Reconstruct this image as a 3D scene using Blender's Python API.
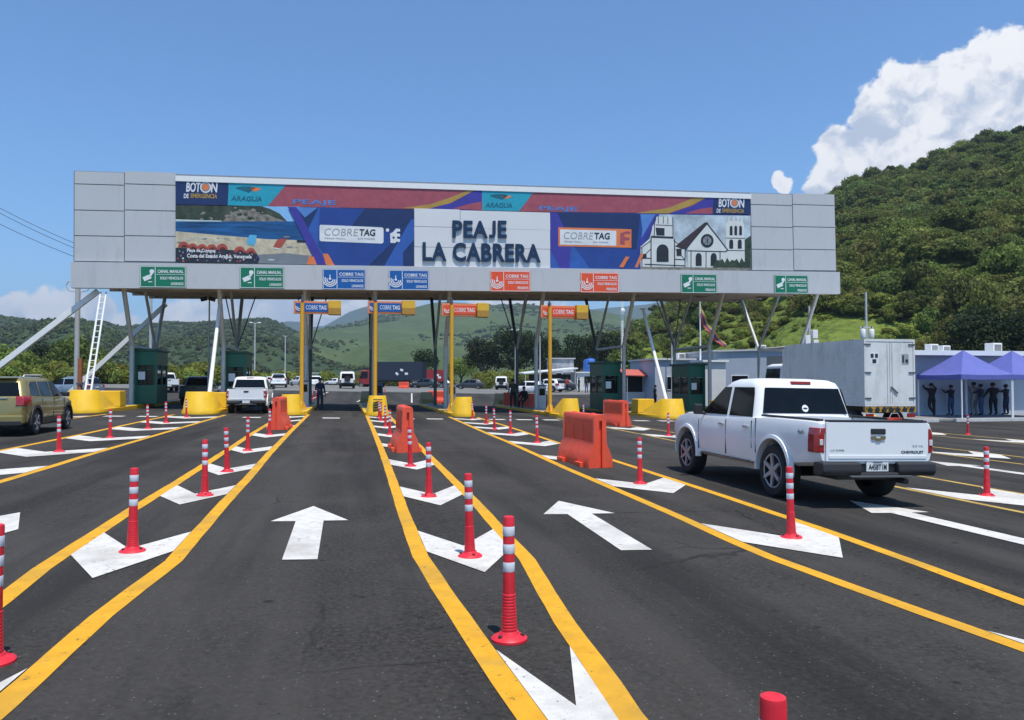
import bpy, bmesh, math, random
import numpy as np
from mathutils import Vector, Matrix, noise as mnoise
R = math.radians
sc = bpy.context.scene
col = sc.collection
for _o in list(bpy.data.objects):
    bpy.data.objects.remove(_o)

# ------------------------------------------------------------ camera
EYE = 1.56
YAW, PITCH, FPX = R(12.2), math.atan2(22, 770), 770.0
cd = bpy.data.cameras.new('camera')
cam = bpy.data.objects.new('camera', cd); col.objects.link(cam)
cam.location = (0, 0, EYE)
cam.rotation_euler = (R(90) + PITCH, 0, -YAW)
cd.sensor_width = 36; cd.lens = 36 * FPX / 1024
cd.clip_start = 0.05; cd.clip_end = 30000
sc.camera = cam

# ------------------------------------------------------------ sun, sky, exposure
SUN_DIR = Vector((0.07, -0.32, 0.95)).normalized()        # towards the sun
SUN_EL = math.asin(SUN_DIR.z)
SUN_AZ = math.atan2(SUN_DIR.x, SUN_DIR.y)                  # from +Y, clockwise
sl = bpy.data.lights.new('sun', 'SUN'); sl.energy = 4.9; sl.angle = R(0.5); sl.color = (1.0, 0.945, 0.85)
so = bpy.data.objects.new('sun', sl); col.objects.link(so)
so.rotation_euler = (-SUN_DIR).to_track_quat('-Z', 'Y').to_euler()
so.location = (0, -20, 60)
sc.view_settings.view_transform = 'Standard'
sc.view_settings.look = 'None'
sc.view_settings.exposure = 0.08
sc.view_settings.gamma = 1.0
sc.view_settings.use_curve_mapping = False
sc.cycles.max_bounces = 6
sc.cycles.volume_bounces = 0
sc.cycles.volume_max_steps = 64
sc.cycles.transparent_max_bounces = 8

FW = Vector((math.sin(YAW) * math.cos(PITCH), math.cos(YAW) * math.cos(PITCH), math.sin(PITCH)))
RT = Vector((math.cos(YAW), -math.sin(YAW), 0)); UPV = RT.cross(FW)
CROSS = 0.0187
def gz(x, y):                                              # the plaza falls gently to the right, and the road climbs past it
    t = min(1, max(0, (y - 60) / 35)); t = t * t * (3 - 2 * t)
    return -CROSS * min(22, max(-25, x)) + 0.85 * t
def ray(px, py): return FW + RT * (px - 512) / FPX + UPV * (360 - py) / FPX
def atY(px, py, Y):
    d = ray(px, py); t = Y / d.y
    return Vector((d.x * t, Y, EYE + d.z * t))
def ground_at(px, py):
    d = ray(px, py); t = -EYE / (d.z + CROSS * d.x)
    return (d.x * t, d.y * t)
def proj(p):
    v = Vector(p) - Vector((0, 0, EYE)); z = v.dot(FW)
    return 512 + FPX * v.dot(RT) / z, 360 - FPX * v.dot(UPV) / z

# ------------------------------------------------------------ world
W = bpy.data.worlds.new('World'); sc.world = W; W.use_nodes = True
nt = W.node_tree; nt.nodes.clear()
class N:                                                   # small expression helper over math nodes
    def __init__(s, sock): s.s = sock
    @staticmethod
    def op(o, *a, clamp=False):
        n = nt.nodes.new('ShaderNodeMath'); n.operation = o; n.use_clamp = clamp
        for i, x in enumerate(a):
            if isinstance(x, N): nt.links.new(x.s, n.inputs[i])
            else: n.inputs[i].default_value = x
        return N(n.outputs[0])
    def __add__(s, o): return N.op('ADD', s, o)
    def __sub__(s, o): return N.op('SUBTRACT', s, o)
    def __mul__(s, o): return N.op('MULTIPLY', s, o)
def vmath(o, a, b):
    n = nt.nodes.new('ShaderNodeVectorMath'); n.operation = o
    for i, x in enumerate((a, b)):
        if x is None: continue
        if hasattr(x, 'is_output'): nt.links.new(x, n.inputs[i])
        else: n.inputs[i].default_value = x
    return n
def smooth(x, a, b):
    n = nt.nodes.new('ShaderNodeMapRange'); n.interpolation_type = 'SMOOTHSTEP'
    nt.links.new(x.s, n.inputs[0]); n.inputs[1].default_value = a; n.inputs[2].default_value = b
    return N(n.outputs[0])
def wnoise(vec, scale, detail, rough=0.55):
    n = nt.nodes.new('ShaderNodeTexNoise'); n.inputs['Scale'].default_value = scale
    n.inputs['Detail'].default_value = detail; n.inputs['Roughness'].default_value = rough
    nt.links.new(vec, n.inputs['Vector']); return N(n.outputs['Fac'])
tc = nt.nodes.new('ShaderNodeTexCoord')
D0 = vmath('NORMALIZE', tc.outputs['Generated'], None).outputs[0]
warp = nt.nodes.new('ShaderNodeTexNoise'); warp.inputs['Scale'].default_value = 22; warp.inputs['Detail'].default_value = 6
nt.links.new(D0, warp.inputs['Vector'])
wv = vmath('SUBTRACT', warp.outputs['Color'], (0.5, 0.5, 0.5)).outputs[0]
wm = vmath('SCALE', wv, None); wm.inputs[3].default_value = 0.045
D = vmath('ADD', D0, wm.outputs[0]).outputs[0]
def blobfield(Dv, blobs):
    f = None
    for (px, py, r) in blobs:
        c = ray(px, py).normalized()
        dd = N(vmath('DISTANCE', Dv, tuple(c)).outputs[1])
        g = N.op('MULTIPLY_ADD', dd, -FPX / r, 1.0)
        f = g if f is None else N.op('SMOOTH_MAX', f, g, 0.12)
    return f
def cloud(blobs, amp, edge0, edge1, scale):
    f = blobfield(D, blobs)
    n1 = wnoise(D, scale, 8, 0.56)
    lit = vmath('ADD', D, tuple(Vector((-0.2, -0.1, 0.95)).normalized() * 0.014)).outputs[0]
    n2 = wnoise(lit, scale, 5, 0.52)
    n3 = wnoise(D, scale * 0.45, 4)
    lit3 = vmath('ADD', D, (-0.012, -0.006, 0.05)).outputs[0]
    n4 = wnoise(lit3, scale * 0.45, 3)
    field = f + (n1 - 0.5) * amp + (n3 - 0.5) * amp
    mask = smooth(field, edge0, edge1)
    shade = smooth((n1 - n2) * 1.5 + (n3 - n4) * 1.6 + 0.30 - f * 0.10, -0.12, 0.42)
    return mask, shade
CL_R = [(902, 98, 34), (934, 98, 38), (966, 94, 42), (1010, 88, 46), (1052, 92, 50), (882, 132, 30), (848, 156, 27), (786, 184, 9), (822, 188, 12),
        (950, 135, 58), (1010, 150, 78), (1090, 150, 90), (900, 165, 50)]
CL_L = [(20, 314, 24), (-30, 312, 34), (45, 306, 16), (75, 314, 20), (105, 318, 18), (135, 326, 18), (180, 322, 22), (222, 318, 22), (258, 318, 28), (298, 314, 30),
        (345, 302, 34), (400, 300, 30), (-90, 300, 40), (160, 345, 40), (300, 345, 50), (60, 345, 40), (520, 330, 60)]
m1, s1 = cloud(CL_R, 1.5, -0.03, 0.20, 26)
m2, s2 = cloud(CL_L, 1.5, -0.12, 0.18, 20)
sky = nt.nodes.new('ShaderNodeTexSky'); sky.sky_type = 'NISHITA'; sky.sun_disc = False
sky.sun_elevation = SUN_EL; sky.sun_rotation = SUN_AZ; sky.altitude = 400; sky.air_density = 1.0; sky.dust_density = 0.7; sky.ozone_density = 2.2
SKY_STR = 0.13
def mixc(fac, a, b):
    n = nt.nodes.new('ShaderNodeMix'); n.data_type = 'RGBA'
    nt.links.new(fac.s, n.inputs[0])
    for k, x in ((6, a), (7, b)):
        if hasattr(x, 'is_output'): nt.links.new(x, n.inputs[k])
        else: n.inputs[k].default_value = (*x, 1)
    return n.outputs[2]
k_ = 1 / SKY_STR
c1 = mixc(s1, tuple(k_ * c for c in (0.50, 0.58, 0.72)), tuple(k_ * c for c in (0.98, 0.98, 0.99)))
c2 = mixc(s2, tuple(k_ * c for c in (0.56, 0.66, 0.78)), tuple(k_ * c for c in (1.0, 1.0, 1.0)))
tint = nt.nodes.new('ShaderNodeMix'); tint.data_type = 'RGBA'; tint.blend_type = 'MULTIPLY'; tint.inputs[0].default_value = 1.0
nt.links.new(sky.outputs[0], tint.inputs[6]); tint.inputs[7].default_value = (0.70, 1.05, 1.32, 1)   # the deep blue of the photographed sky
o1 = mixc(m2 * 0.95, tint.outputs[2], c2)
o2 = mixc(m1, o1, c1)
bg = nt.nodes.new('ShaderNodeBackground'); bg.inputs[1].default_value = SKY_STR
nt.links.new(o2, bg.inputs[0])
wo = nt.nodes.new('ShaderNodeOutputWorld'); nt.links.new(bg.outputs[0], wo.inputs[0])

# ------------------------------------------------------------ materials
MATS = {}
def mat(name, color, rough=0.6, metal=0.0, var=0.12, scale=6.0, bump=0.0, spec=0.5, coat=0.0, trans=0.0, dirt=None, island=0.0, coords='Object', stretch=None, bscale=None, emit=0):
    """A procedural principled material: base colour broken up by noise, optional bump, optional dirt colour."""
    if name in MATS: return MATS[name]
    m = bpy.data.materials.new(name); m.use_nodes = True; t = m.node_tree
    b = t.nodes['Principled BSDF']
    b.inputs['Roughness'].default_value = rough; b.inputs['Metallic'].default_value = metal
    b.inputs['Specular IOR Level'].default_value = spec
    b.inputs['Coat Weight'].default_value = coat; b.inputs['Coat Roughness'].default_value = 0.06
    tcn = t.nodes.new('ShaderNodeTexCoord'); vec = tcn.outputs[coords]
    if stretch:
        mp = t.nodes.new('ShaderNodeMapping'); mp.inputs['Scale'].default_value = stretch
        t.links.new(vec, mp.inputs[0]); vec = mp.outputs[0]
    nz = t.nodes.new('ShaderNodeTexNoise'); nz.inputs['Scale'].default_value = scale; nz.inputs['Detail'].default_value = 6
    nz.inputs['Roughness'].default_value = 0.62; t.links.new(vec, nz.inputs['Vector'])
    rp = t.nodes.new('ShaderNodeValToRGB'); rp.color_ramp.elements[0].position = 0.3; rp.color_ramp.elements[1].position = 0.72
    lo = tuple(max(0, c * (1 - var)) for c in color); hi = tuple(min(1, c * (1 + var)) for c in color)
    rp.color_ramp.elements[0].color = (*lo, 1); rp.color_ramp.elements[1].color = (*hi, 1)
    t.links.new(nz.outputs['Fac'], rp.inputs[0]); out = rp.outputs[0]
    if island:
        g = t.nodes.new('ShaderNodeNewGeometry'); hs = t.nodes.new('ShaderNodeHueSaturation')
        oi = t.nodes.new('ShaderNodeObjectInfo')
        mr = t.nodes.new('ShaderNodeMapRange'); mr.inputs[3].default_value = 1 - island; mr.inputs[4].default_value = 1 + island
        t.links.new(g.outputs['Random Per Island'], mr.inputs[0])
        mr2 = t.nodes.new('ShaderNodeMapRange'); mr2.inputs[3].default_value = 0.70; mr2.inputs[4].default_value = 1.35
        t.links.new(oi.outputs['Random'], mr2.inputs[0])
        ml = t.nodes.new('ShaderNodeMath'); ml.operation = 'MULTIPLY'; t.links.new(mr.outputs[0], ml.inputs[0]); t.links.new(mr2.outputs[0], ml.inputs[1])
        mr3 = t.nodes.new('ShaderNodeMapRange'); mr3.inputs[3].default_value = 0.475; mr3.inputs[4].default_value = 0.515
        t.links.new(oi.outputs['Random'], mr3.inputs[0]); t.links.new(mr3.outputs[0], hs.inputs['Hue'])
        t.links.new(ml.outputs[0], hs.inputs['Value']); t.links.new(out, hs.inputs['Color']); out = hs.outputs[0]
    if dirt:
        dc, ds, lo_, hi_ = dirt
        n2 = t.nodes.new('ShaderNodeTexNoise'); n2.inputs['Scale'].default_value = ds; n2.inputs['Detail'].default_value = 8; n2.inputs['Roughness'].default_value = 0.7
        t.links.new(vec, n2.inputs['Vector'])
        m2_ = t.nodes.new('ShaderNodeMapRange'); m2_.inputs[1].default_value = lo_; m2_.inputs[2].default_value = hi_
        t.links.new(n2.outputs['Fac'], m2_.inputs[0])
        mx = t.nodes.new('ShaderNodeMix'); mx.data_type = 'RGBA'; t.links.new(m2_.outputs[0], mx.inputs[0])
        t.links.new(out, mx.inputs[6]); mx.inputs[7].default_value = (*dc, 1); out = mx.outputs[2]
    t.links.new(out, b.inputs['Base Color'])
    if bump:
        bn = t.nodes.new('ShaderNodeTexNoise'); bn.inputs['Scale'].default_value = bscale or scale * 4; bn.inputs['Detail'].default_value = 5
        t.links.new(vec, bn.inputs['Vector'])
        bp = t.nodes.new('ShaderNodeBump'); bp.inputs['Strength'].default_value = bump; bp.inputs['Distance'].default_value = 0.02
        t.links.new(bn.outputs['Fac'], bp.inputs['Height']); t.links.new(bp.outputs[0], b.inputs['Normal'])
    if trans:
        tr = t.nodes.new('ShaderNodeBsdfTranslucent'); t.links.new(out, tr.inputs[0])
        ms = t.nodes.new('ShaderNodeMixShader'); ms.inputs[0].default_value = trans
        t.links.new(b.outputs[0], ms.inputs[1]); t.links.new(tr.outputs[0], ms.inputs[2])
        t.links.new(ms.outputs[0], t.nodes['Material Output'].inputs[0])
    MATS[name] = m
    return m
WHITE_CAR = mat('white_car_paint', (0.78, 0.79, 0.80), 0.38, coat=0.3, var=0.03, scale=2, dirt=((0.45, 0.43, 0.40), 3, 0.62, 1.1))
GOLD_CAR = mat('gold_car_paint', (0.275, 0.228, 0.082), 0.32, metal=0.35, coat=0.6, var=0.05)
DARK_CAR = mat('dark_car_paint', (0.03, 0.035, 0.045), 0.3, coat=0.6)
GREY_CAR = mat('blue_grey_car_paint', (0.20, 0.27, 0.36), 0.3, coat=0.6)
GLASS = mat('dark_tinted_glass', (0.005, 0.006, 0.007), 0.06, var=0.3, spec=0.3)
BLACKP = mat('black_plastic', (0.022, 0.022, 0.024), 0.55, bump=0.1, scale=30)
RUBBER = mat('tyre_rubber', (0.018, 0.018, 0.019), 0.8, bump=0.3, scale=20)
SEAM = mat('door_gap', (0.04, 0.04, 0.042), 0.8)
ALLOY = mat('alloy_rim', (0.36, 0.37, 0.38), 0.42, metal=0.35, var=0.08)
CHROME = mat('chrome', (0.5, 0.51, 0.52), 0.35, metal=0.4, var=0.05)
TAILRED = mat('tail_light_red', (0.32, 0.012, 0.016), 0.15, coat=0.8, var=0.2, scale=25)
LAMPWHITE = mat('clear_lamp', (0.6, 0.6, 0.6), 0.15, coat=0.8)
PLATE = mat('plate_white', (0.72, 0.73, 0.72), 0.5)
INK = mat('dark_ink', (0.02, 0.022, 0.03), 0.6)
POSTRED = mat('post_red', (0.68, 0.022, 0.038), 0.42, var=0.14, scale=12, dirt=((0.22, 0.05, 0.05), 9, 0.6, 1.0))
POSTWHITE = mat('reflective_white', (0.62, 0.64, 0.70), 0.35, var=0.08, scale=30)
BARRED = mat('barrier_orange_red', (0.86, 0.095, 0.042), 0.45, var=0.12, scale=4, dirt=((0.42, 0.13, 0.09), 3, 0.52, 0.9), bump=0.1)
YELLOWPAINT = mat('yellow_concrete_paint', (0.78, 0.46, 0.012), 0.55, var=0.10, scale=2.5, dirt=((0.40, 0.24, 0.05), 3, 0.62, 1.0), bump=0.1)
YELLOWPOLE = mat('yellow_pole_paint', (0.70, 0.36, 0.02), 0.45, var=0.08)
CLAD = mat('grey_composite_cladding', (0.51, 0.515, 0.525), 0.42, var=0.035, scale=0.8, dirt=((0.34, 0.345, 0.35), 1.6, 0.52, 0.95), coords='Object', stretch=(1, 1, 0.22))
SEAMGREY = mat('cladding_seam', (0.17, 0.19, 0.22), 0.7)
NAMEPANEL = mat('pale_name_panel', (0.69, 0.69, 0.69), 0.42, var=0.03, scale=0.8)
WHITETRIM = mat('white_metal_trim', (0.80, 0.80, 0.79), 0.45, var=0.04)
STEEL = mat('grey_painted_steel', (0.50, 0.50, 0.49), 0.45, metal=0.15, var=0.08, scale=3)
STEELDK = mat('dark_or_shaded_steel', (0.10, 0.105, 0.11), 0.5, metal=0.15, var=0.1, scale=3)
STEELLT = mat('white_painted_steel', (0.78, 0.78, 0.77), 0.42, var=0.05)
SOFFIT = mat('brown_grey_soffit', (0.44, 0.39, 0.34), 0.7, var=0.15, scale=1.5)
BOOTHGREEN = mat('booth_green', (0.006, 0.115, 0.066), 0.35, var=0.1, scale=2)
BOOTHDARK = mat('booth_trim_dark_green', (0.006, 0.07, 0.045), 0.4)
CONC = mat('kerb_concrete', (0.30, 0.29, 0.27), 0.85, var=0.15, scale=3, bump=0.2)
NAVY = mat('navy_letters', (0.008, 0.025, 0.075), 0.35, var=0.05)
SGREEN = mat('sign_green', (0.005, 0.17, 0.085), 0.4, var=0.04); SBLUE = mat('sign_blue', (0.006, 0.10, 0.36), 0.4, var=0.04)
SORANGE = mat('sign_orange_red', (0.80, 0.085, 0.02), 0.4, var=0.04); SWHITE = mat('sign_white', (0.76, 0.77, 0.78), 0.45, var=0.03)
SGREY = mat('sign_grey_print', (0.33, 0.34, 0.36), 0.5)
PORANGE = mat('frame_orange', (0.75, 0.24, 0.10), 0.45); PYELL = mat('sign_yellow', (0.75, 0.43, 0.03), 0.45, var=0.08)
POCHRE = mat('sign_ochre', (0.42, 0.22, 0.03), 0.5)
REDC = mat('container_red', (0.30, 0.025, 0.03), 0.5, var=0.12); NAVYC = mat('container_navy', (0.022, 0.03, 0.055), 0.5, var=0.15)
ALUBOX = mat('weathered_white_truck_box', (0.72, 0.71, 0.68), 0.5, var=0.08, scale=1.2, dirt=((0.30, 0.29, 0.27), 1.6, 0.5, 0.95), stretch=(1, 1, 0.5))
TENTBLUE = mat('violet_blue_canvas', (0.15, 0.175, 0.52), 0.7, var=0.08, scale=2, trans=0.25)
SKIN = mat('skin', (0.30, 0.16, 0.10), 0.55); HAIR = mat('black_hair', (0.012, 0.010, 0.009), 0.6)
CLBLACK = mat('black_cloth', (0.012, 0.012, 0.016), 0.85, var=0.3); CLNAVY = mat('navy_cloth', (0.014, 0.02, 0.05), 0.85, var=0.3)
CLGREY = mat('grey_cloth', (0.26, 0.25, 0.24), 0.85, var=0.2); CLJEAN = mat('blue_jeans', (0.05, 0.08, 0.17), 0.85, var=0.3)
CLOLIVE = mat('olive_cloth', (0.05, 0.055, 0.035), 0.85, var=0.3); CLRED = mat('red_cloth', (0.35, 0.03, 0.03), 0.85, var=0.2)
CLWHITE = mat('white_cloth', (0.6, 0.6, 0.58), 0.85, var=0.1); CLPALE = mat('pale_blue_cloth', (0.35, 0.45, 0.6), 0.85)
WALLBLUE = mat('pale_blue_wall', (0.44, 0.48, 0.54), 0.75, var=0.06, scale=1.2, dirt=((0.33, 0.36, 0.42), 1.3, 0.55, 1.0))
WALLGREY = mat('grey_blue_prefab_wall', (0.34, 0.38, 0.44), 0.6, var=0.06, scale=1.2)
WALLWHITE = mat('white_wall', (0.66, 0.66, 0.65), 0.75, var=0.06, scale=1.2, dirt=((0.45, 0.43, 0.40), 1.0, 0.58, 1.0))
DADO = mat('blue_dado_paint', (0.05, 0.17, 0.42), 0.6, var=0.1)
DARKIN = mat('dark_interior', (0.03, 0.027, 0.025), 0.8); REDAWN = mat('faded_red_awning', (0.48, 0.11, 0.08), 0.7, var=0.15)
TANKBLUE = mat('blue_plastic_tank', (0.03, 0.12, 0.42), 0.45)
BARK = mat('bark', (0.10, 0.075, 0.05), 0.9, var=0.3, scale=8, bump=0.4)
WOODPOLE = mat('rusty_orange_post', (0.36, 0.12, 0.05), 0.7, var=0.25)

# ------------------------------------------------------------ mesh helpers
class MB:
    def __init__(s): s.v, s.f, s.m = [], [], []
    def add(s, vs, fs, mi=0):
        o = len(s.v); s.v += [tuple(p) for p in vs]
        for f in fs: s.f.append([i + o for i in f]); s.m.append(mi)
        return s
    def box(s, c, d, mi=0, rot=None):
        x, y, z = (k / 2 for k in d)
        P = [Vector(p) for p in ((-x, -y, -z), (x, -y, -z), (x, y, -z), (-x, y, -z), (-x, -y, z), (x, -y, z), (x, y, z), (-x, y, z))]
        if rot is not None: P = [rot @ p for p in P]
        c = Vector(c)
        return s.add([p + c for p in P], [(0, 3, 2, 1), (4, 5, 6, 7), (0, 1, 5, 4), (1, 2, 6, 5), (2, 3, 7, 6), (3, 0, 4, 7)], mi)
    def span(s, a, b, mi=0): return s.box([(p + q) / 2 for p, q in zip(a, b)], [abs(q - p) for p, q in zip(a, b)], mi)
    def cyl(s, p0, p1, r0, r1=None, n=12, mi=0, caps=True):
        r1 = r0 if r1 is None else r1
        p0, p1 = Vector(p0), Vector(p1); a = (p1 - p0).normalized()
        u = a.orthogonal().normalized(); w = a.cross(u)
        V = []
        for p, r in ((p0, r0), (p1, r1)):
            for k in range(n):
                t = 2 * math.pi * k / n; V.append(p + u * (r * math.cos(t)) + w * (r * math.sin(t)))
        F = [(k, (k + 1) % n, n + (k + 1) % n, n + k) for k in range(n)]
        if caps: F += [tuple(range(n))[::-1], tuple(range(n, 2 * n))]
        return s.add(V, F, mi)
    def path(s, pts, r, n=8, mi=0):
        for a, b in zip(pts, pts[1:]): s.cyl(a, b, r, r, n, mi)
        return s
    def lathe(s, prof, n=24, mi=0, M=None, caps=True):
        V, F = [], []
        for (r, z) in prof:
            for k in range(n):
                t = 2 * math.pi * k / n; V.append(Vector((r * math.cos(t), r * math.sin(t), z)))
        L = len(prof)
        mis = mi if isinstance(mi, (list, tuple)) else [mi] * (L - 1)
        if M is not None: V = [M @ p for p in V]
        o = len(s.v); s.v += [tuple(p) for p in V]
        for j in range(L - 1):
            for k in range(n):
                s.f.append([o + j * n + k, o + j * n + (k + 1) % n, o + (j + 1) * n + (k + 1) % n, o + (j + 1) * n + k]); s.m.append(mis[j])
        if caps:
            if prof[0][0] > 1e-5: s.f.append([o + k for k in range(n)][::-1]); s.m.append(mis[0])
            if prof[-1][0] > 1e-5: s.f.append([o + (L - 1) * n + k for k in range(n)]); s.m.append(mis[-1])
        return s
    def loft(s, rings, mi=0, caps=True):
        n = len(rings[0]); V = [p for r in rings for p in r]; F = []
        for j in range(len(rings) - 1):
            for k in range(n): F.append((j * n + k, j * n + (k + 1) % n, (j + 1) * n + (k + 1) % n, (j + 1) * n + k))
        if caps: F += [tuple(range(n))[::-1], tuple(range((len(rings) - 1) * n, len(rings) * n))]
        return s.add(V, F, mi)
    def prism(s, pts, vec, mi=0):
        vec = Vector(vec); n = len(pts); P = [Vector(p) for p in pts]
        V = P + [p + vec for p in P]
        F = [tuple(range(n))[::-1], tuple(range(n, 2 * n))] + [(k, (k + 1) % n, n + (k + 1) % n, n + k) for k in range(n)]
        return s.add(V, F, mi)
    def poly(s, pts, mi=0): return s.add(pts, [tuple(range(len(pts)))], mi)
    def build(s, name, mats, parent=None, smooth=None, bevel=0.0, loc=None, fixn=True):
        me = bpy.data.meshes.new(name); me.from_pydata(s.v, [], s.f)
        mats = mats if isinstance(mats, (list, tuple)) else [mats]
        for m in mats: me.materials.append(m)
        if len(mats) > 1:
            me.polygons.foreach_set('material_index', s.m)
        if fixn:
            bm = bmesh.new(); bm.from_mesh(me); bmesh.ops.recalc_face_normals(bm, faces=bm.faces); bm.to_mesh(me); bm.free()
        if smooth is not None:
            me.polygons.foreach_set('use_smooth', [True] * len(me.polygons)); me.set_sharp_from_angle(angle=R(smooth))
        me.update()
        return obj(name, me, parent, bevel, loc)
def obj(name, me, parent=None, bevel=0.0, loc=None):
    o = bpy.data.objects.new(name, me); col.objects.link(o)
    if parent is not None: o.parent = parent
    if loc is not None: o.location = loc
    if bevel:
        b = o.modifiers.new('bevel', 'BEVEL'); b.width = bevel; b.segments = 2; b.limit_method = 'ANGLE'; b.angle_limit = R(35)
    return o
def tag(o, label, cat, group=None, kind=None):
    if label: o['label'] = label
    if cat: o['category'] = cat
    if group: o['group'] = group
    if kind: o['kind'] = kind
    return o
def thing(name, label, cat, loc=(0, 0, 0), rotz=0.0, group=None):
    o = bpy.data.objects.new(name, None); col.objects.link(o); o.empty_display_size = 0.3
    o.location = loc; o.rotation_euler = (0, 0, rotz)
    return tag(o, label, cat, group)
def struct(o): o['kind'] = 'structure'; return o
def dup(root, loc=None, rotz=None, label=None, group=None):
    def cp(o, parent):
        c = o.copy(); col.objects.link(c)
        if parent is not None: c.parent = parent
        for ch in list(o.children): cp(ch, c)
        return c
    r = cp(root, None)
    if loc is not None: r.location = loc
    if rotz is not None: r.rotation_euler = (0, 0, rotz)
    if label: r['label'] = label
    if group: r['group'] = group
    return r
def boolean_cut(o, cutter_mb):
    """Cuts the cutter out of the mesh of o, for good."""
    c = cutter_mb.build('cutter', BLACKP, o.parent)
    m = o.modifiers.new('cut', 'BOOLEAN'); m.object = c; m.operation = 'DIFFERENCE'; m.solver = 'EXACT'
    bpy.context.view_layer.update()
    me = bpy.data.meshes.new_from_object(o.evaluated_get(bpy.context.evaluated_depsgraph_get()))
    o.modifiers.clear(); o.data = me
    bpy.data.objects.remove(c)
    me.polygons.foreach_set('use_smooth', [True] * len(me.polygons)); me.set_sharp_from_angle(angle=R(38))
def text(s, name, m, parent, cx, cz, w, h, y=0.0, bold=0.0, extrude=0.004, shear=0.0, face='-Y', label=None, spacing=1.0):
    """Lettering fitted to a w x h box centred on (cx, cz), standing in the XZ plane and read from -Y (or +X / -X)."""
    cu = bpy.data.curves.new(name, 'FONT'); cu.body = s; cu.size = 1.0; cu.offset = bold; cu.extrude = 0.05; cu.shear = shear; cu.resolution_u = 3
    cu.space_character = spacing
    t = bpy.data.objects.new(name, cu)
    me = bpy.data.meshes.new_from_object(t); bpy.data.objects.remove(t)
    n = len(me.vertices); co = np.empty(n * 3); me.vertices.foreach_get('co', co); co = co.reshape(-1, 3)
    lo, hi = co.min(0), co.max(0)
    X = (co[:, 0] - (lo[0] + hi[0]) / 2) / max(1e-6, hi[0] - lo[0]) * w
    Z = (co[:, 1] - (lo[1] + hi[1]) / 2) / max(1e-6, hi[1] - lo[1]) * h
    Yd = (co[:, 2] - lo[2]) / max(1e-6, hi[2] - lo[2]) * extrude
    out = np.stack([cx + X, y - Yd, cz + Z], 1)
    if face == '-X': out = np.stack([y - Yd, -(cx + X), cz + Z], 1)
    if face == '+X': out = np.stack([y + Yd, cx + X, cz + Z], 1)
    me.vertices.foreach_set('co', out.ravel()); me.materials.clear(); me.materials.append(m); me.update()
    o = obj(name, me, parent)
    if label: o['label'] = label
    return o
def interp(pts, y):
    pts = sorted(pts, key=lambda p: p[1])
    if y <= pts[0][1]: return pts[0][0]
    for a, b in zip(pts, pts[1:]):
        if y <= b[1]: return a[0] + (b[0] - a[0]) * (y - a[1]) / max(1e-6, b[1] - a[1])
    return pts[-1][0]
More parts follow.
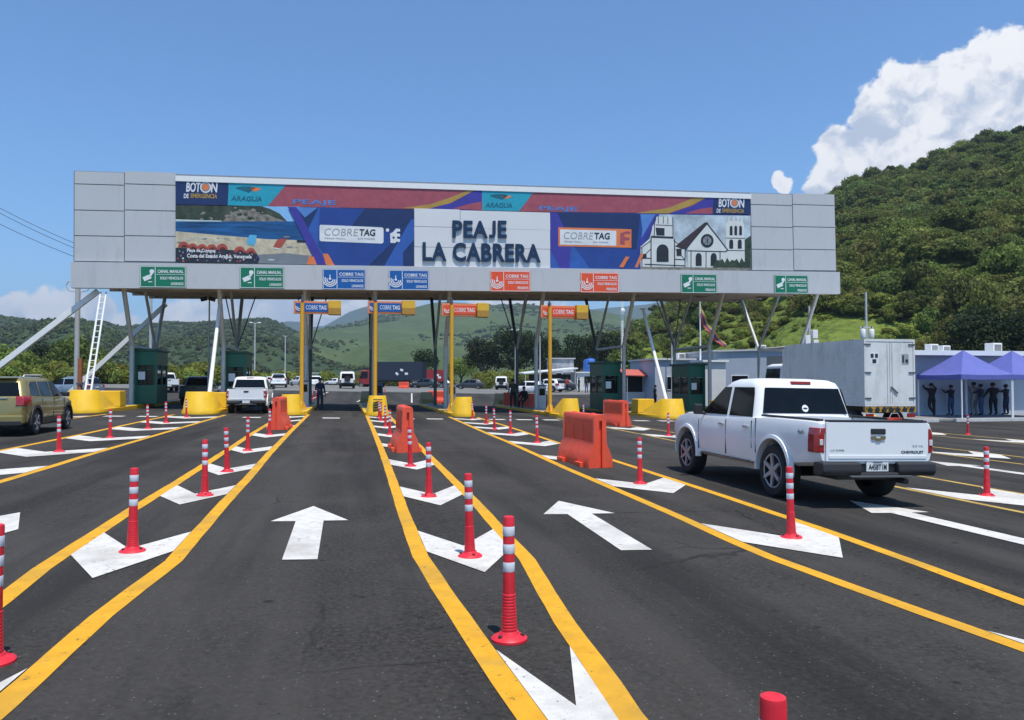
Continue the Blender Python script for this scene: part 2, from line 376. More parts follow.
# ============================================================ ground, road, markings
def surface_mat(name, c0, c1, scale, rough, bump, speck=None, patch=None, streak=None, cracks=None, spots=None, chips=None):
    m = bpy.data.materials.new(name); m.use_nodes = True; t = m.node_tree; b = t.nodes['Principled BSDF']
    b.inputs['Roughness'].default_value = rough; b.inputs['Specular IOR Level'].default_value = 0.12
    tcn = t.nodes.new('ShaderNodeTexCoord'); vec = tcn.outputs['Object']
    def noise(sc_, det, vec_=vec, rg=0.6):
        n = t.nodes.new('ShaderNodeTexNoise'); n.inputs['Scale'].default_value = sc_; n.inputs['Detail'].default_value = det; n.inputs['Roughness'].default_value = rg
        t.links.new(vec_, n.inputs['Vector']); return n.outputs['Fac']
    def rng(x, a, b_, c, d):
        n = t.nodes.new('ShaderNodeMapRange'); n.inputs[1].default_value = a; n.inputs[2].default_value = b_; n.inputs[3].default_value = c; n.inputs[4].default_value = d
        t.links.new(x, n.inputs[0]); return n.outputs[0]
    def mix(f, a, c):
        n = t.nodes.new('ShaderNodeMix'); n.data_type = 'RGBA'; t.links.new(f, n.inputs[0])
        for k, x in ((6, a), (7, c)):
            if hasattr(x, 'is_output'): t.links.new(x, n.inputs[k])
            else: n.inputs[k].default_value = (*x, 1)
        return n.outputs[2]
    out = mix(rng(noise(scale, 8, rg=0.7), 0.3, 0.7, 0, 1), c0, c1)
    if patch: out = mix(rng(noise(patch[0], 5), patch[1], patch[2], 0, patch[4]), out, patch[3])
    if streak:                                             # wear that runs along the lanes
        mp = t.nodes.new('ShaderNodeMapping'); mp.inputs['Scale'].default_value = (0.9, 0.035, 1); t.links.new(vec, mp.inputs[0])
        out = mix(rng(noise(1.0, 5, mp.outputs[0]), 0.42, 0.62, 0, streak[1]), out, streak[0])
        mp2 = t.nodes.new('ShaderNodeMapping'); mp2.inputs['Scale'].default_value = (0.7, 0.06, 1); mp2.inputs['Location'].default_value = (7, 3, 0); t.links.new(vec, mp2.inputs[0])
        out = mix(rng(noise(1.3, 6, mp2.outputs[0]), 0.50, 0.66, 0, 0.7), out, streak[2])
    if speck:
        vo = t.nodes.new('ShaderNodeTexVoronoi'); vo.inputs['Scale'].default_value = speck[0]; t.links.new(vec, vo.inputs['Vector'])
        rr = rng(vo.outputs['Distance'], 0.0, speck[1], 1, 0)
        sep = t.nodes.new('ShaderNodeSeparateColor'); t.links.new(vo.outputs['Color'], sep.inputs[0])
        ml = t.nodes.new('ShaderNodeMath'); ml.operation = 'MULTIPLY'; t.links.new(rr, ml.inputs[0]); t.links.new(rng(sep.outputs[0], 0.72, 0.95, 0, 1), ml.inputs[1])
        out = mix(ml.outputs[0], out, speck[2])
    def mul(a, c):
        ml = t.nodes.new('ShaderNodeMath'); ml.operation = 'MULTIPLY'; t.links.new(a, ml.inputs[0])
        if hasattr(c, 'is_output'): t.links.new(c, ml.inputs[1])
        else: ml.inputs[1].default_value = c
        return ml.outputs[0]
    if spots:                                              # oil drips and dark pits
        for sc_, th, dens, colr in spots:
            vo = t.nodes.new('ShaderNodeTexVoronoi'); vo.inputs['Scale'].default_value = sc_; t.links.new(vec, vo.inputs['Vector'])
            sep = t.nodes.new('ShaderNodeSeparateColor'); t.links.new(vo.outputs['Color'], sep.inputs[0])
            out = mix(mul(rng(vo.outputs['Distance'], th * .5, th, 0.8, 0), rng(sep.outputs[1], dens, dens + .08, 0, 1)), out, colr)
    if cracks:
        wn = t.nodes.new('ShaderNodeTexNoise'); wn.inputs['Scale'].default_value = 1.6; wn.inputs['Detail'].default_value = 6; t.links.new(vec, wn.inputs['Vector'])
        mxv = t.nodes.new('ShaderNodeMix'); mxv.data_type = 'VECTOR'; mxv.inputs[0].default_value = 0.22; t.links.new(vec, mxv.inputs[4]); t.links.new(wn.outputs['Color'], mxv.inputs[5])
        vo = t.nodes.new('ShaderNodeTexVoronoi'); vo.feature = 'DISTANCE_TO_EDGE'; vo.inputs['Scale'].default_value = 0.5; t.links.new(mxv.outputs[1], vo.inputs['Vector'])
        out = mix(mul(rng(vo.outputs['Distance'], 0.0015, 0.007, 1, 0), rng(noise(0.35, 3), 0.50, 0.62, 0, cracks)), out, (0.016, 0.015, 0.014))
    if chips:                                              # paint worn through to the asphalt
        out = mix(rng(noise(chips[0], 8, rg=0.75), chips[1], chips[1] + 0.05, 0, 0.85), out, (0.060, 0.057, 0.053))
        out = mix(rng(noise(0.9, 6), 0.48, 0.68, 0, 0.65), out, chips[2])
    t.links.new(out, b.inputs['Base Color'])
    bp = t.nodes.new('ShaderNodeBump'); bp.inputs['Strength'].default_value = bump; bp.inputs['Distance'].default_value = 0.012
    t.links.new(noise(70, 4), bp.inputs['Height']); t.links.new(bp.outputs[0], b.inputs['Normal'])
    return m
ASPHALT = surface_mat('asphalt', (0.016, 0.0147, 0.0133), (0.068, 0.063, 0.058), 26, 0.9, 1.0, speck=(34, 0.26, (0.19, 0.185, 0.18)), patch=(0.45, 0.45, 0.65, (0.070, 0.065, 0.060), 0.65),
                      streak=((0.070, 0.065, 0.060), 0.65, (0.022, 0.021, 0.020)), cracks=0.75, spots=[(2.6, 0.12, 0.80, (0.016, 0.015, 0.014)), (5.0, 0.16, 0.72, (0.020, 0.019, 0.018)), (16, 0.2, 0.8, (0.022, 0.021, 0.02)), (11, 0.10, 0.86, (0.19, 0.18, 0.17))])
FARROAD = surface_mat('pale_asphalt', (0.15, 0.147, 0.14), (0.22, 0.215, 0.205), 6, 0.9, 0.4, patch=(0.1, 0.5, 0.7, (0.11, 0.108, 0.105), 0.8))
GRASSG = surface_mat('grassy_ground', (0.055, 0.085, 0.022), (0.12, 0.13, 0.045), 1.2, 0.95, 0.6, patch=(0.08, 0.5, 0.7, (0.17, 0.14, 0.08), 0.6))
WPAINT = surface_mat('white_road_paint', (0.54, 0.52, 0.48), (0.70, 0.675, 0.63), 9, 0.75, 0.5, patch=(2.2, 0.56, 0.78, (0.36, 0.35, 0.33), 0.75), speck=(60, 0.2, (0.22, 0.21, 0.20)), chips=(15, 0.60, (0.34, 0.32, 0.29)))
YPAINT = surface_mat('yellow_road_paint', (0.60, 0.30, 0.020), (0.74, 0.385, 0.032), 7, 0.72, 0.5, patch=(1.3, 0.58, 0.78, (0.36, 0.23, 0.07), 0.8), speck=(55, 0.2, (0.22, 0.14, 0.04)), chips=(13, 0.61, (0.40, 0.24, 0.05)))
YPAINT_OLD = surface_mat('worn_yellow_road_paint', (0.40, 0.27, 0.07), (0.56, 0.38, 0.11), 7, 0.8, 0.5, patch=(0.9, 0.45, 0.7, (0.25, 0.18, 0.08), 0.8))
PAVE = surface_mat('concrete_paving', (0.20, 0.195, 0.185), (0.29, 0.28, 0.265), 5, 0.9, 0.4)

XB = [-5000, -1200, -300, -80, -45, -25, -12, 0, 12, 22, 34, 46, 60, 90, 300, 1200, 5000]
YB = [-400, -60, -12, 0, 20, 40, 60] + list(range(63, 96, 3)) + [95, 120, 160, 220, 400, 900, 2500, 9000]
def sheet(name, xs, ys, dz, m):
    mb = MB()
    for y in ys:
        for x in xs: mb.v.append((x, y, gz(x, y) + dz))
    n = len(xs)
    for j in range(len(ys) - 1):
        for i in range(n - 1): mb.f.append([j * n + i, j * n + i + 1, (j + 1) * n + i + 1, (j + 1) * n + i]); mb.m.append(0)
    return struct(mb.build(name, m))
def cut(a, lo, hi): return sorted(set([lo, hi] + [v for v in a if lo < v < hi]))
sheet('ground', XB, YB, -0.008, GRASSG)
sheet('far_road', cut(XB, -46, 75), cut(YB, 60, 230), -0.004, FARROAD)
sheet('toll_plaza_road', cut(XB, -26, 60), cut(YB, -12, 82), 0.0, ASPHALT)

def ribbon(name, pts, w, m, dz=0.004, w_end=None):
    pts = sorted([Vector((p[0], p[1])) for p in pts], key=lambda p: p.y)
    out = []
    for a, b in zip(pts, pts[1:]):                          # subdivide so that the strip lies on the cross-fall
        n = max(1, int((b - a).length / 0.35))
        for k in range(n): out.append(a.lerp(b, k / n))
    out.append(pts[-1]); mb = MB()
    for i, p in enumerate(out):
        d = (out[min(i + 1, len(out) - 1)] - out[max(i - 1, 0)]).normalized(); nrm = Vector((-d.y, d.x))
        ww = w / 2
        for s in (1, -1):
            ww = w / 2 + math.sin(i * 2.3 + s) * .002 + math.sin(i * 5.1 + p.x * 9 + s * 2) * .002
            q = p + nrm * ww * s; mb.v.append((q.x, q.y, gz(q.x, q.y) + dz))
    for i in range(len(out) - 1): mb.f.append([2 * i, 2 * i + 1, 2 * i + 3, 2 * i + 2]); mb.m.append(0)
    return struct(mb.build(name, m))
LINES = {
 'c_l': [(0.93, 1.5), (0.86, 3.56), (0.80, 4.44), (0.74, 5.53), (0.67, 7.0), (0.69, 9.2), (0.77, 14), (0.83, 18.4), (0.91, 26.3), (1.0, 38.2)],
 'c_r': [(1.27, 1.5), (1.33, 3.53), (1.36, 3.88), (1.42, 4.93), (1.60, 6.75), (1.63, 8.03), (1.69, 10.2), (1.75, 15), (1.81, 19.9), (1.92, 29.6), (2.05, 38.2)],
 'l_l': [(-2.15, 2), (-2.25, 4.6), (-2.32, 5.98), (-2.40, 6.95), (-2.42, 7.94), (-2.46, 9.83), (-2.47, 12.3), (-2.56, 18.7), (-2.65, 23.1), (-2.72, 30), (-2.8, 37)],
 'l_r': [(-1.66, 2), (-1.58, 4.1), (-1.55, 5.52), (-1.50, 6.2), (-1.43, 7.1), (-1.45, 8.16), (-1.49, 10.4), (-1.51, 13.2), (-1.58, 16.9), (-1.65, 24.5), (-1.68, 34.8), (-1.7, 37.5)],
 'll_l': [(-7.0, 3), (-7.0, 17.9), (-7.0, 20.7), (-7.02, 23.4), (-7.15, 28.6), (-7.3, 36)],
 'll_r': [(-4.85, 3), (-4.95, 12.7), (-4.98, 14.9), (-5.04, 17), (-5.08, 22.1), (-5.12, 26.2), (-5.2, 36.1)],
 'r_l': [(4.25, 1.5), (4.08, 4), (4.01, 4.76), (3.95, 5.51), (3.88, 6.5), (3.89, 7.35), (3.97, 8.88), (4.03, 11.2), (4.10, 14.2), (4.21, 16.8), (4.36, 20.7), (4.42, 24), (4.8, 36.2)],
 'r_r': [(4.85, 1.5), (4.97, 4.87), (5.1, 6.04), (5.25, 7.75), (5.42, 11.1), (5.46, 12.5), (5.53, 14.3), (5.58, 15.9), (5.74, 21.5), (5.95, 28), (6.1, 36)],
 'rr_l': [(8.6, 2), (8.75, 8.5), (8.83, 10.4), (9.1, 15), (9.47, 21.2), (9.63, 23.8), (9.74, 27.2), (10.0, 36)],
 'rr_r': [(10.2, 2), (10.37, 10.4), (10.8, 18), (11.27, 26.1), (11.31, 28.6), (11.6, 36)],
 'rrr_l': [(14.4, 4), (14.8, 15), (15.2, 26), (15.7, 37)], 'rrr_r': [(16.1, 4), (16.4, 15), (16.8, 26), (17.2, 37)],
 'rrrr_l': [(20.7, 4), (21.0, 37)], 'rrrr_r': [(22.3, 4), (22.5, 37)],
 'lll_l': [(-12.2, 8), (-11.9, 36)], 'lll_r': [(-10.2, 8), (-10.0, 36)],
}
for k, p in LINES.items():
    old = k.startswith(('rr', 'rrr'))
    ribbon('yellow_lane_line', p, 0.145 if not old else 0.12, YPAINT_OLD if k[:2] in ('rr',) else YPAINT)
def flat_poly(name, pts, m, dz=0.007):
    mb = MB(); mb.poly([(x, y, gz(x, y) + dz) for x, y in pts]); return struct(mb.build(name, m))
def chevron(key, yi, th=1.0, adv=0.85):
    L, Rr = LINES[key + '_l'], LINES[key + '_r']
    def xl(y): return interp(L, y) + 0.073
    def xr(y): return interp(Rr, y) - 0.073
    xc = (xl(yi) + xr(yi)) / 2; rnd = random.Random(int(yi * 97) + len(key))
    j = lambda s: rnd.uniform(-s, s)
    p = [(xc + j(.03), yi - th + j(.05)), (xr(yi + adv - th), yi + adv - th + j(.08)), (xr(yi + adv), yi + adv + j(.06)), (xc + j(.03), yi + j(.04)), (xl(yi + adv), yi + adv + j(.06)), (xl(yi + adv - th), yi + adv - th + j(.08))]
    mb = MB(); V = [(x, y, gz(x, y) + 0.008) for x, y in p]
    mb.add(V, [(0, 1, 2, 3), (0, 3, 4, 5)])
    struct(mb.build('chevron_marking', WPAINT))
for y in (3.60, 7.35, 10.9, 15.0, 19.2, 23.2, 27.5, 31.6, 35): chevron('c', y)
for y in (3.7, 7.6, 11.2, 14.3, 18.2, 23.0, 27.3, 31.5, 35): chevron('l', y)
for y in (10.2, 13.9, 17.6, 21.6, 25.6, 29.5, 33.5): chevron('ll', y, 1.1, 1.0)
for y in (3.5, 7.4, 11.7, 16.0, 20.2, 24.0, 27.3, 30.5, 34): chevron('r', y)
for y in (5.2, 9.9, 14.8, 19.2, 23.4, 27.5, 31.5): chevron('rr', y, 1.3, 1.05)
for y in (8, 12.4, 16.8, 21.2, 25.4, 29.8): chevron('rrr', y, 1.2, 1.0)
for y in (12, 17, 21.5, 25.6, 30): chevron('rrrr', y, 1.2, 1.0)
for y in (14, 19, 24, 29, 33): chevron('lll', y, 1.1, 1.0)
def arrow(x, y0, y1, lean=0.0, hw=0.42, sw=0.15, head=1.05):
    e = 0.02
    flat_poly('arrow_marking', [(x - sw, y0), (x + sw, y0 - e), (x + sw + lean * .7, y1 - head), (x + hw + lean * .7, y1 - head), (x + lean, y1), (x - hw + lean * .7, y1 - head + e), (x - sw + lean * .7, y1 - head)], WPAINT)
arrow(-0.38, 7.01, 9.96); arrow(2.73, 7.0, 10.1, 0.1, 0.45, 0.155); arrow(7.02, 5.6, 9.75, 0.0)
arrow(-3.55, 8.75, 11.2) if False else flat_poly('arrow_marking', [(-3.9, 6.3), (-3.45, 6.2), (-3.42, 8.0), (-3.24, 8.75), (-3.62, 9.82), (-4.1, 8.85), (-3.8, 8.0)], WPAINT)
arrow(13.0, 12.0, 15.2); arrow(18.7, 14, 17.4)
for (xa, xb) in ((-4.2, -1.9), (-0.95, 0.5), (2.25, 4.4), (6.3, 9.8), (11.9, 15.4), (-9.5, -5.6)):
    x = xa
    while x + 0.75 < xb + 0.3:
        flat_poly('stop_dash', [(x, 33.6), (x + 0.72, 33.6), (x + 0.72, 34.3), (x, 34.3)], WPAINT); x += 1.25
# lines beyond the plaza
for x in (-3.2, 0.9, 5.2, 9.4): 
    ribbon('white_lane_line', [(x, 62), (x + 1.5, 80)], 0.13, WPAINT)
# paving strip in front of the buildings on the right
PV = MB(); PV.span((27.4, 32.9, gz(26, 40)), (60, 46, gz(26, 40) + 0.13)); struct(PV.build('pavement', PAVE, bevel=0.02))
KB = MB(); KB.span((27.2, 32.7, gz(26, 40) - 0.01), (28.6, 32.9, gz(26, 40) + 0.15)); KB.span((29.6, 32.7, gz(26, 40) - 0.01), (60, 32.9, gz(26, 40) + 0.15)); struct(KB.build('kerb', mat('pale_kerb_paint', (0.55, 0.55, 0.53), 0.7, var=0.15, scale=3)))

# ============================================================ hills
def hill_mat(name, cols, scale, bump=0.6, bscale=None, nscale=None):
    m = bpy.data.materials.new(name); m.use_nodes = True; t = m.node_tree; b = t.nodes['Principled BSDF']; b.inputs['Roughness'].default_value = 0.95; b.inputs['Specular IOR Level'].default_value = 0.1
    tcn = t.nodes.new('ShaderNodeTexCoord'); n = t.nodes.new('ShaderNodeTexNoise'); n.inputs['Scale'].default_value = scale; n.inputs['Detail'].default_value = 10; n.inputs['Roughness'].default_value = 0.65
    t.links.new(tcn.outputs['Object'], n.inputs['Vector']); r = t.nodes.new('ShaderNodeValToRGB'); t.links.new(n.outputs['Fac'], r.inputs[0])
    e = r.color_ramp.elements; e[0].position = 0.34; e[0].color = (*cols[0], 1); e[1].position = 0.68; e[1].color = (*cols[-1], 1)
    for k, c in enumerate(cols[1:-1]): q = e.new(0.34 + 0.34 * (k + 1) / (len(cols) - 1)); q.color = (*c, 1)
    n3 = t.nodes.new('ShaderNodeTexNoise'); n3.inputs['Scale'].default_value = scale * 14; n3.inputs['Detail'].default_value = 8; n3.inputs['Roughness'].default_value = 0.7; t.links.new(tcn.outputs['Object'], n3.inputs['Vector'])
    mr = t.nodes.new('ShaderNodeMapRange'); mr.inputs[1].default_value = 0.3; mr.inputs[2].default_value = 0.7; mr.inputs[3].default_value = 0.7; mr.inputs[4].default_value = 1.25; t.links.new(n3.outputs['Fac'], mr.inputs[0])
    hs = t.nodes.new('ShaderNodeHueSaturation'); t.links.new(mr.outputs[0], hs.inputs['Value']); t.links.new(r.outputs[0], hs.inputs['Color']); t.links.new(hs.outputs[0], b.inputs['Base Color'])
    n2 = t.nodes.new('ShaderNodeTexNoise'); n2.inputs['Scale'].default_value = bscale or scale * 4; n2.inputs['Detail'].default_value = 6; t.links.new(tcn.outputs['Object'], n2.inputs['Vector'])
    bp = t.nodes.new('ShaderNodeBump'); bp.inputs['Strength'].default_value = bump; bp.inputs['Distance'].default_value = 6; t.links.new(n2.outputs['Fac'], bp.inputs['Height']); t.links.new(bp.outputs[0], b.inputs['Normal'])
    return m
class Hill:
    def __init__(s, name, sil, D, r0, m, na=140, nr=44, amp=10, nf=0.01, prof=1.25, seed=0, zbase=0.0, drop=0.0):
        s.D, s.r0, s.prof, s.amp, s.nf, s.seed, s.zb = D, r0, prof, amp, nf, seed, zbase
        s.pts = []
        for px, py in sil:
            d = ray(px, py); s.pts.append((d.z / math.hypot(d.x, d.y) - drop, math.atan2(d.x, d.y)))
        s.a0, s.a1 = s.pts[0][1], s.pts[-1][1]
        mb = MB(); ts = [k / (nr - 8) for k in range(nr - 7)] + [1 + 0.08 * (k + 1) for k in range(7)]
        for i in range(na + 1):
            a = s.a0 + (s.a1 - s.a0) * i / na
            for t in ts: mb.v.append(s.P(a, t))
        n = len(ts)
        for i in range(na):
            for j in range(n - 1): mb.f.append([i * n + j, (i + 1) * n + j, (i + 1) * n + j + 1, i * n + j + 1]); mb.m.append(0)
        s.ob = struct(mb.build(name, m, smooth=80))
    def P(s, a, t):
        r = s.r0 + (s.D - s.r0) * t; te = interp(s.pts, a); zr = EYE + te * s.D
        x, y = r * math.sin(a), r * math.cos(a)
        q = Vector((x * s.nf, y * s.nf, s.seed))
        nz = mnoise.fractal(q, 0.9, 2.1, 5)
        g = abs(mnoise.noise(Vector((a * s.D * s.nf * 1.1 + nz * 0.6, t * 0.9, s.seed + 5))))
        if t <= 1: z = s.zb + (zr - s.zb) * t ** s.prof + (nz * s.amp + (g - 0.25) * s.amp * 1.6) * (4 * t * (1 - t)) ** 0.7
        else: z = zr - (zr - s.zb) * (t - 1) * 1.6
        return (x, y, z if t > 0 else s.zb - 3)
HM_GREEN = hill_mat('hill_grass_and_scrub', [(0.052, 0.078, 0.030), (0.068, 0.098, 0.036), (0.088, 0.118, 0.042)], 0.007, 0.5, 0.03)
HM_LEFT = hill_mat('hill_forest', [(0.030, 0.050, 0.024), (0.042, 0.066, 0.028), (0.062, 0.088, 0.034)], 0.010, 0.7, 0.04)
HM_FAR = hill_mat('far_mountain', [(0.03, 0.06, 0.03), (0.06, 0.09, 0.045)], 0.001, 0.8, 0.006)
HM_NEAR = hill_mat('near_hill_undergrowth', [(0.085, 0.125, 0.026), (0.135, 0.180, 0.034), (0.190, 0.230, 0.045)], 0.045, 0.7, 0.3)
hill_far = Hill('far_mountains', [(-1700, 330), (-500, 330), (100, 335), (200, 332), (250, 327), (282, 323), (293, 319), (312, 327), (322, 327), (330, 323), (349, 312), (364, 307), (385, 302), (405, 304), (425, 311), (470, 315), (560, 312), (640, 305), (700, 300), (900, 300), (1300, 310), (2600, 300)], 4200, 2400, HM_FAR, na=160, amp=90, nf=0.0012, prof=1.1, seed=3)
hill_mid = Hill('green_hills', [(230, 345), (285, 338), (300, 333), (315, 331), (330, 327), (353, 323), (374, 316), (400, 311), (420, 306), (432, 303), (445, 302), (465, 303), (486, 305), (520, 304), (560, 307), (600, 311), (640, 319), (700, 325), (800, 330), (1000, 340)], 1700, 420, HM_GREEN, na=170, nr=60, amp=26, nf=0.0035, prof=1.15, seed=11)
hill_left = Hill('left_ridge', [(-1700, 318), (-900, 306), (-420, 300), (-250, 305), (-100, 312), (0, 319), (35, 325), (60, 327), (80, 323), (105, 323), (120, 328), (150, 325), (190, 324), (215, 322), (240, 320), (265, 319), (278, 323), (292, 330), (310, 338), (330, 347), (360, 357), (400, 366), (450, 374)], 1150, 300, HM_LEFT, na=170, nr=60, amp=20, nf=0.006, prof=1.15, seed=23)
hill_near = Hill('near_hill', [(585, 372), (610, 352), (640, 335), (655, 322), (665, 315), (700, 292), (770, 245), (835, 203), (861, 184), (907, 172), (957, 153), (982, 147), (1024, 141), (1100, 130), (1200, 118), (1400, 110), (1900, 100), (2600, 120)], 330, 92, HM_NEAR, na=150, nr=70, amp=7, nf=0.02, prof=1.12, seed=41, zbase=-0.5)

# ============================================================ foliage
def leaf(name, c, island=0.35, trans=0.3): return mat(name, c, 0.65, var=0.25, scale=0.5, island=island, trans=trans, spec=0.2)
LEAF_DARK = leaf('leaf_dark_green', (0.120, 0.158, 0.036), 0.35, 0.42); LEAF_MID = leaf('leaf_mid_green', (0.160, 0.200, 0.040), 0.35, 0.42); LEAF_BRIGHT = leaf('leaf_bright_green', (0.215, 0.245, 0.045), 0.3, 0.42); LEAF_OLIVE = leaf('leaf_olive', (0.195, 0.208, 0.052), 0.35, 0.42); LEAF_MANGO = leaf('leaf_mango_dark', (0.026, 0.046, 0.016)); LEAF_FAR = leaf('leaf_far_green', (0.110, 0.146, 0.050), 0.15); LEAF_FAR2 = leaf('leaf_far_dark_green', (0.094, 0.128, 0.046), 0.15)
def leaves_mesh(name, seed, rx, rz, nl, nleaf, size, m, zc=0.0, lobe=0.55, flat=0.75):
    rs = np.random.RandomState(seed)
    d = rs.normal(size=(nl, 3)); d /= np.linalg.norm(d, axis=1)[:, None]
    cen = d * (rs.uniform(0.25, 0.95, (nl, 1)) ** 0.5) * np.array([rx, rx, rz]) * (1 - lobe * 0.55); cen[:, 2] = np.abs(cen[:, 2]) * 1.2 - rz * 0.35
    lr = rs.uniform(0.6, 1.1, nl) * lobe * min(rx, rz * 1.4)
    li = rs.randint(0, nl, nleaf)
    dd = rs.normal(size=(nleaf, 3)); dd[:, 2] += 0.35; dd /= np.linalg.norm(dd, axis=1)[:, None]
    rad = lr[li] * rs.uniform(0.55, 1.08, nleaf)
    p = cen[li] + dd * rad[:, None] * np.array([1, 1, flat]); p[:, 2] += zc
    nr = dd * 0.9 + rs.normal(size=(nleaf, 3)) * 0.6; nr /= np.linalg.norm(nr, axis=1)[:, None]
    a = np.cross(nr, rs.normal(size=(nleaf, 3))); a /= np.linalg.norm(a, axis=1)[:, None]; b = np.cross(nr, a)
    sz = size * rs.uniform(0.6, 1.4, (nleaf, 1))
    a = a * sz; b = b * sz * 0.62
    V = np.stack([p - a, p - b * 0.9 + a * 0.1, p + a, p + b], 1).reshape(-1, 3)
    me = bpy.data.meshes.new(name); me.vertices.add(len(V)); me.vertices.foreach_set('co', V.ravel())
    me.loops.add(nleaf * 4); me.loops.foreach_set('vertex_index', np.arange(nleaf * 4))
    me.polygons.add(nleaf); me.polygons.foreach_set('loop_start', np.arange(nleaf) * 4); me.polygons.foreach_set('loop_total', np.full(nleaf, 4))
    me.materials.append(m); me.update(); me.validate()
    return me
FOREST = bpy.data.collections.new('forest_sources')         # sources of the woods on the slopes, never linked to the scene
def src(i, me):
    o = bpy.data.objects.new('src_%02d' % i, me); FOREST.objects.link(o)
src(0, leaves_mesh('crown_a', 1, 3.4, 2.8, 11, 3000, 0.27, LEAF_MID, 2.0))
src(1, leaves_mesh('crown_b', 2, 3.8, 2.6, 13, 3000, 0.27, LEAF_DARK, 2.0))
src(2, leaves_mesh('crown_c', 3, 3.0, 2.2, 9, 2600, 0.25, LEAF_OLIVE, 1.6))
src(3, leaves_mesh('shrub_a', 4, 2.2, 1.4, 8, 2000, 0.20, LEAF_BRIGHT, 0.8))
src(4, leaves_mesh('shrub_b', 5, 2.4, 1.3, 9, 2000, 0.20, LEAF_MID, 0.7))
src(5, leaves_mesh('far_clump_a', 6, 5, 3.6, 7, 160, 1.7, LEAF_FAR, 1.8))
src(6, leaves_mesh('far_clump_b', 7, 5, 3.8, 7, 160, 1.7, LEAF_FAR2, 1.8))
src(7, leaves_mesh('far_clump_c', 8, 4.5, 3.0, 6, 150, 1.6, LEAF_FAR, 1.5))
src(8, leaves_mesh('crown_tall', 9, 1.9, 3.6, 9, 2000, 0.24, LEAF_MID, 2.6, lobe=0.7))
src(9, leaves_mesh('crown_flat', 10, 4.4, 1.3, 14, 2600, 0.25, LEAF_DARK, 3.2, lobe=0.5, flat=0.5))
src(10, leaves_mesh('crown_thin', 11, 3.0, 2.6, 7, 1100, 0.23, LEAF_OLIVE, 2.2, lobe=0.8))
src(11, leaves_mesh('bush_low', 12, 3.2, 0.8, 10, 1700, 0.18, LEAF_BRIGHT, 0.4, lobe=0.4))
GN = bpy.data.node_groups.new('scatter', 'GeometryNodeTree')
GN.interface.new_socket('Geometry', in_out='INPUT', socket_type='NodeSocketGeometry'); GN.interface.new_socket('Geometry', in_out='OUTPUT', socket_type='NodeSocketGeometry')
gi = GN.nodes.new('NodeGroupInput'); go = GN.nodes.new('NodeGroupOutput'); ip = GN.nodes.new('GeometryNodeInstanceOnPoints'); ci = GN.nodes.new('GeometryNodeCollectionInfo')
ci.inputs['Collection'].default_value = FOREST; ci.inputs['Separate Children'].default_value = True; ci.inputs['Reset Children'].default_value = True
def attr(n, ty):
    a = GN.nodes.new('GeometryNodeInputNamedAttribute'); a.data_type = ty; a.inputs[0].default_value = n; return a.outputs[0]
GN.links.new(gi.outputs[0], ip.inputs['Points']); GN.links.new(ci.outputs[0], ip.inputs['Instance']); ip.inputs['Pick Instance'].default_value = True
GN.links.new(attr('kind_index', 'INT'), ip.inputs['Instance Index']); GN.links.new(attr('size', 'FLOAT_VECTOR'), ip.inputs['Scale']); GN.links.new(attr('turn', 'FLOAT_VECTOR'), ip.inputs['Rotation'])
GN.links.new(ip.outputs[0], go.inputs[0])
def scatter(name, P, kinds, sizes, seed, label, cat):
    rs = np.random.RandomState(seed); n = len(P)
    me = bpy.data.meshes.new(name); me.vertices.add(n); me.vertices.foreach_set('co', np.array(P, dtype=float).ravel())
    a = me.attributes.new('kind_index', 'INT', 'POINT'); a.data.foreach_set('value', np.array(kinds, dtype=np.int32))
    a = me.attributes.new('size', 'FLOAT_VECTOR', 'POINT'); s3 = np.array(sizes)[:, None] * rs.uniform(0.7, 1.35, (n, 3)); a.data.foreach_set('vector', s3.ravel())
    a = me.attributes.new('turn', 'FLOAT_VECTOR', 'POINT'); r3 = np.zeros((n, 3)); r3[:, 2] = rs.uniform(0, 6.28, n); r3[:, :2] = rs.uniform(-0.15, 0.15, (n, 2)); a.data.foreach_set('vector', r3.ravel())
    me.update(); o = obj(name, me); md = o.modifiers.new('scatter', 'NODES'); md.node_group = GN
    return tag(o, label, cat, kind='stuff')
rnd = random.Random(5)
P, K, S = [], [], []
az_lo = math.atan2(ray(600, 350).x, ray(600, 350).y); az_hi = math.atan2(ray(1500, 300).x, ray(1500, 300).y)
while len(P) < 9500:                                        # wood on the near hill: scrub low down, trees above
    a = rnd.uniform(az_lo, az_hi); t = math.sqrt(rnd.uniform(0.0004, 1.0)) * 1.03
    p = hill_near.P(a, t); q = mnoise.noise(Vector((p[0] * .022, p[1] * .022, 2.0))) ; q2 = mnoise.noise(Vector((p[0] * .06, p[1] * .06, 9.0)))
    treeline = 0.40 - 0.30 * min(1, max(0, (a - az_lo) / (az_hi - az_lo) * 2.4 - 0.45)) + q * 0.28
    if t < 0.04: continue
    if t > treeline:
        if q2 + q * 0.5 < -0.34 and rnd.random() < 0.7: P.append(p); K.append(rnd.choice((3, 4))); S.append(rnd.uniform(0.8, 1.5)); continue
        P.append(p); K.append(rnd.choice((0, 0, 1, 2, 2, 8, 9, 10, 10)) if q2 > -0.1 else rnd.choice((1, 1, 0, 9, 8))); S.append(rnd.choice((rnd.uniform(0.4, 0.8), rnd.uniform(0.6, 1.3))))
    else:
        if rnd.random() < 0.60: continue
        P.append(p); K.append(rnd.choice((3, 3, 11, 11, 4))); S.append(rnd.uniform(0.4, 0.95))
        if rnd.random() < 0.07: P.append(p); K.append(rnd.choice((0, 1, 2))); S.append(rnd.uniform(0.45, 0.9))
scatter('hillside_wood', P, K, S, 1, 'dense green wood and scrub covering the near hill on the right', 'woodland')
P, K, S = [], [], []
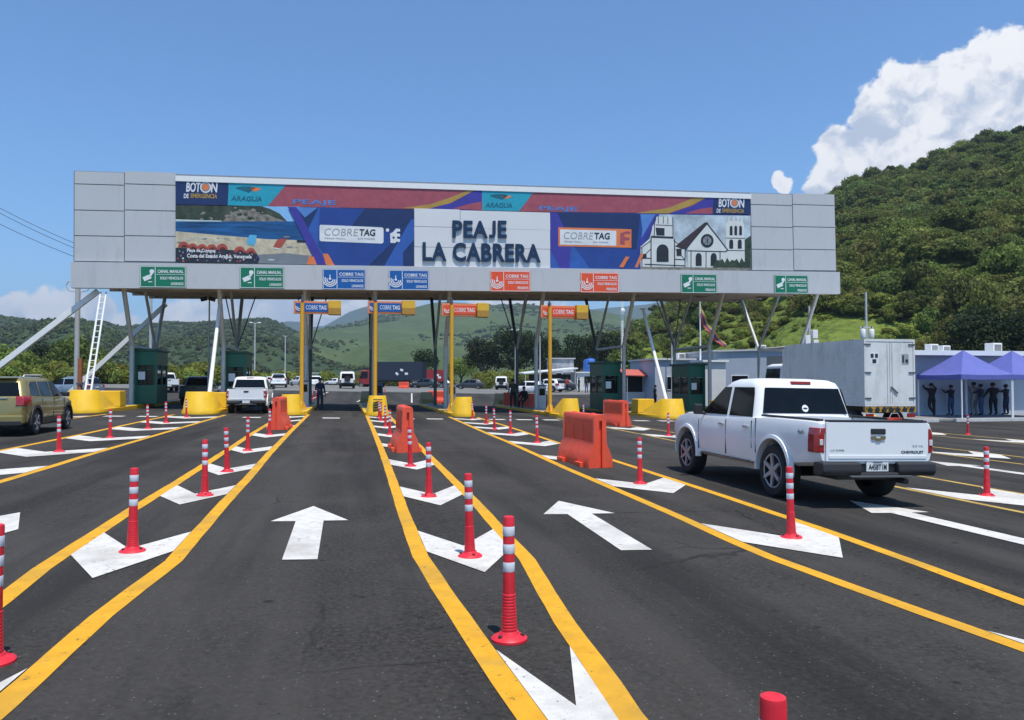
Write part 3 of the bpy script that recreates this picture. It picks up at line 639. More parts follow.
while len(P) < 11000:
    a = rnd.uniform(hill_left.a0 + 0.45, hill_left.a1 - 0.03); t = math.sqrt(rnd.uniform(0.003, 1.0)); p = hill_left.P(a, t)
    q = mnoise.noise(Vector((p[0] * .006, p[1] * .006, 4.0)))
    if rnd.random() > 0.80 + 0.9 * q - max(0, (math.degrees(a) + 9) * 0.06): continue
    P.append(p); K.append(rnd.choice((5, 5, 6, 7))); S.append(rnd.uniform(0.3, 0.65))
scatter('ridge_wood', P, K, S, 2, 'far wood dotted over the green ridge on the left', 'woodland')
P, K, S = [], [], []
while len(P) < 2000:
    a = rnd.uniform(hill_mid.a0, hill_mid.a1 - 0.25); t = math.sqrt(rnd.uniform(0.003, 1.0)); p = hill_mid.P(a, t)
    q = mnoise.noise(Vector((p[0] * .004, p[1] * .004, 7.0)))
    if rnd.random() > 1.4 * q - 0.12: continue
    P.append(p); K.append(rnd.choice((5, 6, 6, 7))); S.append(rnd.uniform(0.3, 0.75))
scatter('far_hill_wood', P, K, S, 3, 'far wood in the folds of the green hills behind the toll gate', 'woodland')

def at_depth(px, dist):                                     # a point on the ground at that distance along the view
    d = ray(px, 382); d = Vector((d.x, d.y, 0)); d *= dist / d.length
    return Vector((d.x, d.y, gz(d.x, d.y)))
def tree_parts(root, H, trunk_h, rx, seed, lm, nleaf, leafsize, lobes=11):
    r = random.Random(seed); mb = MB(); tr = 0.035 * H
    top = Vector((r.uniform(-.3, .3), r.uniform(-.3, .3), trunk_h)); mid = Vector((r.uniform(-.15, .15), r.uniform(-.15, .15), trunk_h * .5))
    mb.cyl((0, 0, -0.3), mid, tr * 1.3, tr, 9, caps=False); mb.cyl(mid, top, tr, tr * .8, 9, caps=False)
    for k in range(6):
        a = k * 1.05 + r.uniform(-.3, .3); e = top + Vector((math.cos(a) * rx * .6, math.sin(a) * rx * .6, (H - trunk_h) * r.uniform(.3, .7)))
        m_ = top.lerp(e, .5) + Vector((0, 0, .06 * H)); mb.cyl(top, m_, tr * .5, tr * .32, 7, caps=False); mb.cyl(m_, e, tr * .32, tr * .12, 6, caps=False)
    mb.build('trunk', BARK, root, smooth=60)
    me = leaves_mesh('crown', seed, rx, (H - trunk_h) * .62, lobes, nleaf, leafsize, lm, trunk_h + (H - trunk_h) * .42)
    obj('crown', me, root)
TREES = [  # px, distance, height, radius, bare trunk, leaf, label
 (424, 150, 8.6, 3.6, 3.2, LEAF_MANGO, 'small round dark tree on a bare trunk left of the taller dark trees', 900),
 (484, 165, 14.6, 5.8, 1.8, LEAF_MANGO, 'dark broad tree, leftmost of the tall dark clump behind the lanes', 2600),
 (516, 160, 16.6, 6.2, 2.0, LEAF_MANGO, 'tallest dark tree in the middle of the dark clump behind the lanes', 3000),
 (546, 170, 15.4, 6.0, 2.0, LEAF_MANGO, 'dark tree just right of the tallest one in the clump', 2600),
 (576, 150, 14.6, 5.8, 1.8, LEAF_MANGO, 'dark tree behind the white building with the awning', 2600),
 (603, 140, 13.4, 5.4, 1.8, LEAF_MANGO, 'dark tree at the right end of the clump, behind the blue tank', 2600),
 (461, 190, 10.0, 4.5, 1.8, LEAF_MID, 'mid green tree behind the clump, left of the dark trees', 1500),
 (630, 128, 8.5, 4.0, 1.5, LEAF_DARK, 'dark bushy tree at the foot of the near hill behind the toll booth', 2000),
 (1004, 92, 12.5, 6.0, 2.2, LEAF_MANGO, 'dark tree rising behind the tents at the right edge', 3000),
 (936, 98, 10.5, 5.0, 2.0, LEAF_OLIVE, 'olive green tree behind the rooftop air conditioners', 2600),
 (45, 135, 6.5, 4.5, 1.0, LEAF_MANGO, 'dark leafy tree on the left, behind the gold car', 2000),
 (78, 125, 7.8, 4.8, 1.2, LEAF_DARK, 'dark bushy tree behind the leaning white strut', 2200),
 (12, 120, 5.5, 4.0, 1.0, LEAF_MID, 'mid green bushy tree at the far left edge above the gold car', 1600),
]
for (px, dist, h, rx, th, lm, lb, nl) in TREES:
    p = at_depth(px, dist); t = thing('tree', lb, 'tree', p, random.Random(px).uniform(0, 6), 'trees beyond the toll plaza')
    tree_parts(t, h, th, rx, px * 7 + 1, lm, int(nl * (3.2 if dist < 105 else 1.8)), 0.17 if dist < 105 else 0.24)
SHRUBS = [(478, 132, 2.8, 2.6, 'bright green shrub left in the row below the dark trees'), (496, 126, 3.6, 3.2, 'tallest bright green shrub in the row below the dark trees'), (517, 130, 3.0, 3.0, 'bright green shrub right of the tallest one below the dark trees'),
          (440, 140, 3.2, 3.0, 'green shrub beside the parked red lorry, below the small round tree'), (400, 160, 3.4, 3.4, 'green shrub behind the dark container truck'), (655, 95, 3.0, 3.0, 'bright shrub on the bank above the red awning'),
          (535, 135, 2.6, 2.6, 'low shrub at the right end of the row, behind the white awning')]
sh0 = None
for (px, dist, h, rx, lb) in SHRUBS:
    p = at_depth(px, dist); t = thing('shrub', lb, 'shrub', p, px * .7, 'shrubs beyond the toll plaza')
    obj('foliage', leaves_mesh('foliage', px, rx, h * .7, 9, 2200, 0.18, LEAF_BRIGHT if dist < 140 else LEAF_MID, h * .45), t)
HEDGE = []
rs_ = random.Random(8)
for k in range(240):
    px = rs_.uniform(-40, 420); dist = rs_.uniform(100, 128) if px < 250 else rs_.uniform(150, 200)
    if rs_.random() < 0.35 and px > 250: continue
    HEDGE.append(tuple(at_depth(px, dist)))
scatter('roadside_scrub', HEDGE, [rs_.choice((3, 3, 4)) for _ in HEDGE], [rs_.uniform(0.8, 1.25) for _ in HEDGE], 4, 'rough yellow green scrub along the far side of the road', 'scrub')
# ============================================================ toll canopy
A_ = atY(73, 288, 41.0); B_ = atY(838, 294, 39.5)
EX = (B_ - A_).normalized(); NIN = Vector((0, 0, 1)).cross(EX).normalized(); EZ = EX.cross(NIN)
MF = Matrix(((EX.x, NIN.x, EZ.x, A_.x), (EX.y, NIN.y, EZ.y, A_.y), (EX.z, NIN.z, EZ.z, A_.z), (0, 0, 0, 1)))
LEN = (B_ - A_).length
def U(px, py):                                              # photo point -> (along, up) on the front of the canopy
    d = ray(px, py); o = Vector((0, 0, EYE)); t = (A_ - o).dot(NIN) / d.dot(NIN); q = o + d * t - A_
    return q.dot(EX), q.dot(EZ)
def fthing(name, label, cat, u, v, group=None, depth=0.0):
    o = thing(name, label, cat, group=group); o.matrix_basis = MF @ Matrix.Translation((u, depth, v)); return o
HT = U(75, 170)[1]; HL = U(73, 262)[1]
can = fthing('toll_canopy', 'long grey clad canopy over all toll lanes carrying the billboards', 'toll gantry', 0, 0)
SL0 = 0.34
rb = MB()                                                   # the roof slab rises a little towards the back
rb.prism([(0.15, 0.25, SL0 + 0.1), (0.15, 12.2, SL0 + 0.75), (0.15, 12.2, SL0 + 1.25), (0.15, 0.25, SL0 + 0.95)], (LEN - 0.3, 0, 0))
rb.build('roof', SOFFIT, can)
bm_ = MB()
for k in range(10):
    u = 0.6 + (LEN - 1.2) * k / 9
    bm_.prism([(u, 0.3, SL0 - 0.14), (u, 12.0, SL0 + 0.50), (u, 12.0, SL0 + 0.745), (u, 0.3, SL0 + 0.10)], (0.16, 0, 0))
for d_, z_ in ((0.5, -0.05), (4.5, 0.15), (8.5, 0.37), (11.9, 0.55)): bm_.box((LEN / 2, d_, SL0 + z_), (LEN - 0.5, 0.14, 0.26))
bm_.build('soffit_beam', SOFFIT, can)
fa = MB(); fa.span((0.0, 0.06, HL), (LEN - 0.05, 0.30, HT - 0.02)); fa.build('fascia_frame', SEAMGREY, can)
lg = MB(); n_ = 9
for k in range(n_):
    w_ = (LEN + 0.12) / n_; lg.span((-0.06 + k * w_ + (0.004 if k else 0), -0.14, 0), (-0.06 + (k + 1) * w_, 0.24, HL - 0.01))
lg.build('lower_fascia', CLAD, can)
def clad(name, xs, ys, m, split=lambda i, j: True):
    mb = MB(); g = 0.022
    for i in range(len(xs) - 1):
        for j in range(len(ys) - 1):
            u0, u1 = U(xs[i], 230)[0], U(xs[i + 1], 230)[0]; v0, v1 = U((xs[i] + xs[i + 1]) / 2, ys[j + 1])[1], U((xs[i] + xs[i + 1]) / 2, ys[j])[1]
            mb.span((u0 + g, 0.0, v0 + g), (u1 - g, 0.058, v1 - g))
    return mb.build(name, m, can)
clad('side_cladding', [74, 124.4, 176], [171.5, 184.5, 210.5, 236, 261.5], CLAD)
clad('side_cladding', [751, 793, 835.5], [193.5, 205, 227, 249.5, 270.5], CLAD)
tr = MB(); ua, ub = U(176, 180)[0], U(750.5, 196)[0]
va = U(176, 176)[1]; vb = U(750, 195)[1]; vt = (va + vb) / 2
tr.span((ua, -0.10, vt - 0.26), (ub, 0.9, vt + 0.02)); tr.build('roof_edge_trim', WHITETRIM, can)
for u, s in ((0.02, -1), (LEN - 0.08, 1)):
    q = MB(); q.span((u, 0.3, SL0 + 0.2), (u + 0.06, 4.0, HT - 0.1)); q.build('end_cheek', CLAD, can)
for k in range(12):
    u = 1 + (LEN - 2) * k / 11; bk = MB(); bk.cyl((u, 0.3, HT - 0.6), (u, 5.0, SL0 + 1.15), 0.06, n=6); bk.build('fascia_brace', STEELDK, can)
tri = MB(); tri.box((LEN / 2, 12.25, SL0 + 1.0), (LEN - 0.2, 0.08, 0.66)); tri.build('rear_fascia', CLAD, can)

# ---- columns (parts of the canopy, world coordinates turned into its frame)
MFI = MF.inverted()
def W2F(p): return MFI @ Vector(p)
def under(x, y):                                            # world height of the soffit there
    f = W2F((x, y, 7)); return (MF @ Vector((f.x, f.y, SL0 + 0.05 + max(0, (f.y - 0.25)) * 0.054))).z
COLPX = [131, 223, 306, 374, 446, 537, 625, 711, 803]
COLX = [atY(px, 350, 43.3).x for px in COLPX]
for i, x in enumerate(COLX):
    g = gz(x, 44); kz = 3.45 + 0.0105 * (x + 10.8)
    fm, dm = (STEEL, STEELDK)
    def bent(pts, r, m, name):
        mb = MB()
        for a, b in zip(pts, pts[1:]): mb.cyl(W2F(a), W2F(b), r, r, 12)
        for p in pts[1:-1]:
            f = W2F(p); mb.lathe([(0, -r), (r * .7, -r * .7), (r, 0), (r * .7, r * .7), (0, r)], 12, M=Matrix.Translation(f))
        return mb.build(name, m, can, smooth=40)
    bent([(x, 43.5, g), (x, 43.5, kz), (x, 41.6, under(x, 41.6))], 0.115, STEEL, 'front_column')
    bent([(x, 48.6, g), (x, 48.6, kz), (x, 51.0, under(x, 51.0))], 0.105, STEELDK if 1 < i < 7 else STEEL, 'rear_column')  # middle rear columns coloured dark to carry the shade under the canopy
    bent([(x, 48.6, kz), (x, 45.9, under(x, 45.9))], 0.08, STEEL, 'diagonal_brace')
    if i < 2 or i > 5: bent([(x + 0.02, 43.62, kz - 0.05), (x + 0.02, 48.5, kz - 0.05)], 0.10, STEEL, 'tie_beam')
    if i in (1, 2, 5, 7):                                   # thin rods that fan out sideways
        bent([(x, 48.6, kz), (x - 0.9, 49.8, under(x - .9, 49.8))], 0.035, STEELDK, 'tie_rod')
        bent([(x, 48.6, kz), (x + 1.0, 49.8, under(x + 1, 49.8))], 0.035, STEELDK, 'tie_rod')

# ---- billboards, flat graphics in thin layers on real boards
ART = {}
def gboard(root, o, pxs, mats, name, base_mi=0, th=0.06):
    mb = MB()
    pts = [U(*p) for p in pxs]; P3 = [(u - o[0], 0, v - o[1]) for u, v in pts]
    mb.prism(P3, (0, -th, 0), base_mi)
    return mb
def gp(mb, o, pxs, layer, mi, th=0.06):
    mb.poly([(U(*p)[0] - o[0], -(th + 0.004 * layer), U(*p)[1] - o[1]) for p in pxs], mi)
def circ(cx, cy, r, n=20, ry=None, a0=0, a1=360):
    ry = r if ry is None else ry
    return [(cx + r * math.cos(R(a0 + (a1 - a0) * k / (n - (0 if a1 - a0 == 360 else 1)))), cy + ry * math.sin(R(a0 + (a1 - a0) * k / (n - (0 if a1 - a0 == 360 else 1))))) for k in range(n)]
def gt(s, root, o, m, x0, y0, x1, y1, depth, bold=0.02, shear=0.0, ex=0.004, name='lettering', th=0.06, spacing=1.0):
    a = U(x0, (y0 + y1) / 2); b = U(x1, (y0 + y1) / 2); c = U((x0 + x1) / 2, y0); d = U((x0 + x1) / 2, y1)
    return text(s, name, m, root, (a[0] + b[0]) / 2 - o[0], (c[1] + d[1]) / 2 - o[1], abs(b[0] - a[0]), abs(c[1] - d[1]), -(th + 0.004 * depth), bold, ex, shear, spacing=spacing)
P_ = lambda n, c, **k: mat('print_' + n, c, 0.4, **dict(dict(var=0.14, scale=1.1, bump=0.12, bscale=1.5), **k))
pr = dict(navy=P_('navy', (0.012, 0.028, 0.11)), blue=P_('blue', (0.018, 0.055, 0.26)), blue2=P_('blue_mid', (0.03, 0.10, 0.38)), blue3=P_('blue_pale', (0.09, 0.22, 0.55)), violet=P_('violet', (0.05, 0.04, 0.30)), teal=P_('teal', (0.02, 0.33, 0.45), var=0.12, scale=4),
          red=P_('faded_red', (0.36, 0.075, 0.10), var=0.16, scale=3), gold=P_('gold', (0.42, 0.26, 0.05)), orange=P_('orange', (0.75, 0.20, 0.06)), white=P_('white', (0.72, 0.73, 0.74)), sky=P_('sky', (0.25, 0.50, 0.80)), sea=P_('sea', (0.012, 0.085, 0.24), var=0.6, scale=2.5, stretch=(0.25, 1, 3)), surf=P_('surf', (0.5, 0.6, 0.6)),
          sand=P_('sand', (0.55, 0.47, 0.33), var=0.3, scale=3), wet=P_('wet_sand', (0.20, 0.22, 0.24)), head=P_('headland', (0.045, 0.055, 0.03), var=0.75, scale=2.2), rock=P_('rock', (0.22, 0.20, 0.16), var=0.6, scale=4), dark=P_('crowd_dark', (0.02, 0.022, 0.035), var=0.5, scale=6), umb=P_('parasol_red', (0.40, 0.075, 0.045), var=0.3, scale=4), umb2=P_('parasol_shade', (0.12, 0.02, 0.02)),
          tentb=P_('pale_blue', (0.10, 0.42, 0.65)), cloud=P_('cloud_grey', (0.45, 0.52, 0.56), var=0.4, scale=1.2), roof=P_('dark_roof', (0.05, 0.025, 0.03)), bush=P_('bush', (0.035, 0.055, 0.025), var=0.7, scale=5), plaster=P_('plaster', (0.66, 0.67, 0.64), var=0.08), beam=P_('timber_black', (0.02, 0.02, 0.022)), grey=P_('mid_grey', (0.25, 0.26, 0.28)), darkteal=P_('dark_teal', (0.01, 0.12, 0.17)))
PK = list(pr); PM = [pr[k] for k in PK]; I = {k: i for i, k in enumerate(PK)}
def emergency_logo(root, o, mb, x0, y0, x1, y1):            # BOT(O)N DE EMERGENCIA, the O drawn as a push button
    w, h = x1 - x0, y1 - y0; ym = y0 + h * 0.62
    gt('BOT', root, o, pr['white'], x0 + w * .07, y0, x0 + w * .50, ym, 2, 0.03, 0.12)
    gt('N', root, o, pr['white'], x0 + w * .80, y0 + h * .02, x1, ym + h * .02, 2, 0.03, 0.12)
    gp(mb, o, circ(x0 + w * .645, y0 + h * .32, w * .165, 18), 2, I['white']); gp(mb, o, circ(x0 + w * .645, y0 + h * .32, w * .125, 18), 3, I['grey']); gp(mb, o, circ(x0 + w * .645, y0 + h * .31, w * .095, 16), 4, I['orange'])
    gt('DE', root, o, pr['white'], x0, ym + h * .1, x0 + w * .15, y1, 2, 0.03, 0.12)
    gt('EMERGENCIA', root, o, pr['gold'], x0 + w * .2, ym + h * .1, x1 - w * .02, y1, 2, 0.03, 0.12)
# banner along the top
o = U(176, 206); bn = fthing('top_banner', 'long faded red banner strip reading PEAJE along the top of the canopy', 'banner', o[0], o[1])
mb = gboard(bn, o, [(176, 180), (750, 198), (750, 214.5), (548, 212), (414, 209.3), (176, 204.6)], PM, 'banner', I['red'])
gp(mb, o, [(176, 180.5), (229, 182), (228, 205.5), (176, 204.5)], 1, I['navy'])
gp(mb, o, [(229, 182), (287, 184), (268, 206.5), (228, 205.7)], 1, I['teal'])
gp(mb, o, circ(246, 188.6, 10, 12, 2.0, 170, 350) + [(249, 193), (240, 190)], 2, I['darkteal']); gp(mb, o, [(252, 187), (262, 189), (256, 192), (250, 190)], 2, I['orange'])
gt('ARAGUA', bn, o, pr['darkteal'], 231, 196.5, 262, 201.5, 2, 0.02, 0.2)
gt('PEAJE', bn, o, pr['blue3'], 293, 200, 336, 206, 1, 0.02)
gp(mb, o, [(402, 208.4), (430, 204.5), (448, 198.5), (470, 190), (476, 189.8), (450, 203.5), (428, 209)], 1, I['gold'])
gp(mb, o, [(428, 209.2), (452, 203), (476, 189.9), (482, 190), (481, 210.6), (440, 209.6)], 1, I['violet']); gp(mb, o, [(452, 209), (470, 204), (481, 202), (481, 210.3)], 2, I['red'])
gp(mb, o, [(482, 190), (534, 191.7), (519, 211.3), (482, 210.5)], 1, I['teal']); gp(mb, o, circ(499, 196.2, 9, 12, 1.9, 170, 350) + [(502, 200), (493, 197.5)], 2, I['darkteal']); gp(mb, o, [(503, 195), (512, 196.5), (507, 199), (501, 197.5)], 2, I['orange'])
gt('ARAGUA', bn, o, pr['darkteal'], 485, 203, 512, 208, 2, 0.02, 0.2)
gt('PEAJE', bn, o, pr['blue3'], 539, 206.6, 577, 212, 1, 0.02)
gp(mb, o, [(636, 213.4), (668, 208), (690, 199.5), (703, 196.7), (708, 196.8), (690, 206), (668, 213.8)], 1, I['gold'])
gp(mb, o, [(668, 213.9), (692, 206), (708, 196.9), (714, 197), (712, 214.6)], 1, I['violet']); gp(mb, o, [(684, 213.6), (700, 209), (712, 207.5), (712, 214.2)], 2, I['red'])
gp(mb, o, [(714, 197), (750, 198.2), (750, 214.4), (711, 214)], 1, I['navy'])
emergency_logo(bn, o, mb, 184, 182.5, 218, 198.5); emergency_logo(bn, o, mb, 716, 198.8, 744, 213)
mb.build('printed_panel', PM, bn, fixn=False)
# left billboard: a beach and the blue pay-tag advertisement
o = U(176, 262); bl = fthing('billboard', 'left billboard with a beach photo and blue COBRETAG advert', 'billboard', o[0], o[1])
mb = gboard(bl, o, [(176, 205.2), (414, 209.8), (414, 267), (176, 262)], PM, 'board', I['navy'])
gp(mb, o, [(176, 205.6), (300, 207), (300, 264.5), (176, 262)], 1, I['sky'])
gp(mb, o, [(176, 205.6), (262, 206.6), (270, 209), (280, 214), (287, 221.5), (176, 223.5)], 2, I['head']); gp(mb, o, [(222, 222.4), (232, 213), (240, 209.5), (252, 211), (266, 214), (278, 219), (287, 222)], 3, I['rock'])
gp(mb, o, [(176, 219.8), (222, 221.8), (287, 221.6), (318, 222), (330, 252), (230, 236), (176, 232)], 4, I['sea']); gp(mb, o, [(176, 219.6), (222, 221), (222, 221.9), (176, 221.6)], 5, I['surf'])
gp(mb, o, [(176, 231.5), (220, 235.5), (268, 239.5), (318, 241), (322, 264.8), (176, 262)], 5, I['sand']); gp(mb, o, [(240, 256), (285, 253.5), (322, 257), (322, 264.8), (240, 263)], 6, I['wet'])
gp(mb, o, [(176, 248), (236, 250.5), (256, 252), (260, 259), (258, 263.5), (176, 262)], 7, I['dark'])
for (x, y, r) in ((184, 244.5, 5.6), (193, 245.8, 5.2), (202.5, 246.8, 5.4), (212, 247, 5.4), (222.5, 246.8, 5.8), (240, 249.5, 5.8), (251, 250.5, 5.2)):
    gp(mb, o, circ(x, y + 3.2, r, 12, r * 1.05, 180, 360), 8, I['umb']); gp(mb, o, circ(x + .6, y + 3.3, r * .55, 9, r * .5, 180, 360), 9, I['umb2'])
gp(mb, o, [(247, 240.5), (250, 235), (257, 235.5), (256, 243), (254, 246), (247, 244)], 8, I['tentb']); gp(mb, o, [(273, 247.5), (278, 239.5), (287, 238.6), (285, 243), (280, 248.5)], 8, I['umb']); gp(mb, o, [(273, 247.6), (280, 248.6), (280, 250), (273, 248.6)], 8, I['white']); gp(mb, o, [(297, 240.4), (309, 240.6), (308, 243), (297, 242.6)], 8, I['dark'])
rq = random.Random(3)
for k in range(46):
    x = rq.uniform(177, 284); yy = rq.uniform(208, 219.5)
    if yy < 207 + max(0, (x - 258)) * .55: continue
    r_ = rq.uniform(.8, 3.2); gp(mb, o, circ(x, yy, r_, 7, r_ * .55), 4 + k * .02, I['bush'] if k % 3 else I['rock'])
for k in range(26):
    x = rq.uniform(180, 312); yy = rq.uniform(236, 262) if x > 262 else rq.uniform(236, 243); r_ = rq.uniform(.4, 2.6); gp(mb, o, circ(x, yy, r_ * 1.6, 7, r_ * .35), 6.3 + k * .02, I['wet'] if k % 2 else I['surf'])
for k in range(60):
    x = rq.uniform(178, 257); yy = rq.uniform(250, 262); gp(mb, o, circ(x, yy, rq.uniform(.5, 1.3), 6, rq.uniform(.5, 1.2)), 7.2 + k * .01, I[rq.choice(('umb', 'umb2', 'grey', 'violet', 'wet', 'white'))])
for k in range(14): x = rq.uniform(180, 320); yy = rq.uniform(224, 233); gp(mb, o, [(x, yy), (x + rq.uniform(4, 12), yy + .2), (x + 3, yy + .6)], 4.5 + k * .02, I['blue2'])
gp(mb, o, [(296, 207.4), (414, 209.8), (414, 267), (321, 265)], 10, I['navy']); gp(mb, o, [(319, 207.8), (340, 208), (333, 247), (350, 266), (325, 265), (308, 230)], 11, I['blue2']); gp(mb, o, [(288, 207.2), (297, 207.4), (327, 265), (317, 264.8)], 12, I['violet'])
gp(mb, o, [(296, 207.5), (318, 208), (305, 218)], 12, I['blue3']); gp(mb, o, [(320, 208), (404, 210), (398, 237), (368, 267), (334, 266), (318, 246)], 12, I['blue']); gp(mb, o, [(365, 209), (414, 210), (414, 219), (390, 232), (352, 226)], 13, I['navy']); gp(mb, o, [(403, 267), (384, 266.8), (411, 219.5), (414, 218), (414, 240), (403, 253)], 13, I['blue2'])
gp(mb, o, [(309, 256.5), (314, 257), (317, 265), (307, 264.6)], 13, I['orange']); gp(mb, o, [(323, 254), (328, 254), (335, 266), (326, 265)], 13, I['orange'])
gp(mb, o, [(320.5, 225.2), (382, 227.8), (383.5, 229), (383.5, 242.5), (382, 244), (321, 241.6), (319.7, 240.5), (319.7, 226.5)], 14, I['white'])
for pts in ([(393, 232.5), (396, 229), (400, 229.5), (400, 232), (397, 232), (396.5, 233.8), (400, 234.2), (400, 237), (397, 237), (397, 239), (400, 239.5), (399.5, 242.5), (396, 242), (395.5, 243.5), (390.5, 243.2), (390, 234)], circ(387.5, 230.5, 1.8, 8)): gp(mb, o, pts, 14, I['white'])
gp(mb, o, circ(393.5, 238, 1.2, 8), 15, I['blue'])
gt('COBRE', bl, o, SGREY, 324.5, 229, 358.5, 236.2, 15, -0.006, 0.15); gt('TAG', bl, o, INK, 359.5, 229.6, 375.5, 236.4, 15, 0.03, 0.1); gt('PEAJE FACIL', bl, o, SGREY, 325, 238, 346, 240, 15, 0.0); gt('SIN PARAR', bl, o, SGREY, 358, 238.2, 375, 240, 15, 0.0)
gt('Playa de Cuyagua', bl, o, SWHITE, 187.5, 249, 216, 253.5, 10, 0.025); gt('Costa del Estado Aragua, Venezuela', bl, o, SWHITE, 187.5, 254.5, 252, 259.5, 10, 0.025)
mb.build('printed_panel', PM, bl, fixn=False)
# name board with raised letters
o = U(414, 268); nb = fthing('name_board', 'pale panel with raised navy letters PEAJE LA CABRERA', 'sign board', o[0], o[1])
mb = MB()
for (xs, ys) in (((414, 460), (210.3, 228.3)), ((460, 550), (211.0, 229.3)), ((414, 550), (228.3, 248.3)), ((414, 550), (248.3, 268))):
    a = U(xs[0], (ys[0] + ys[1]) / 2)[0] - o[0]; b = U(xs[1], (ys[0] + ys[1]) / 2)[0] - o[0]; c = U(482, ys[1])[1] - o[1]; d = U(482, ys[0])[1] - o[1]
    mb.span((a + .012, -.08, c + .012), (b - .012, 0, d - .012))
mb.build('panel', NAMEPANEL, nb, bevel=0.004); mb = MB(); a = U(550, 240)[0] - o[0]; mb.span((0.01, -0.06, 0.01), (a - .01, 0.004, U(482, 211)[1] - o[1])); mb.build('panel_back', SEAMGREY, nb)
for s_, xa, xb in (('PEA', 452.2, 487.4), ('E', 497.6, 506.2)): gt(s_, nb, o, NAVY, xa, 221.2, xb, 238.4, 0, 0.03, ex=0.06, th=0.11, spacing=1.06)
mb = MB(); hook = [(495.3, 221.4), (495.3, 233.2)] + [(491.6 + 3.7 * math.cos(R(a)), 233.4 + 5.2 * math.sin(R(a))) for a in (20, 45, 70, 90, 110)] + [(488.6, 237.7), (488.9, 234.8)] + [(491.4 + 1.0 * math.cos(R(a)), 233.4 + 1.9 * math.sin(R(a))) for a in (100, 70, 30)] + [(492.3, 221.4)]
mb.prism([(U(*q)[0] - o[0], -.11, U(*q)[1] - o[1]) for q in hook], (0, -.06, 0)); mb.build('lettering', NAVY, nb)
gt('LA CABRERA', nb, o, NAVY, 422.5, 243.5, 540, 262.3, 0, 0.03, ex=0.06, th=0.11, spacing=1.06)
# right billboard: advert and a half-timbered church
o = U(550, 268.5); br = fthing('billboard', 'right billboard with orange COBRETAG advert and a half timbered church', 'billboard', o[0], o[1])
mb = gboard(br, o, [(550, 212.4), (750, 215.3), (750, 271), (550, 268.5)], PM, 'board', I['blue'])
gp(mb, o, [(552, 213), (640, 214.5), (636, 250), (606, 244), (571, 243)], 1, I['navy']); gp(mb, o, [(550, 246), (571, 243), (590, 269), (550, 268.4)], 1, I['blue2']); gp(mb, o, [(550, 213), (557, 213), (571, 243), (569, 268.8), (560, 268.6), (550, 250)], 2, I['violet'])
gp(mb, o, [(640, 214.4), (658, 214.6), (640, 245), (642, 230)], 2, I['blue3'])
gp(mb, o, [(656, 214.6), (750, 216), (750, 270.8), (640, 269.8)], 3, I['cloud']); gp(mb, o, [(655, 214.6), (659, 214.7), (644, 240), (640, 262), (636, 262), (640, 240)], 4, I['violet'])
T = I['plaster']; Bk = I['beam']
gp(mb, o, [(640, 247), (650, 238), (652, 226), (655, 224), (656, 217), (671, 217.5), (672, 225), (673.5, 239), (684, 248), (686, 270), (640, 269.5)], 5, T)
gp(mb, o, [(651, 236), (673, 237), (673, 239), (650, 238)], 6, Bk); gp(mb, o, [(655, 228), (664, 228.4), (664, 236), (656, 235.6)], 6, Bk); gp(mb, o, [(655, 224.8), (672, 225.6), (672, 226.3), (655, 225.5)], 6, Bk)
for (x, y0, y1, w) in ((650, 238, 269, 1.0), (673.5, 239, 269.5, 1.0), (653.5, 217, 237, .7), (672, 217.5, 238, .7), (641, 248, 269, .8), (684, 250, 269.8, .8), (662.5, 217, 224, .6), (667, 217.5, 224.6, .6), (657.5, 217, 224, .6)): gp(mb, o, [(x, y0), (x + w, y0), (x + w, y1), (x, y1)], 7, Bk)
for (a, b) in (((640, 248), (651, 240)), ((673, 240), (686, 250)), ((641, 258), (650, 258)), ((674, 259), (684, 259.5)), ((641, 258), (650, 249)), ((675, 249), (684, 259)), ((644, 264), (684, 265.5))): gp(mb, o, [a, (a[0], a[1] + .9), (b[0], b[1] + .9), b], 7, Bk)
gp(mb, o, [(656, 262), (656, 251)] + circ(662, 251, 6, 9, 6.5, 180, 360) + [(668, 262)], 8, Bk)
gp(mb, o, [(676, 249), (681, 249), (681, 256), (676, 256)], 8, Bk); gp(mb, o, [(642.5, 254), (646, 254), (646, 258), (642.5, 258)], 8, Bk)
gp(mb, o, [(675, 247.5), (706, 222.5), (726, 249.5), (727, 270.5), (688, 270), (687, 249)], 5, T); gp(mb, o, [(674.5, 246.5), (704, 222.8), (708, 223), (686, 249), (682, 249.5)], 6, I['roof'])
for (a, b) in (((706, 222.3), (727.5, 250)), ((706, 222.3), (685, 249))): gp(mb, o, [a, (a[0], a[1] + 1.6), (b[0], b[1] + 1.6), b], 8, Bk)
gp(mb, o, circ(706.5, 241, 6.4, 18, 6.8), 8, Bk); gp(mb, o, circ(706.5, 241, 4.2, 14, 4.4), 9, I['grey'])
for k in range(4): a = R(45 * k); gp(mb, o, [(706.5 + 4.2 * math.cos(a) - .3, 241 + 4.4 * math.sin(a)), (706.5 + 4.2 * math.cos(a) + .3, 241 + 4.4 * math.sin(a)), (706.5 - 4.2 * math.cos(a) + .3, 241 - 4.4 * math.sin(a)), (706.5 - 4.2 * math.cos(a) - .3, 241 - 4.4 * math.sin(a))], 10, Bk)
gp(mb, o, [(687, 250.5), (727, 251.5), (727, 252.4), (687, 251.4)], 7, Bk)
for x in (690, 705, 719): gp(mb, o, [(x, 251), (x + .8, 251), (x + .8, 270), (x, 270)], 7, Bk)
for x in (698, 713): gp(mb, o, [(x - 3, 266), (x - 3, 257)] + circ(x, 257, 3, 7, 3.8, 180, 360) + [(x + 3, 266)], 8, Bk)
gp(mb, o, [(725, 250), (725.5, 224), (727, 221), (742, 221.5), (743.5, 225), (744, 251), (744, 270.5), (726, 270)], 7, T)
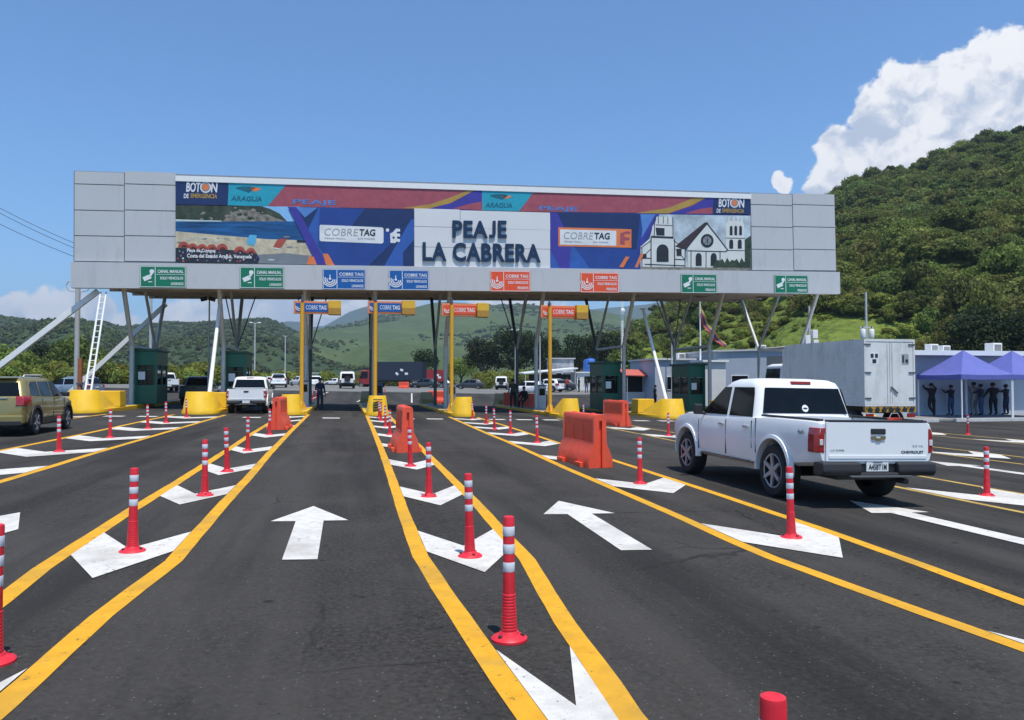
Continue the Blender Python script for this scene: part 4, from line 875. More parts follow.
for x in (729, 733.6, 738.4): gp(mb, o, [(x, 235.5), (x, 228)] + circ(x + 1.4, 228, 1.4, 6, 2, 180, 360) + [(x + 2.8, 235.6)], 8, Bk)
for x in (728.5, 737): gp(mb, o, [(x, 249), (x, 242)] + circ(x + 2, 242, 2, 6, 2.4, 180, 360) + [(x + 4, 249)], 8, Bk)
for y in (238, 250.3): gp(mb, o, [(725, y), (744, y + .3), (744, y + 1), (725, y + .7)], 8, Bk)
for x in (727.5, 732, 736.5, 740.5): gp(mb, o, [(x, 217), (x + 1.6, 217), (x + 1.6, 221.6), (x, 221.5)], 7, T)
gp(mb, o, [(744, 240), (750, 236), (750, 270.8), (744, 270.6)], 6, I['bush'])
gp(mb, o, [(712, 268)] + [(712 + k * 2.4, 258 + (3.2 if k % 2 else 0) + (k % 3)) for k in range(1, 16)] + [(750, 268.5)], 11, I['bush']); gp(mb, o, [(640, 267), (750, 268.2), (750, 270.9), (640, 269.8)], 12, I['rock'])
gp(mb, o, [(640, 250), (636, 258), (622, 269.2), (640, 269.6)], 9, I['blue']); gp(mb, o, [(629, 257), (623, 267.6), (618.5, 267.4), (625, 257)], 10, I['orange']); gp(mb, o, [(643, 254.5), (637, 267.8), (634, 267.6), (640, 254)], 10, I['orange'])
gp(mb, o, [(558, 227.5), (631, 229.5), (631, 248), (558, 246.4)], 3, I['orange']); gp(mb, o, [(559.8, 229.6), (615.8, 231), (615.8, 246), (559.8, 244.8)], 4, I['white'])
for pts in ([(620, 233.5), (626, 231.5), (630, 232), (630, 234), (624, 234.4), (624, 237), (629, 238), (629, 240), (624, 241), (624.5, 245), (619.5, 244.6)], ): gp(mb, o, pts, 4, I['red'])
gt('COBRE', br, o, SGREY, 563.5, 232.5, 593, 239.4, 5, -0.006, 0.15); gt('TAG', br, o, INK, 594, 233, 609.5, 239.7, 5, 0.03, 0.1); gt('PEAJE FACIL', br, o, SGREY, 564, 241.2, 582, 243, 5, 0); gt('SIN PARAR', br, o, SGREY, 593, 241.6, 608, 243.3, 5, 0)
mb.build('printed_panel', PM, br, fixn=False)

# ---- lane signs on the lower fascia
def lane_sign(rect, kind, label, l1, l2, l3):
    x0, y0, x1, y1 = rect; o = U((x0 + x1) / 2, y1); s = fthing('lane_sign', label, 'lane sign', o[0], o[1], 'lane signs on the canopy front', depth=-0.143)
    m = {'g': SGREEN, 'b': SBLUE, 'o': SORANGE}[kind]
    w = U(x1, y1)[0] - U(x0, y1)[0]; h = U(x0, y0)[1] - U(x0, y1)[1] - 0.02
    mb = MB(); mb.span((-w / 2, -0.04, 0), (w / 2, 0, h)); mb.build('panel', m, s, bevel=0.006)
    mb = MB(); f = 0.035 * w
    for a, b in (((-w / 2 + .02, .02), (w / 2 - .02, .045)), ((-w / 2 + .02, h - .045), (w / 2 - .02, h - .02)), ((-w / 2 + .02, .045), (-w / 2 + .045, h - .045)), ((w / 2 - .045, .045), (w / 2 - .02, h - .045)), ((-w * .175, .06), (-w * .175 + .03, h - .06)), ((-w * .14, h * .60), (w * .47, h * .60 + .018))): mb.span((a[0], -.046, a[1]), (b[0], -.041, b[1]))
    mb.build('border', SWHITE, s)
    mb = MB(); cx, cz = -w * .33, h * .5
    if kind == 'g':
        rot = Matrix.Rotation(R(-25), 3, 'Y'); mb.box((cx - .03, -.044, cz - .06), (w * .17, .008, h * .2), 0, rot); mb.box((cx + w * .07, -.044, cz + h * .1), (w * .05, .008, h * .2), 0, Matrix.Rotation(R(30), 3, 'Y'))
        mb.poly([(cx + w * .09 + .11 * math.cos(R(a)), -.047, cz + h * .24 + .11 * math.sin(R(a))) for a in range(0, 360, 30)])
        mb.span((cx + .02, -.047, cz - h * .26), (cx + w * .1, -.043, cz - h * .22))
    else:
        for r_ in (.17, .26, .35):
            rr = r_ * h; pts = [(cx + rr * math.cos(R(a)), -.046, cz - .02 + rr * math.sin(R(a))) for a in range(180 - 25 + 0, 385, 23)]; pin = [(cx + (rr - .05 * h) * math.cos(R(a)), -.046, cz - .02 + (rr - .05 * h) * math.sin(R(a))) for a in range(180 - 25 + 0, 385, 23)]
            for k in range(len(pts) - 1): mb.add([pts[k], pts[k + 1], pin[k + 1], pin[k]], [(0, 1, 2, 3)])
        mb.poly([(cx + .06 * h * math.cos(R(a)), -.046, cz + .02 * h + .06 * h * math.sin(R(a))) for a in range(0, 360, 40)]); mb.span((cx - .02 * h, -.047, cz), (cx + .02 * h, -.043, cz + .22 * h))
    mb.build('pictogram', SWHITE, s)
    text(l1, 'lettering', SWHITE, s, w * .165, h * .75, w * .56, h * .15, -.042, 0.02, .005); text(l2, 'lettering', SWHITE, s, w * .19, h * .44, w * .50, h * .13, -.042, 0.02, .005); text(l3, 'lettering', SWHITE, s, w * .31, h * .18, w * .27, h * .13, -.042, 0.02, .005)
CM, CT, SV, LV = 'CANAL MANUAL', 'COBRE TAG', 'SOLO VEHICULOS', 'LIVIANOS'
for rect, k, lb, l1, l3 in (((141, 266, 187, 288), 'g', 'green manual lane sign with camera symbol, leftmost sign on the canopy', CM, LV), ((240.5, 267, 284.5, 288.8), 'g', 'green manual lane sign between the leftmost green sign and the blue ones', CM, LV),
    ((323, 269, 366, 290), 'b', 'blue tag lane sign, left one of the two blue signs', CT, LV), ((389, 270, 429, 290.6), 'b', 'blue tag lane sign, right one of the two, below the name board edge', CT, LV),
    ((490, 271, 530, 292), 'o', 'orange red tag lane sign under the letters LA CABRERA', CT, 'PESADOS'), ((580, 272.6, 618, 293), 'o', 'orange red tag lane sign under the orange advert of the right billboard', CT, 'PESADOS'),
    ((680, 274, 716, 293.6), 'g', 'green manual lane sign under the church picture', CM, 'PESADOS'), ((773, 275, 807, 294), 'g', 'green manual lane sign, rightmost on the canopy', CM, 'PESADOS')):
    lane_sign(rect, k, lb, l1, SV, l3)

# ============================================================ islands, noses, booths
NOSE = [(88, 41, 'leftmost'), (202, 46, 'second from the left'), (291.5, 15, 'third from the left'), (377, 19, 'fourth from the left'), (462, 20, 'fifth from the left'), (567, 24, 'sixth from the left'), (667, 48, 'third from the right'), (750, 46, 'second from the right'), (832, 46, 'rightmost')]
NX, ISL = [], []
PLACES = ['left of the first booth', 'in front of the second green booth', 'under the left blue pole sign', 'under the right blue pole sign', 'under the left orange pole sign', 'under the right orange pole sign', 'in front of the right pair of booths', 'behind the white pickup', 'behind the box truck']
for i, (px, wpx, pos) in enumerate(NOSE):
    y0 = 37.0; x = atY(px, 400, y0 + .5).x; NX.append(x); big = wpx > 30
    w = (1.42 if big else 1.0); xc = COLX[i]
    xi = (x + xc) / 2 if big else x; wi = abs(x - xc) + 1.0 if big else 1.25
    g = gz(x, 44); isl = thing('traffic_island', 'raised toll island with yellow kerb, %s of the nine' % pos , 'traffic island', (0, 0, g), 0, 'toll islands')
    x0, x1 = min(x - w / 2 - .05, xc - .35), max(x + w / 2 + .05, xc + .35)
    if not big: x0, x1 = min(x - .62, xc - .4), max(x + .62, xc + .4)
    ys, ye = 37.3, 53.4
    kb = MB(); n = 10; cxm, hw = (x0 + x1) / 2, (x1 - x0) / 2
    ring = lambda d, z: [(cxm + (hw - d) * math.cos(R(a)), ys + (hw - d) * .8 * math.sin(R(a)), z) for a in np.linspace(180, 360, n)] + [(x1 - d, ye - d, z), (x0 + d, ye - d, z)]
    kb.loft([ring(0, -.05), ring(0, .15), ring(.03, .18)]); kb.build('kerb', YELLOWPAINT, isl)
    tp = MB(); tp.loft([ring(.16, .10), ring(.16, .186)]); tp.build('island_top', CONC, isl)
    # the yellow bull nose
    ns = thing('crash_nose', 'yellow rounded concrete nose, %s of the row of nine' % pos, 'crash cushion', (x, y0, g + (0.0)), 0, 'yellow island noses')
    mb = MB(); hw = w / 2; hh = 0.98 if big else 0.92; nr = 14; L_ = 2.2 if big else 1.5
    foot = [(hw * 1.08 * math.cos(R(a)), hw * 1.08 * math.sin(R(a)) * .95, 0) for a in np.linspace(180, 360, nr)] + [(hw * 1.08, L_, 0), (-hw * 1.08, L_, 0)]
    f2 = [(p[0] * 1.0, p[1], .13) for p in foot]; base = [(p[0] * .93, p[1] * .93, .2) for p in foot[:-2]] + [(hw * .96, L_ - .05, .2), (-hw * .96, L_ - .05, .2)]
    topz = lambda y: hh - max(0, y) / L_ * (hh * (.64 if big else .5))
    tpk = 0.84 if big else 0.80
    top = [(p[0] * tpk / 1.08, p[1] * tpk / 1.08, topz(0)) for p in foot[:-2]] + [(hw * tpk, L_ - .1, topz(L_)), (-hw * tpk, L_ - .1, topz(L_))]
    top2 = [(p[0] * .95, p[1] * .95 if p[1] < 0 else p[1] - .04, p[2] + .03) for p in top]
    mb.loft([foot, f2, base, top, top2]); mb.build('nose_body', YELLOWPAINT, ns, smooth=42)
    if i in (2, 3):
        sm = MB()
        for k in range(5): sm.box((0, -hw * .93 - (.0 if i == 3 else 0), .28 + .12 * k), (w * .42, .05, .045))
        sm.build('vent_slot', INK, ns) if i == 3 else None
    if big:
        blk = thing('concrete_block', 'yellow painted concrete block behind the %s island nose' % pos, 'concrete block', (x + (.25 if x < 0 else -.25), y0 + 3.15, g + .19), 0, 'yellow concrete blocks on the islands')
        mb = MB(); mb.loft([[(-.5, -.45, 0), (.5, -.45, 0), (.5, .55, 0), (-.5, .55, 0)], [(-.47, -.43, .74), (.47, -.43, .74), (.47, .53, .74), (-.47, .53, .74)]]); mb.build('block', YELLOWPAINT, blk, bevel=0.03)
        if i == 8: continue
        bx = xc + (.56 if x < 0 else -.60)
        bt = thing('toll_booth', 'dark green toll booth with windows, %s booth of the row' % {0: 'leftmost', 1: 'second from left', 6: 'third from right', 7: 'second from right', 8: 'rightmost'}[i], 'toll booth', (bx, 44.0, g + .19), 0, 'green toll booths')
        bw, bl_, bh = .56, 2.5, 2.80
        mb = MB(); mb.span((-bw, 0, 0), (bw, bl_, 1.0)); mb.span((-bw, 0, 2.05), (bw, bl_, bh))
        for cx_, cy_ in ((-bw + .06, .06), (bw - .06, .06), (-bw + .06, bl_ - .06), (bw - .06, bl_ - .06), (-bw + .06, bl_ / 2), (bw - .06, bl_ / 2)): mb.box((cx_, cy_, 1.525), (.12, .12, 1.05))
        mb.build('wall', BOOTHGREEN, bt, bevel=0.01)
        mb = MB(); mb.span((-bw - .1, -.14, bh), (bw + .1, bl_ + .14, bh + .12)); mb.build('roof', BOOTHDARK, bt, bevel=0.02)
        mb = MB(); mb.box((0, bl_ / 2, 1.02), (1.0, bl_ - .3, .04)); mb.build('counter', CONC, bt)
        for (c, d) in (((0, .05, 1.525), (bw * 2 - .26, .02, 1.03)), ((0, bl_ - .05, 1.525), (bw * 2 - .26, .02, 1.03)), ((-bw + .05, bl_ * .25, 1.525), (.02, bl_ / 2 - .2, 1.03)), ((bw - .05, bl_ * .25, 1.525), (.02, bl_ / 2 - .2, 1.03)), ((-bw + .05, bl_ * .75, 1.525), (.02, bl_ / 2 - .2, 1.03)), ((bw - .05, bl_ * .75, 1.525), (.02, bl_ / 2 - .2, 1.03))):
            wd = MB(); d2 = [q - .02 for q in d]; wd.box(c, (max(.015, d2[0]), max(.015, d2[1]), d2[2])); wo_ = wd.build('window', GLASS, bt)
            fr = MB(); ax = 0 if d[0] > d[1] else 1; L2 = d[ax] / 2
            for s_ in (-1, 1):
                cc = list(c); cc[ax] += s_ * (L2 - .03); dd_ = [.05, .05, d[2]]; fr.box(cc, dd_)
            cc = list(c); cc[2] += .3; dd_ = [.05, .05, .04]; dd_[ax] = d[ax] - .12; fr.box(cc, dd_)
            fr.build('window_frame', BOOTHDARK, wo_)
        nt_ = MB(); nt_.box((bw * (-.35), -.0, 1.5), (.34, .012, .42)); nt_.build('notice', SWHITE, bt)
    else:
        if i in (3, 4, 5):
            rn = thing('crash_nose', 'weathered beige nose at the far end of the island %s' % PLACES[i], 'crash cushion', (x, 54.6, g), R(180), 'far island noses')
            mb = MB(); mb.loft([foot, f2, base, top, top2]); mb.build('nose_body', mat('weathered_beige_paint', (0.36, 0.26, 0.11), 0.8, var=0.2, scale=3), rn, smooth=42)
        kc = thing('lane_cabinet', 'slim grey lane control cabinet on the island %s' % PLACES[i], 'cabinet', (x + .3, 42.4 + .3 * i, g + .186), 0, 'lane control cabinets')
        mb = MB(); mb.span((-.24, -.2, 0), (.24, .2, 1.35)); mb.build('cabinet_body', STEEL if i != 3 else mat('blue_cabinet', (.03, .06, .16), .5), kc, bevel=0.02)
        mb = MB(); mb.span((-.17, -.215, .8), (.17, -.2, 1.2)); mb.build('screen', GLASS, kc); mb = MB(); mb.span((-.27, -.23, 1.35), (.27, .23, 1.41)); mb.build('cap', STEELDK, kc)
# ---- yellow pole signs
for px, bx0, bx1, y0, y1, e0, kind, lb, i in ((301.5, 293.5, 341, 300.5, 314, 328.5, SBLUE, 'yellow pole with blue tag sign box, left of the two blue ones', 2), (375, 368, 415, 300.5, 314, 402, SBLUE, 'yellow pole with blue tag sign box, right of the two blue ones', 3), (451.5, 442, 488.5, 303, 316.5, 477, SORANGE, 'yellow pole with orange tag sign box, left of the two orange ones', 4), (550, 541.5, 587.5, 305, 318.5, 576, SORANGE, 'yellow pole with orange tag sign box, right of the two orange ones', 5)):
    Y = 38.9; b = atY(px, 400, Y); g = gz(b.x, 44) + .186
    s = thing('pole_sign', lb, 'pole sign', (b.x, Y, g), 0, 'yellow pole signs'); L = lambda x, y: (atY(x, y, Y).x - b.x, atY(x, y, Y).z - g)
    xl, zt = L(bx0, y0); xr, zb = L(bx1, y1); xe, _ = L(e0, y0)
    mb = MB(); mb.cyl((0, 0, .02), (0, 0, zt - .1), .10, .10, 12); mb.build('pole', YELLOWPOLE, s, smooth=40)
    mb = MB(); mb.box((0, 0, .02), (.5, .5, .04)); mb.prism([(-.04, -.25, .04), (-.04, .25, .04), (-.04, .1, .4), (-.04, -.1, .4)], (.08, 0, 0)); mb.prism([(.25, -.04, .041), (-.25, -.04, .041), (-.1, -.04, .4), (.1, -.04, .4)], (0, .08, 0)); mb.build('base_plate', YELLOWPOLE, s)
    mb = MB(); mb.span((xl, .12, zb), (xe, .34, zt)); mb.build('sign_frame', PORANGE, s, bevel=0.01)
    mb = MB(); mb.span((xl + .09, .10, zb + .1), (xe - .04, .125, zt - .1)); pn = mb.build('sign_face', kind, s)
    mb = MB(); mb.span((xe, -.15, zb - .04), (xr, .42, zb + (zt - zb) * .45), 1); mb.span((xe, -.15, zb + (zt - zb) * .45), (xr, .42, zt + .03), 0); mb.build('lamp_housing', [PYELL, POCHRE], s, bevel=0.008)
    text('COBRE', 'lettering', SWHITE, s, xl + (xe - xl) * .52, (zb + zt) / 2, (xe - xl) * .34, (zt - zb) * .34, .10, 0.0, .006); text('TAG', 'lettering', SWHITE, s, xl + (xe - xl) * .83, (zb + zt) / 2, (xe - xl) * .22, (zt - zb) * .34, .10, 0.03, .006)
    mb = MB(); cx, cz = xl + (xe - xl) * .16, (zb + zt) / 2
    for r_ in (.10, .18): 
        for a in range(160, 380, 20): mb.add([(cx + r_ * math.cos(R(a)), .094, cz + r_ * math.sin(R(a))), (cx + r_ * math.cos(R(a + 20)), .094, cz + r_ * math.sin(R(a + 20))), (cx + (r_ - .04) * math.cos(R(a + 20)), .094, cz + (r_ - .04) * math.sin(R(a + 20))), (cx + (r_ - .04) * math.cos(R(a)), .094, cz + (r_ - .04) * math.sin(R(a)))], [(0, 1, 2, 3)])
    mb.build('pictogram', SWHITE, s)
    ac = MB(); ac.box((0, .08, zt + .06), (.12, .3, .12)); ac.cyl((0, .1, zt + .1), (0, .1, under(b.x, Y + .1) - g if False else zt + .3), .05, n=8); ac.build('hanger', STEELDK, s)

# ---- leaning white posts from the noses up to the canopy
for (x0, y0, x1, y1, lb) in ((209, 392, 221, 294, 'leaning white post rising from the second island nose'), (667, 398, 643, 309, 'leaning white post rising from the third nose from the right')):
    a = atY(x0, y0, 39.0); b = atY(x1, y1, 42.6); t = thing('leaning_post', lb, 'post', a, 0, 'leaning white posts')
    mb = MB(); mb.cyl((0, 0, -.3), b - a, .10, .085, 12); mb.build('tube', STEELLT, t, smooth=40); mb = MB(); mb.box(b - a, (.3, .3, .05)); mb.build('head_plate', STEEL, t)
# ladder on the leftmost nose
a = atY(88, 391, 38.8); b = atY(103.5, 292, 41.0); t = thing('ladder', 'white steel ladder leaning from the leftmost nose to the canopy', 'ladder', a)
mb = MB(); d = b - a; sx = Vector((.125, .0, 0))
mb.cyl(-sx, d - sx, .045, n=8); mb.build('rail', STEELLT, t, smooth=40); mb = MB(); mb.cyl(sx, d + sx, .045, n=8); mb.build('rail', STEELLT, t, smooth=40)
for k in range(1, 17): q = d * (k / 17); mb = MB(); mb.cyl(q - sx, q + sx, .022, n=6); mb.build('rung', STEELLT, t)
# buttress struts at the left end
for (p0, p1, Y, lb) in (((-60, 411), (98, 291), 41.6, 'near sloping white strut bracing the left end of the canopy'), ((62, 400), (166, 304), 50.5, 'far sloping white strut bracing the left end of the canopy')):
    b = atY(*p1, Y); a0 = atY(*p0, Y); d = (a0 - b); k = (b.z - gz(a0.x, Y)) / -d.z; a = b + d * k
    t = thing('strut', lb, 'strut', a, 0, 'sloping struts'); ln = (b - a).length
    mb = MB(); rot = (b - a).to_track_quat('X', 'Z').to_matrix(); mb.box((b - a) / 2, (ln, .20, .26), 0, rot); mb.build('beam', STEELLT, t, bevel=0.012)
    mb = MB(); mb.box((0, 0, .15), (.9, .7, .4)); mb.build('footing', CONC, t)
# grey service pole and orange post at the left end
p = at_depth(76.5, 50); t = thing('service_pole', 'tall grey service pole at the left end with conduit loops on top', 'pole', p)
ph = atY(76, 290, p.y).z - p.z + .4
mb = MB(); mb.cyl((0, 0, 0), (0, 0, ph), .15, .13, 12); mb.build('pole', STEEL, t, smooth=40)
for s in (-1, 1): mb = MB(); mb.path([(s * .12, 0, ph), (s * .5, 0, ph + .1), (s * .62, 0, ph - .15), (s * .5, 0, ph - .42), (s * .13, 0, ph - .5)], .03); mb.build('conduit_loop', STEEL, t)
p = at_depth(80, 49); t = thing('marker_post', 'rusty orange post standing beside the grey service pole', 'post', p); mb = MB(); mb.cyl((0, 0, 0), (0, 0, 2.6), .13, .12, 10); mb.build('shaft', WOODPOLE, t, smooth=40); mb = MB(); mb.box((0, 0, 1.2), (.3, .3, .12)); mb.build('band', STEELDK, t)
# ============================================================ delineator posts and barriers
def make_post():
    t = thing('delineator_post', 'x', 'bollard', (0, 0, 0), 0, 'red and white delineator posts')
    mb = MB(); mb.lathe([(.112, 0), (.112, .014), (.098, .026), (.064, .040), (.056, .055)], 28); mb.build('base', POSTRED, t, smooth=35)
    bl = MB()
    for a in (45, 165, 285): bl.lathe([(.013, 0), (.013, .012), (.007, .016)], 8, M=Matrix.Translation((.082 * math.cos(R(a)), .082 * math.sin(R(a)), .03)))
    bl.build('bolt', BLACKP, t)
    pr_ = [(.052, .05)]
    for k in range(12): z = .062 + k * .0185; r = .050 - .010 * (k / 12); pr_ += [(r - .005, z), (r, z + .003), (r, z + .0125), (r - .005, z + .0155)]
    pr_ += [(.0385, .30), (.036, .41), (.0355, .735), (.033, .748), (.022, .752), (.010, .748), (.0, .748)]
    mb = MB(); mb.lathe(pr_, 28); mb.build('tube', POSTRED, t, smooth=30)
    for z0 in (.415, .525, .632):
        mb = MB(); mb.lathe([(.0362, z0), (.0372, z0 + .002), (.0372, z0 + .056), (.0362, z0 + .058)], 28, caps=False); mb.build('reflective_band', POSTWHITE, t, smooth=30)
    return t
post0 = make_post(); first = True
ORD = ['front', 'second', 'third', 'fourth', 'fifth', 'sixth', 'seventh', 'eighth', 'ninth', 'tenth']
def posts(rowname, pts):
    global first
    for k, (x, y) in enumerate(pts):
        lb = 'red white delineator post, %s one %s' % (ORD[k] if k else 'nearest', rowname)
        rz = (k * 37 % 20) * .3
        if first: post0.location = (x, y, gz(x, y)); post0['label'] = lb; q = post0; first = False
        else: q = dup(post0, (x, y, gz(x, y)), rz, lb)
        q.rotation_euler = (R((((k + 3) * 53) % 7 - 3) * .5), R((((k + int(y)) * 31) % 7 - 3) * .6), rz) if y > 2 else (0, 0, rz)
G_ = ground_at
posts('between the two centre lanes', [(1.112, 1.872), (0.99, 4.66), (1.11, 6.93), (1.13, 10.64), (1.20, 14.55), (1.30, 23.3), (1.40, 27.7), (1.42, 31.8), (1.45, 34.5)])
posts('left of the straight arrow lane', [(-1.865, 4.73), (-1.86, 7.52), (-1.83, 10.99), (-1.95, 13.81), (-2.10, 17.88), (-2.12, 23.1)])
posts('beside the gold car', [(-5.78, 13.6) if False else (-5.8, 17.65), (-5.95, 21.73), (-5.95, 25.64), (-6.17, 29.16), (-6.3, 33.43)])
posts('left of the white pickup', [(4.61, 7.37), (4.66, 11.77), (5.10, 20.34), (5.15, 24.05), (5.05, 26.2), (5.45, 30.07), (5.60, 34.32)])
posts('right of the white pickup', [(9.58, 10.01), (10.25, 23.4), (10.6, 33.6)])
p6 = ground_at(968, 435); posts('in front of the blue tents', [(p6[0] - 2.6, p6[1] - .1)] if False else [p6])
posts('beyond the canopy left of the straight lane', [(-2.9 + .04 * (y - 60), y) for y in (58, 62, 66, 70, 75)])
posts('beyond the canopy right of the straight lane', [(1.5 + .12 * (y - 60), y) for y in (59, 63, 67, 71, 76, 81)])
posts('beyond the canopy behind the orange signs', [(7.2 + .2 * (y - 60), y) for y in (58, 61, 64, 67, 70, 74, 78)])
posts('beyond the canopy near the white building', [(13.5 + .25 * (y - 60), y) for y in (58, 61, 64, 67, 71, 75)])

def make_barrier():
    t = thing('water_barrier', 'x', 'barrier', (0, 0, 0), 0, 'orange red plastic barriers')
    sec = [(-.265, 0), (-.265, .14), (-.215, .30), (-.135, .46), (-.115, .98), (-.09, 1.02), (.09, 1.02), (.115, .98), (.135, .46), (.215, .30), (.265, .14), (.265, 0)]
    L = 1.78; mb = MB()
    def ringy(y, s): return [(x * s, y, z) for x, z in sec]
    mb.loft([ringy(-L / 2, .93), ringy(-L / 2 + .05, 1), ringy(L / 2 - .05, 1), ringy(L / 2, .93)])
    b = mb.build('shell', BARRED, t)
    ct = MB()
    ct.span((-.03, -L / 2 - .1, -.1), (.03, -L / 2 + .06, .90)); ct.span((-.03, L / 2 - .06, -.1), (.03, L / 2 + .1, .90))
    for s in (-1, 1):
        for k in range(3):
            y = -L / 2 + .38 + k * .51
            ct.prism([(s * .16, y - .24, .50), (s * .16, y + .24, .50), (s * .16, y + .24, .90), (s * .16, y - .24, .90)], (-s * .045, 0, 0))
        for k in (-.5, .5): ct.span((s * .34, k - .16, -.1), (s * -.0, k + .16, .09))
    boolean_cut(b, ct)
    bv = b.modifiers.new('bevel', 'BEVEL'); bv.width = .012; bv.segments = 2; bv.limit_method = 'ANGLE'; bv.angle_limit = R(35)
    for y in (-.5, .5): mb = MB(); mb.lathe([(.05, 1.015), (.05, 1.035), (.03, 1.04)], 12, M=Matrix.Translation((0, y, 0))); mb.build('filler_cap', BARRED, t)
    return t
b0 = make_barrier()
b0.location = (4.73, 15.0, gz(4.73, 15)); b0.rotation_euler = (0, 0, R(4)); b0['label'] = 'largest orange red plastic barrier, standing left of the white pickup'
dup(b0, (1.36, 18.3, gz(1.36, 18.3)), R(1), 'orange red plastic barrier seen end on, in the middle row behind the delineator posts')
dup(b0, (-2.1, 26.4, gz(-2.1, 26.4)), R(-3), 'orange red plastic barrier on the left, beside the white pickup at the booth')
dup(b0, (10.72, 29.7, gz(10.7, 29.7)), R(7), 'orange red plastic barrier standing before the yellow nose behind the white pickup')
DKRED = mat('dark_red_barrier_plastic', (0.22, 0.022, 0.02), 0.6, var=.2)
for (px, dist, rz, lb) in ((438, 56, 80, 'dark red plastic barrier lying across the left orange sign island'), (514, 53, 82, 'dark red plastic barrier beside the seated guard, left one'), (535.5, 49, 85, 'dark red plastic barrier right of the seated guard'), (404, 108, 60, 'red barrier standing in front of the dark container truck')):
    p = at_depth(px, dist); q = dup(b0, p + Vector((0, 0, .18 if dist < 60 else 0)), R(rz), lb)
    q.scale = (1, .8, .85)

# ============================================================ vehicles
def wheel(parent, x, y, r, w, side, spokes=6, mats=(RUBBER, ALLOY)):
    M = Matrix.Translation((x, y, r)) @ Matrix.Rotation(R(90) * side, 4, 'Y')
    t = MB(); t.lathe([(r * .62, -w / 2), (r * .90, -w / 2), (r * .985, -w * .36), (r, -w * .2), (r, w * .2), (r * .985, w * .36), (r * .90, w / 2), (r * .70, w / 2), (r * .62, w * .40)], 32, M=M, caps=False)
    wo = t.build('wheel', mats[0], parent, smooth=38)
    rm = MB(); rm.lathe([(r * .66, w * .44), (r * .64, w * .47), (r * .585, w * .44), (r * .55, w * .10), (0, w * .06)], 28, M=M, mi=[0, 0, 1, 1], caps=False)
    for k in range(spokes):
        a = 2 * math.pi * k / spokes; rot = M.to_3x3() @ Matrix.Rotation(a, 3, 'Z')
        c = M @ Vector((math.cos(a) * r * .34, math.sin(a) * r * .34, w * .36))
        rm.prism([c + rot @ Vector(p) for p in ((-r * .24, -r * .085, 0), (r * .26, -r * .055, .02), (r * .26, r * .055, .02), (-r * .24, r * .085, 0))], M.to_3x3() @ Vector((0, 0, w * .12)))
    rm.lathe([(r * .15, w * .30), (r * .14, w * .50), (0, w * .51)], 16, M=M)
    rm.build('rim', [mats[1], BLACKP], wo, smooth=38)
    return wo
def body_ring(y, w, zb, zs, zt, crown=.02):
    h = [(0, zb), (w * .86, zb), (w * .955, zb + .05), (w * .985, zb + .16), (w, (zb + zs) / 2 + .06), (w * .99, zs), (w * .955, zt - .012), (w * .91, zt), (w * .45, zt + crown), (0, zt + crown * 1.3)]
    return [(x, y, z) for x, z in h] + [(-x, y, z) for x, z in h[-2:0:-1]]
def rrect(hw, y0, y1, z, r, n=5, crown=0):
    pts = []
    for (cx, cy, a0) in ((hw - r, y1 - r, 0), (-hw + r, y1 - r, 90), (-hw + r, y0 + r, 180), (hw - r, y0 + r, 270)):
        for k in range(n + 1): a = R(a0 + 90 * k / n); pts.append((cx + r * math.cos(a), cy + r * math.sin(a), z))
    return pts
def lin(tab, z, c):
    for a, b in zip(tab, tab[1:]):
        if z <= b[0]: return a[c] + (b[c] - a[c]) * (z - a[0]) / (b[0] - a[0])
    return tab[-1][c]
def side_pane(mb, tab, poly, s, th=.012, out=.006):
    P = [(s * (lin(tab, z, 1) + out), y, z) for y, z in poly]; mb.prism(P, (-s * th, 0, 0))
def end_pane(mb, tab, poly, col_, sgn, th=.012, out=.006):
    P = [(x, lin(tab, z, col_) + sgn * out, z) for x, z in poly]; mb.prism(P, (0, -sgn * th, 0))

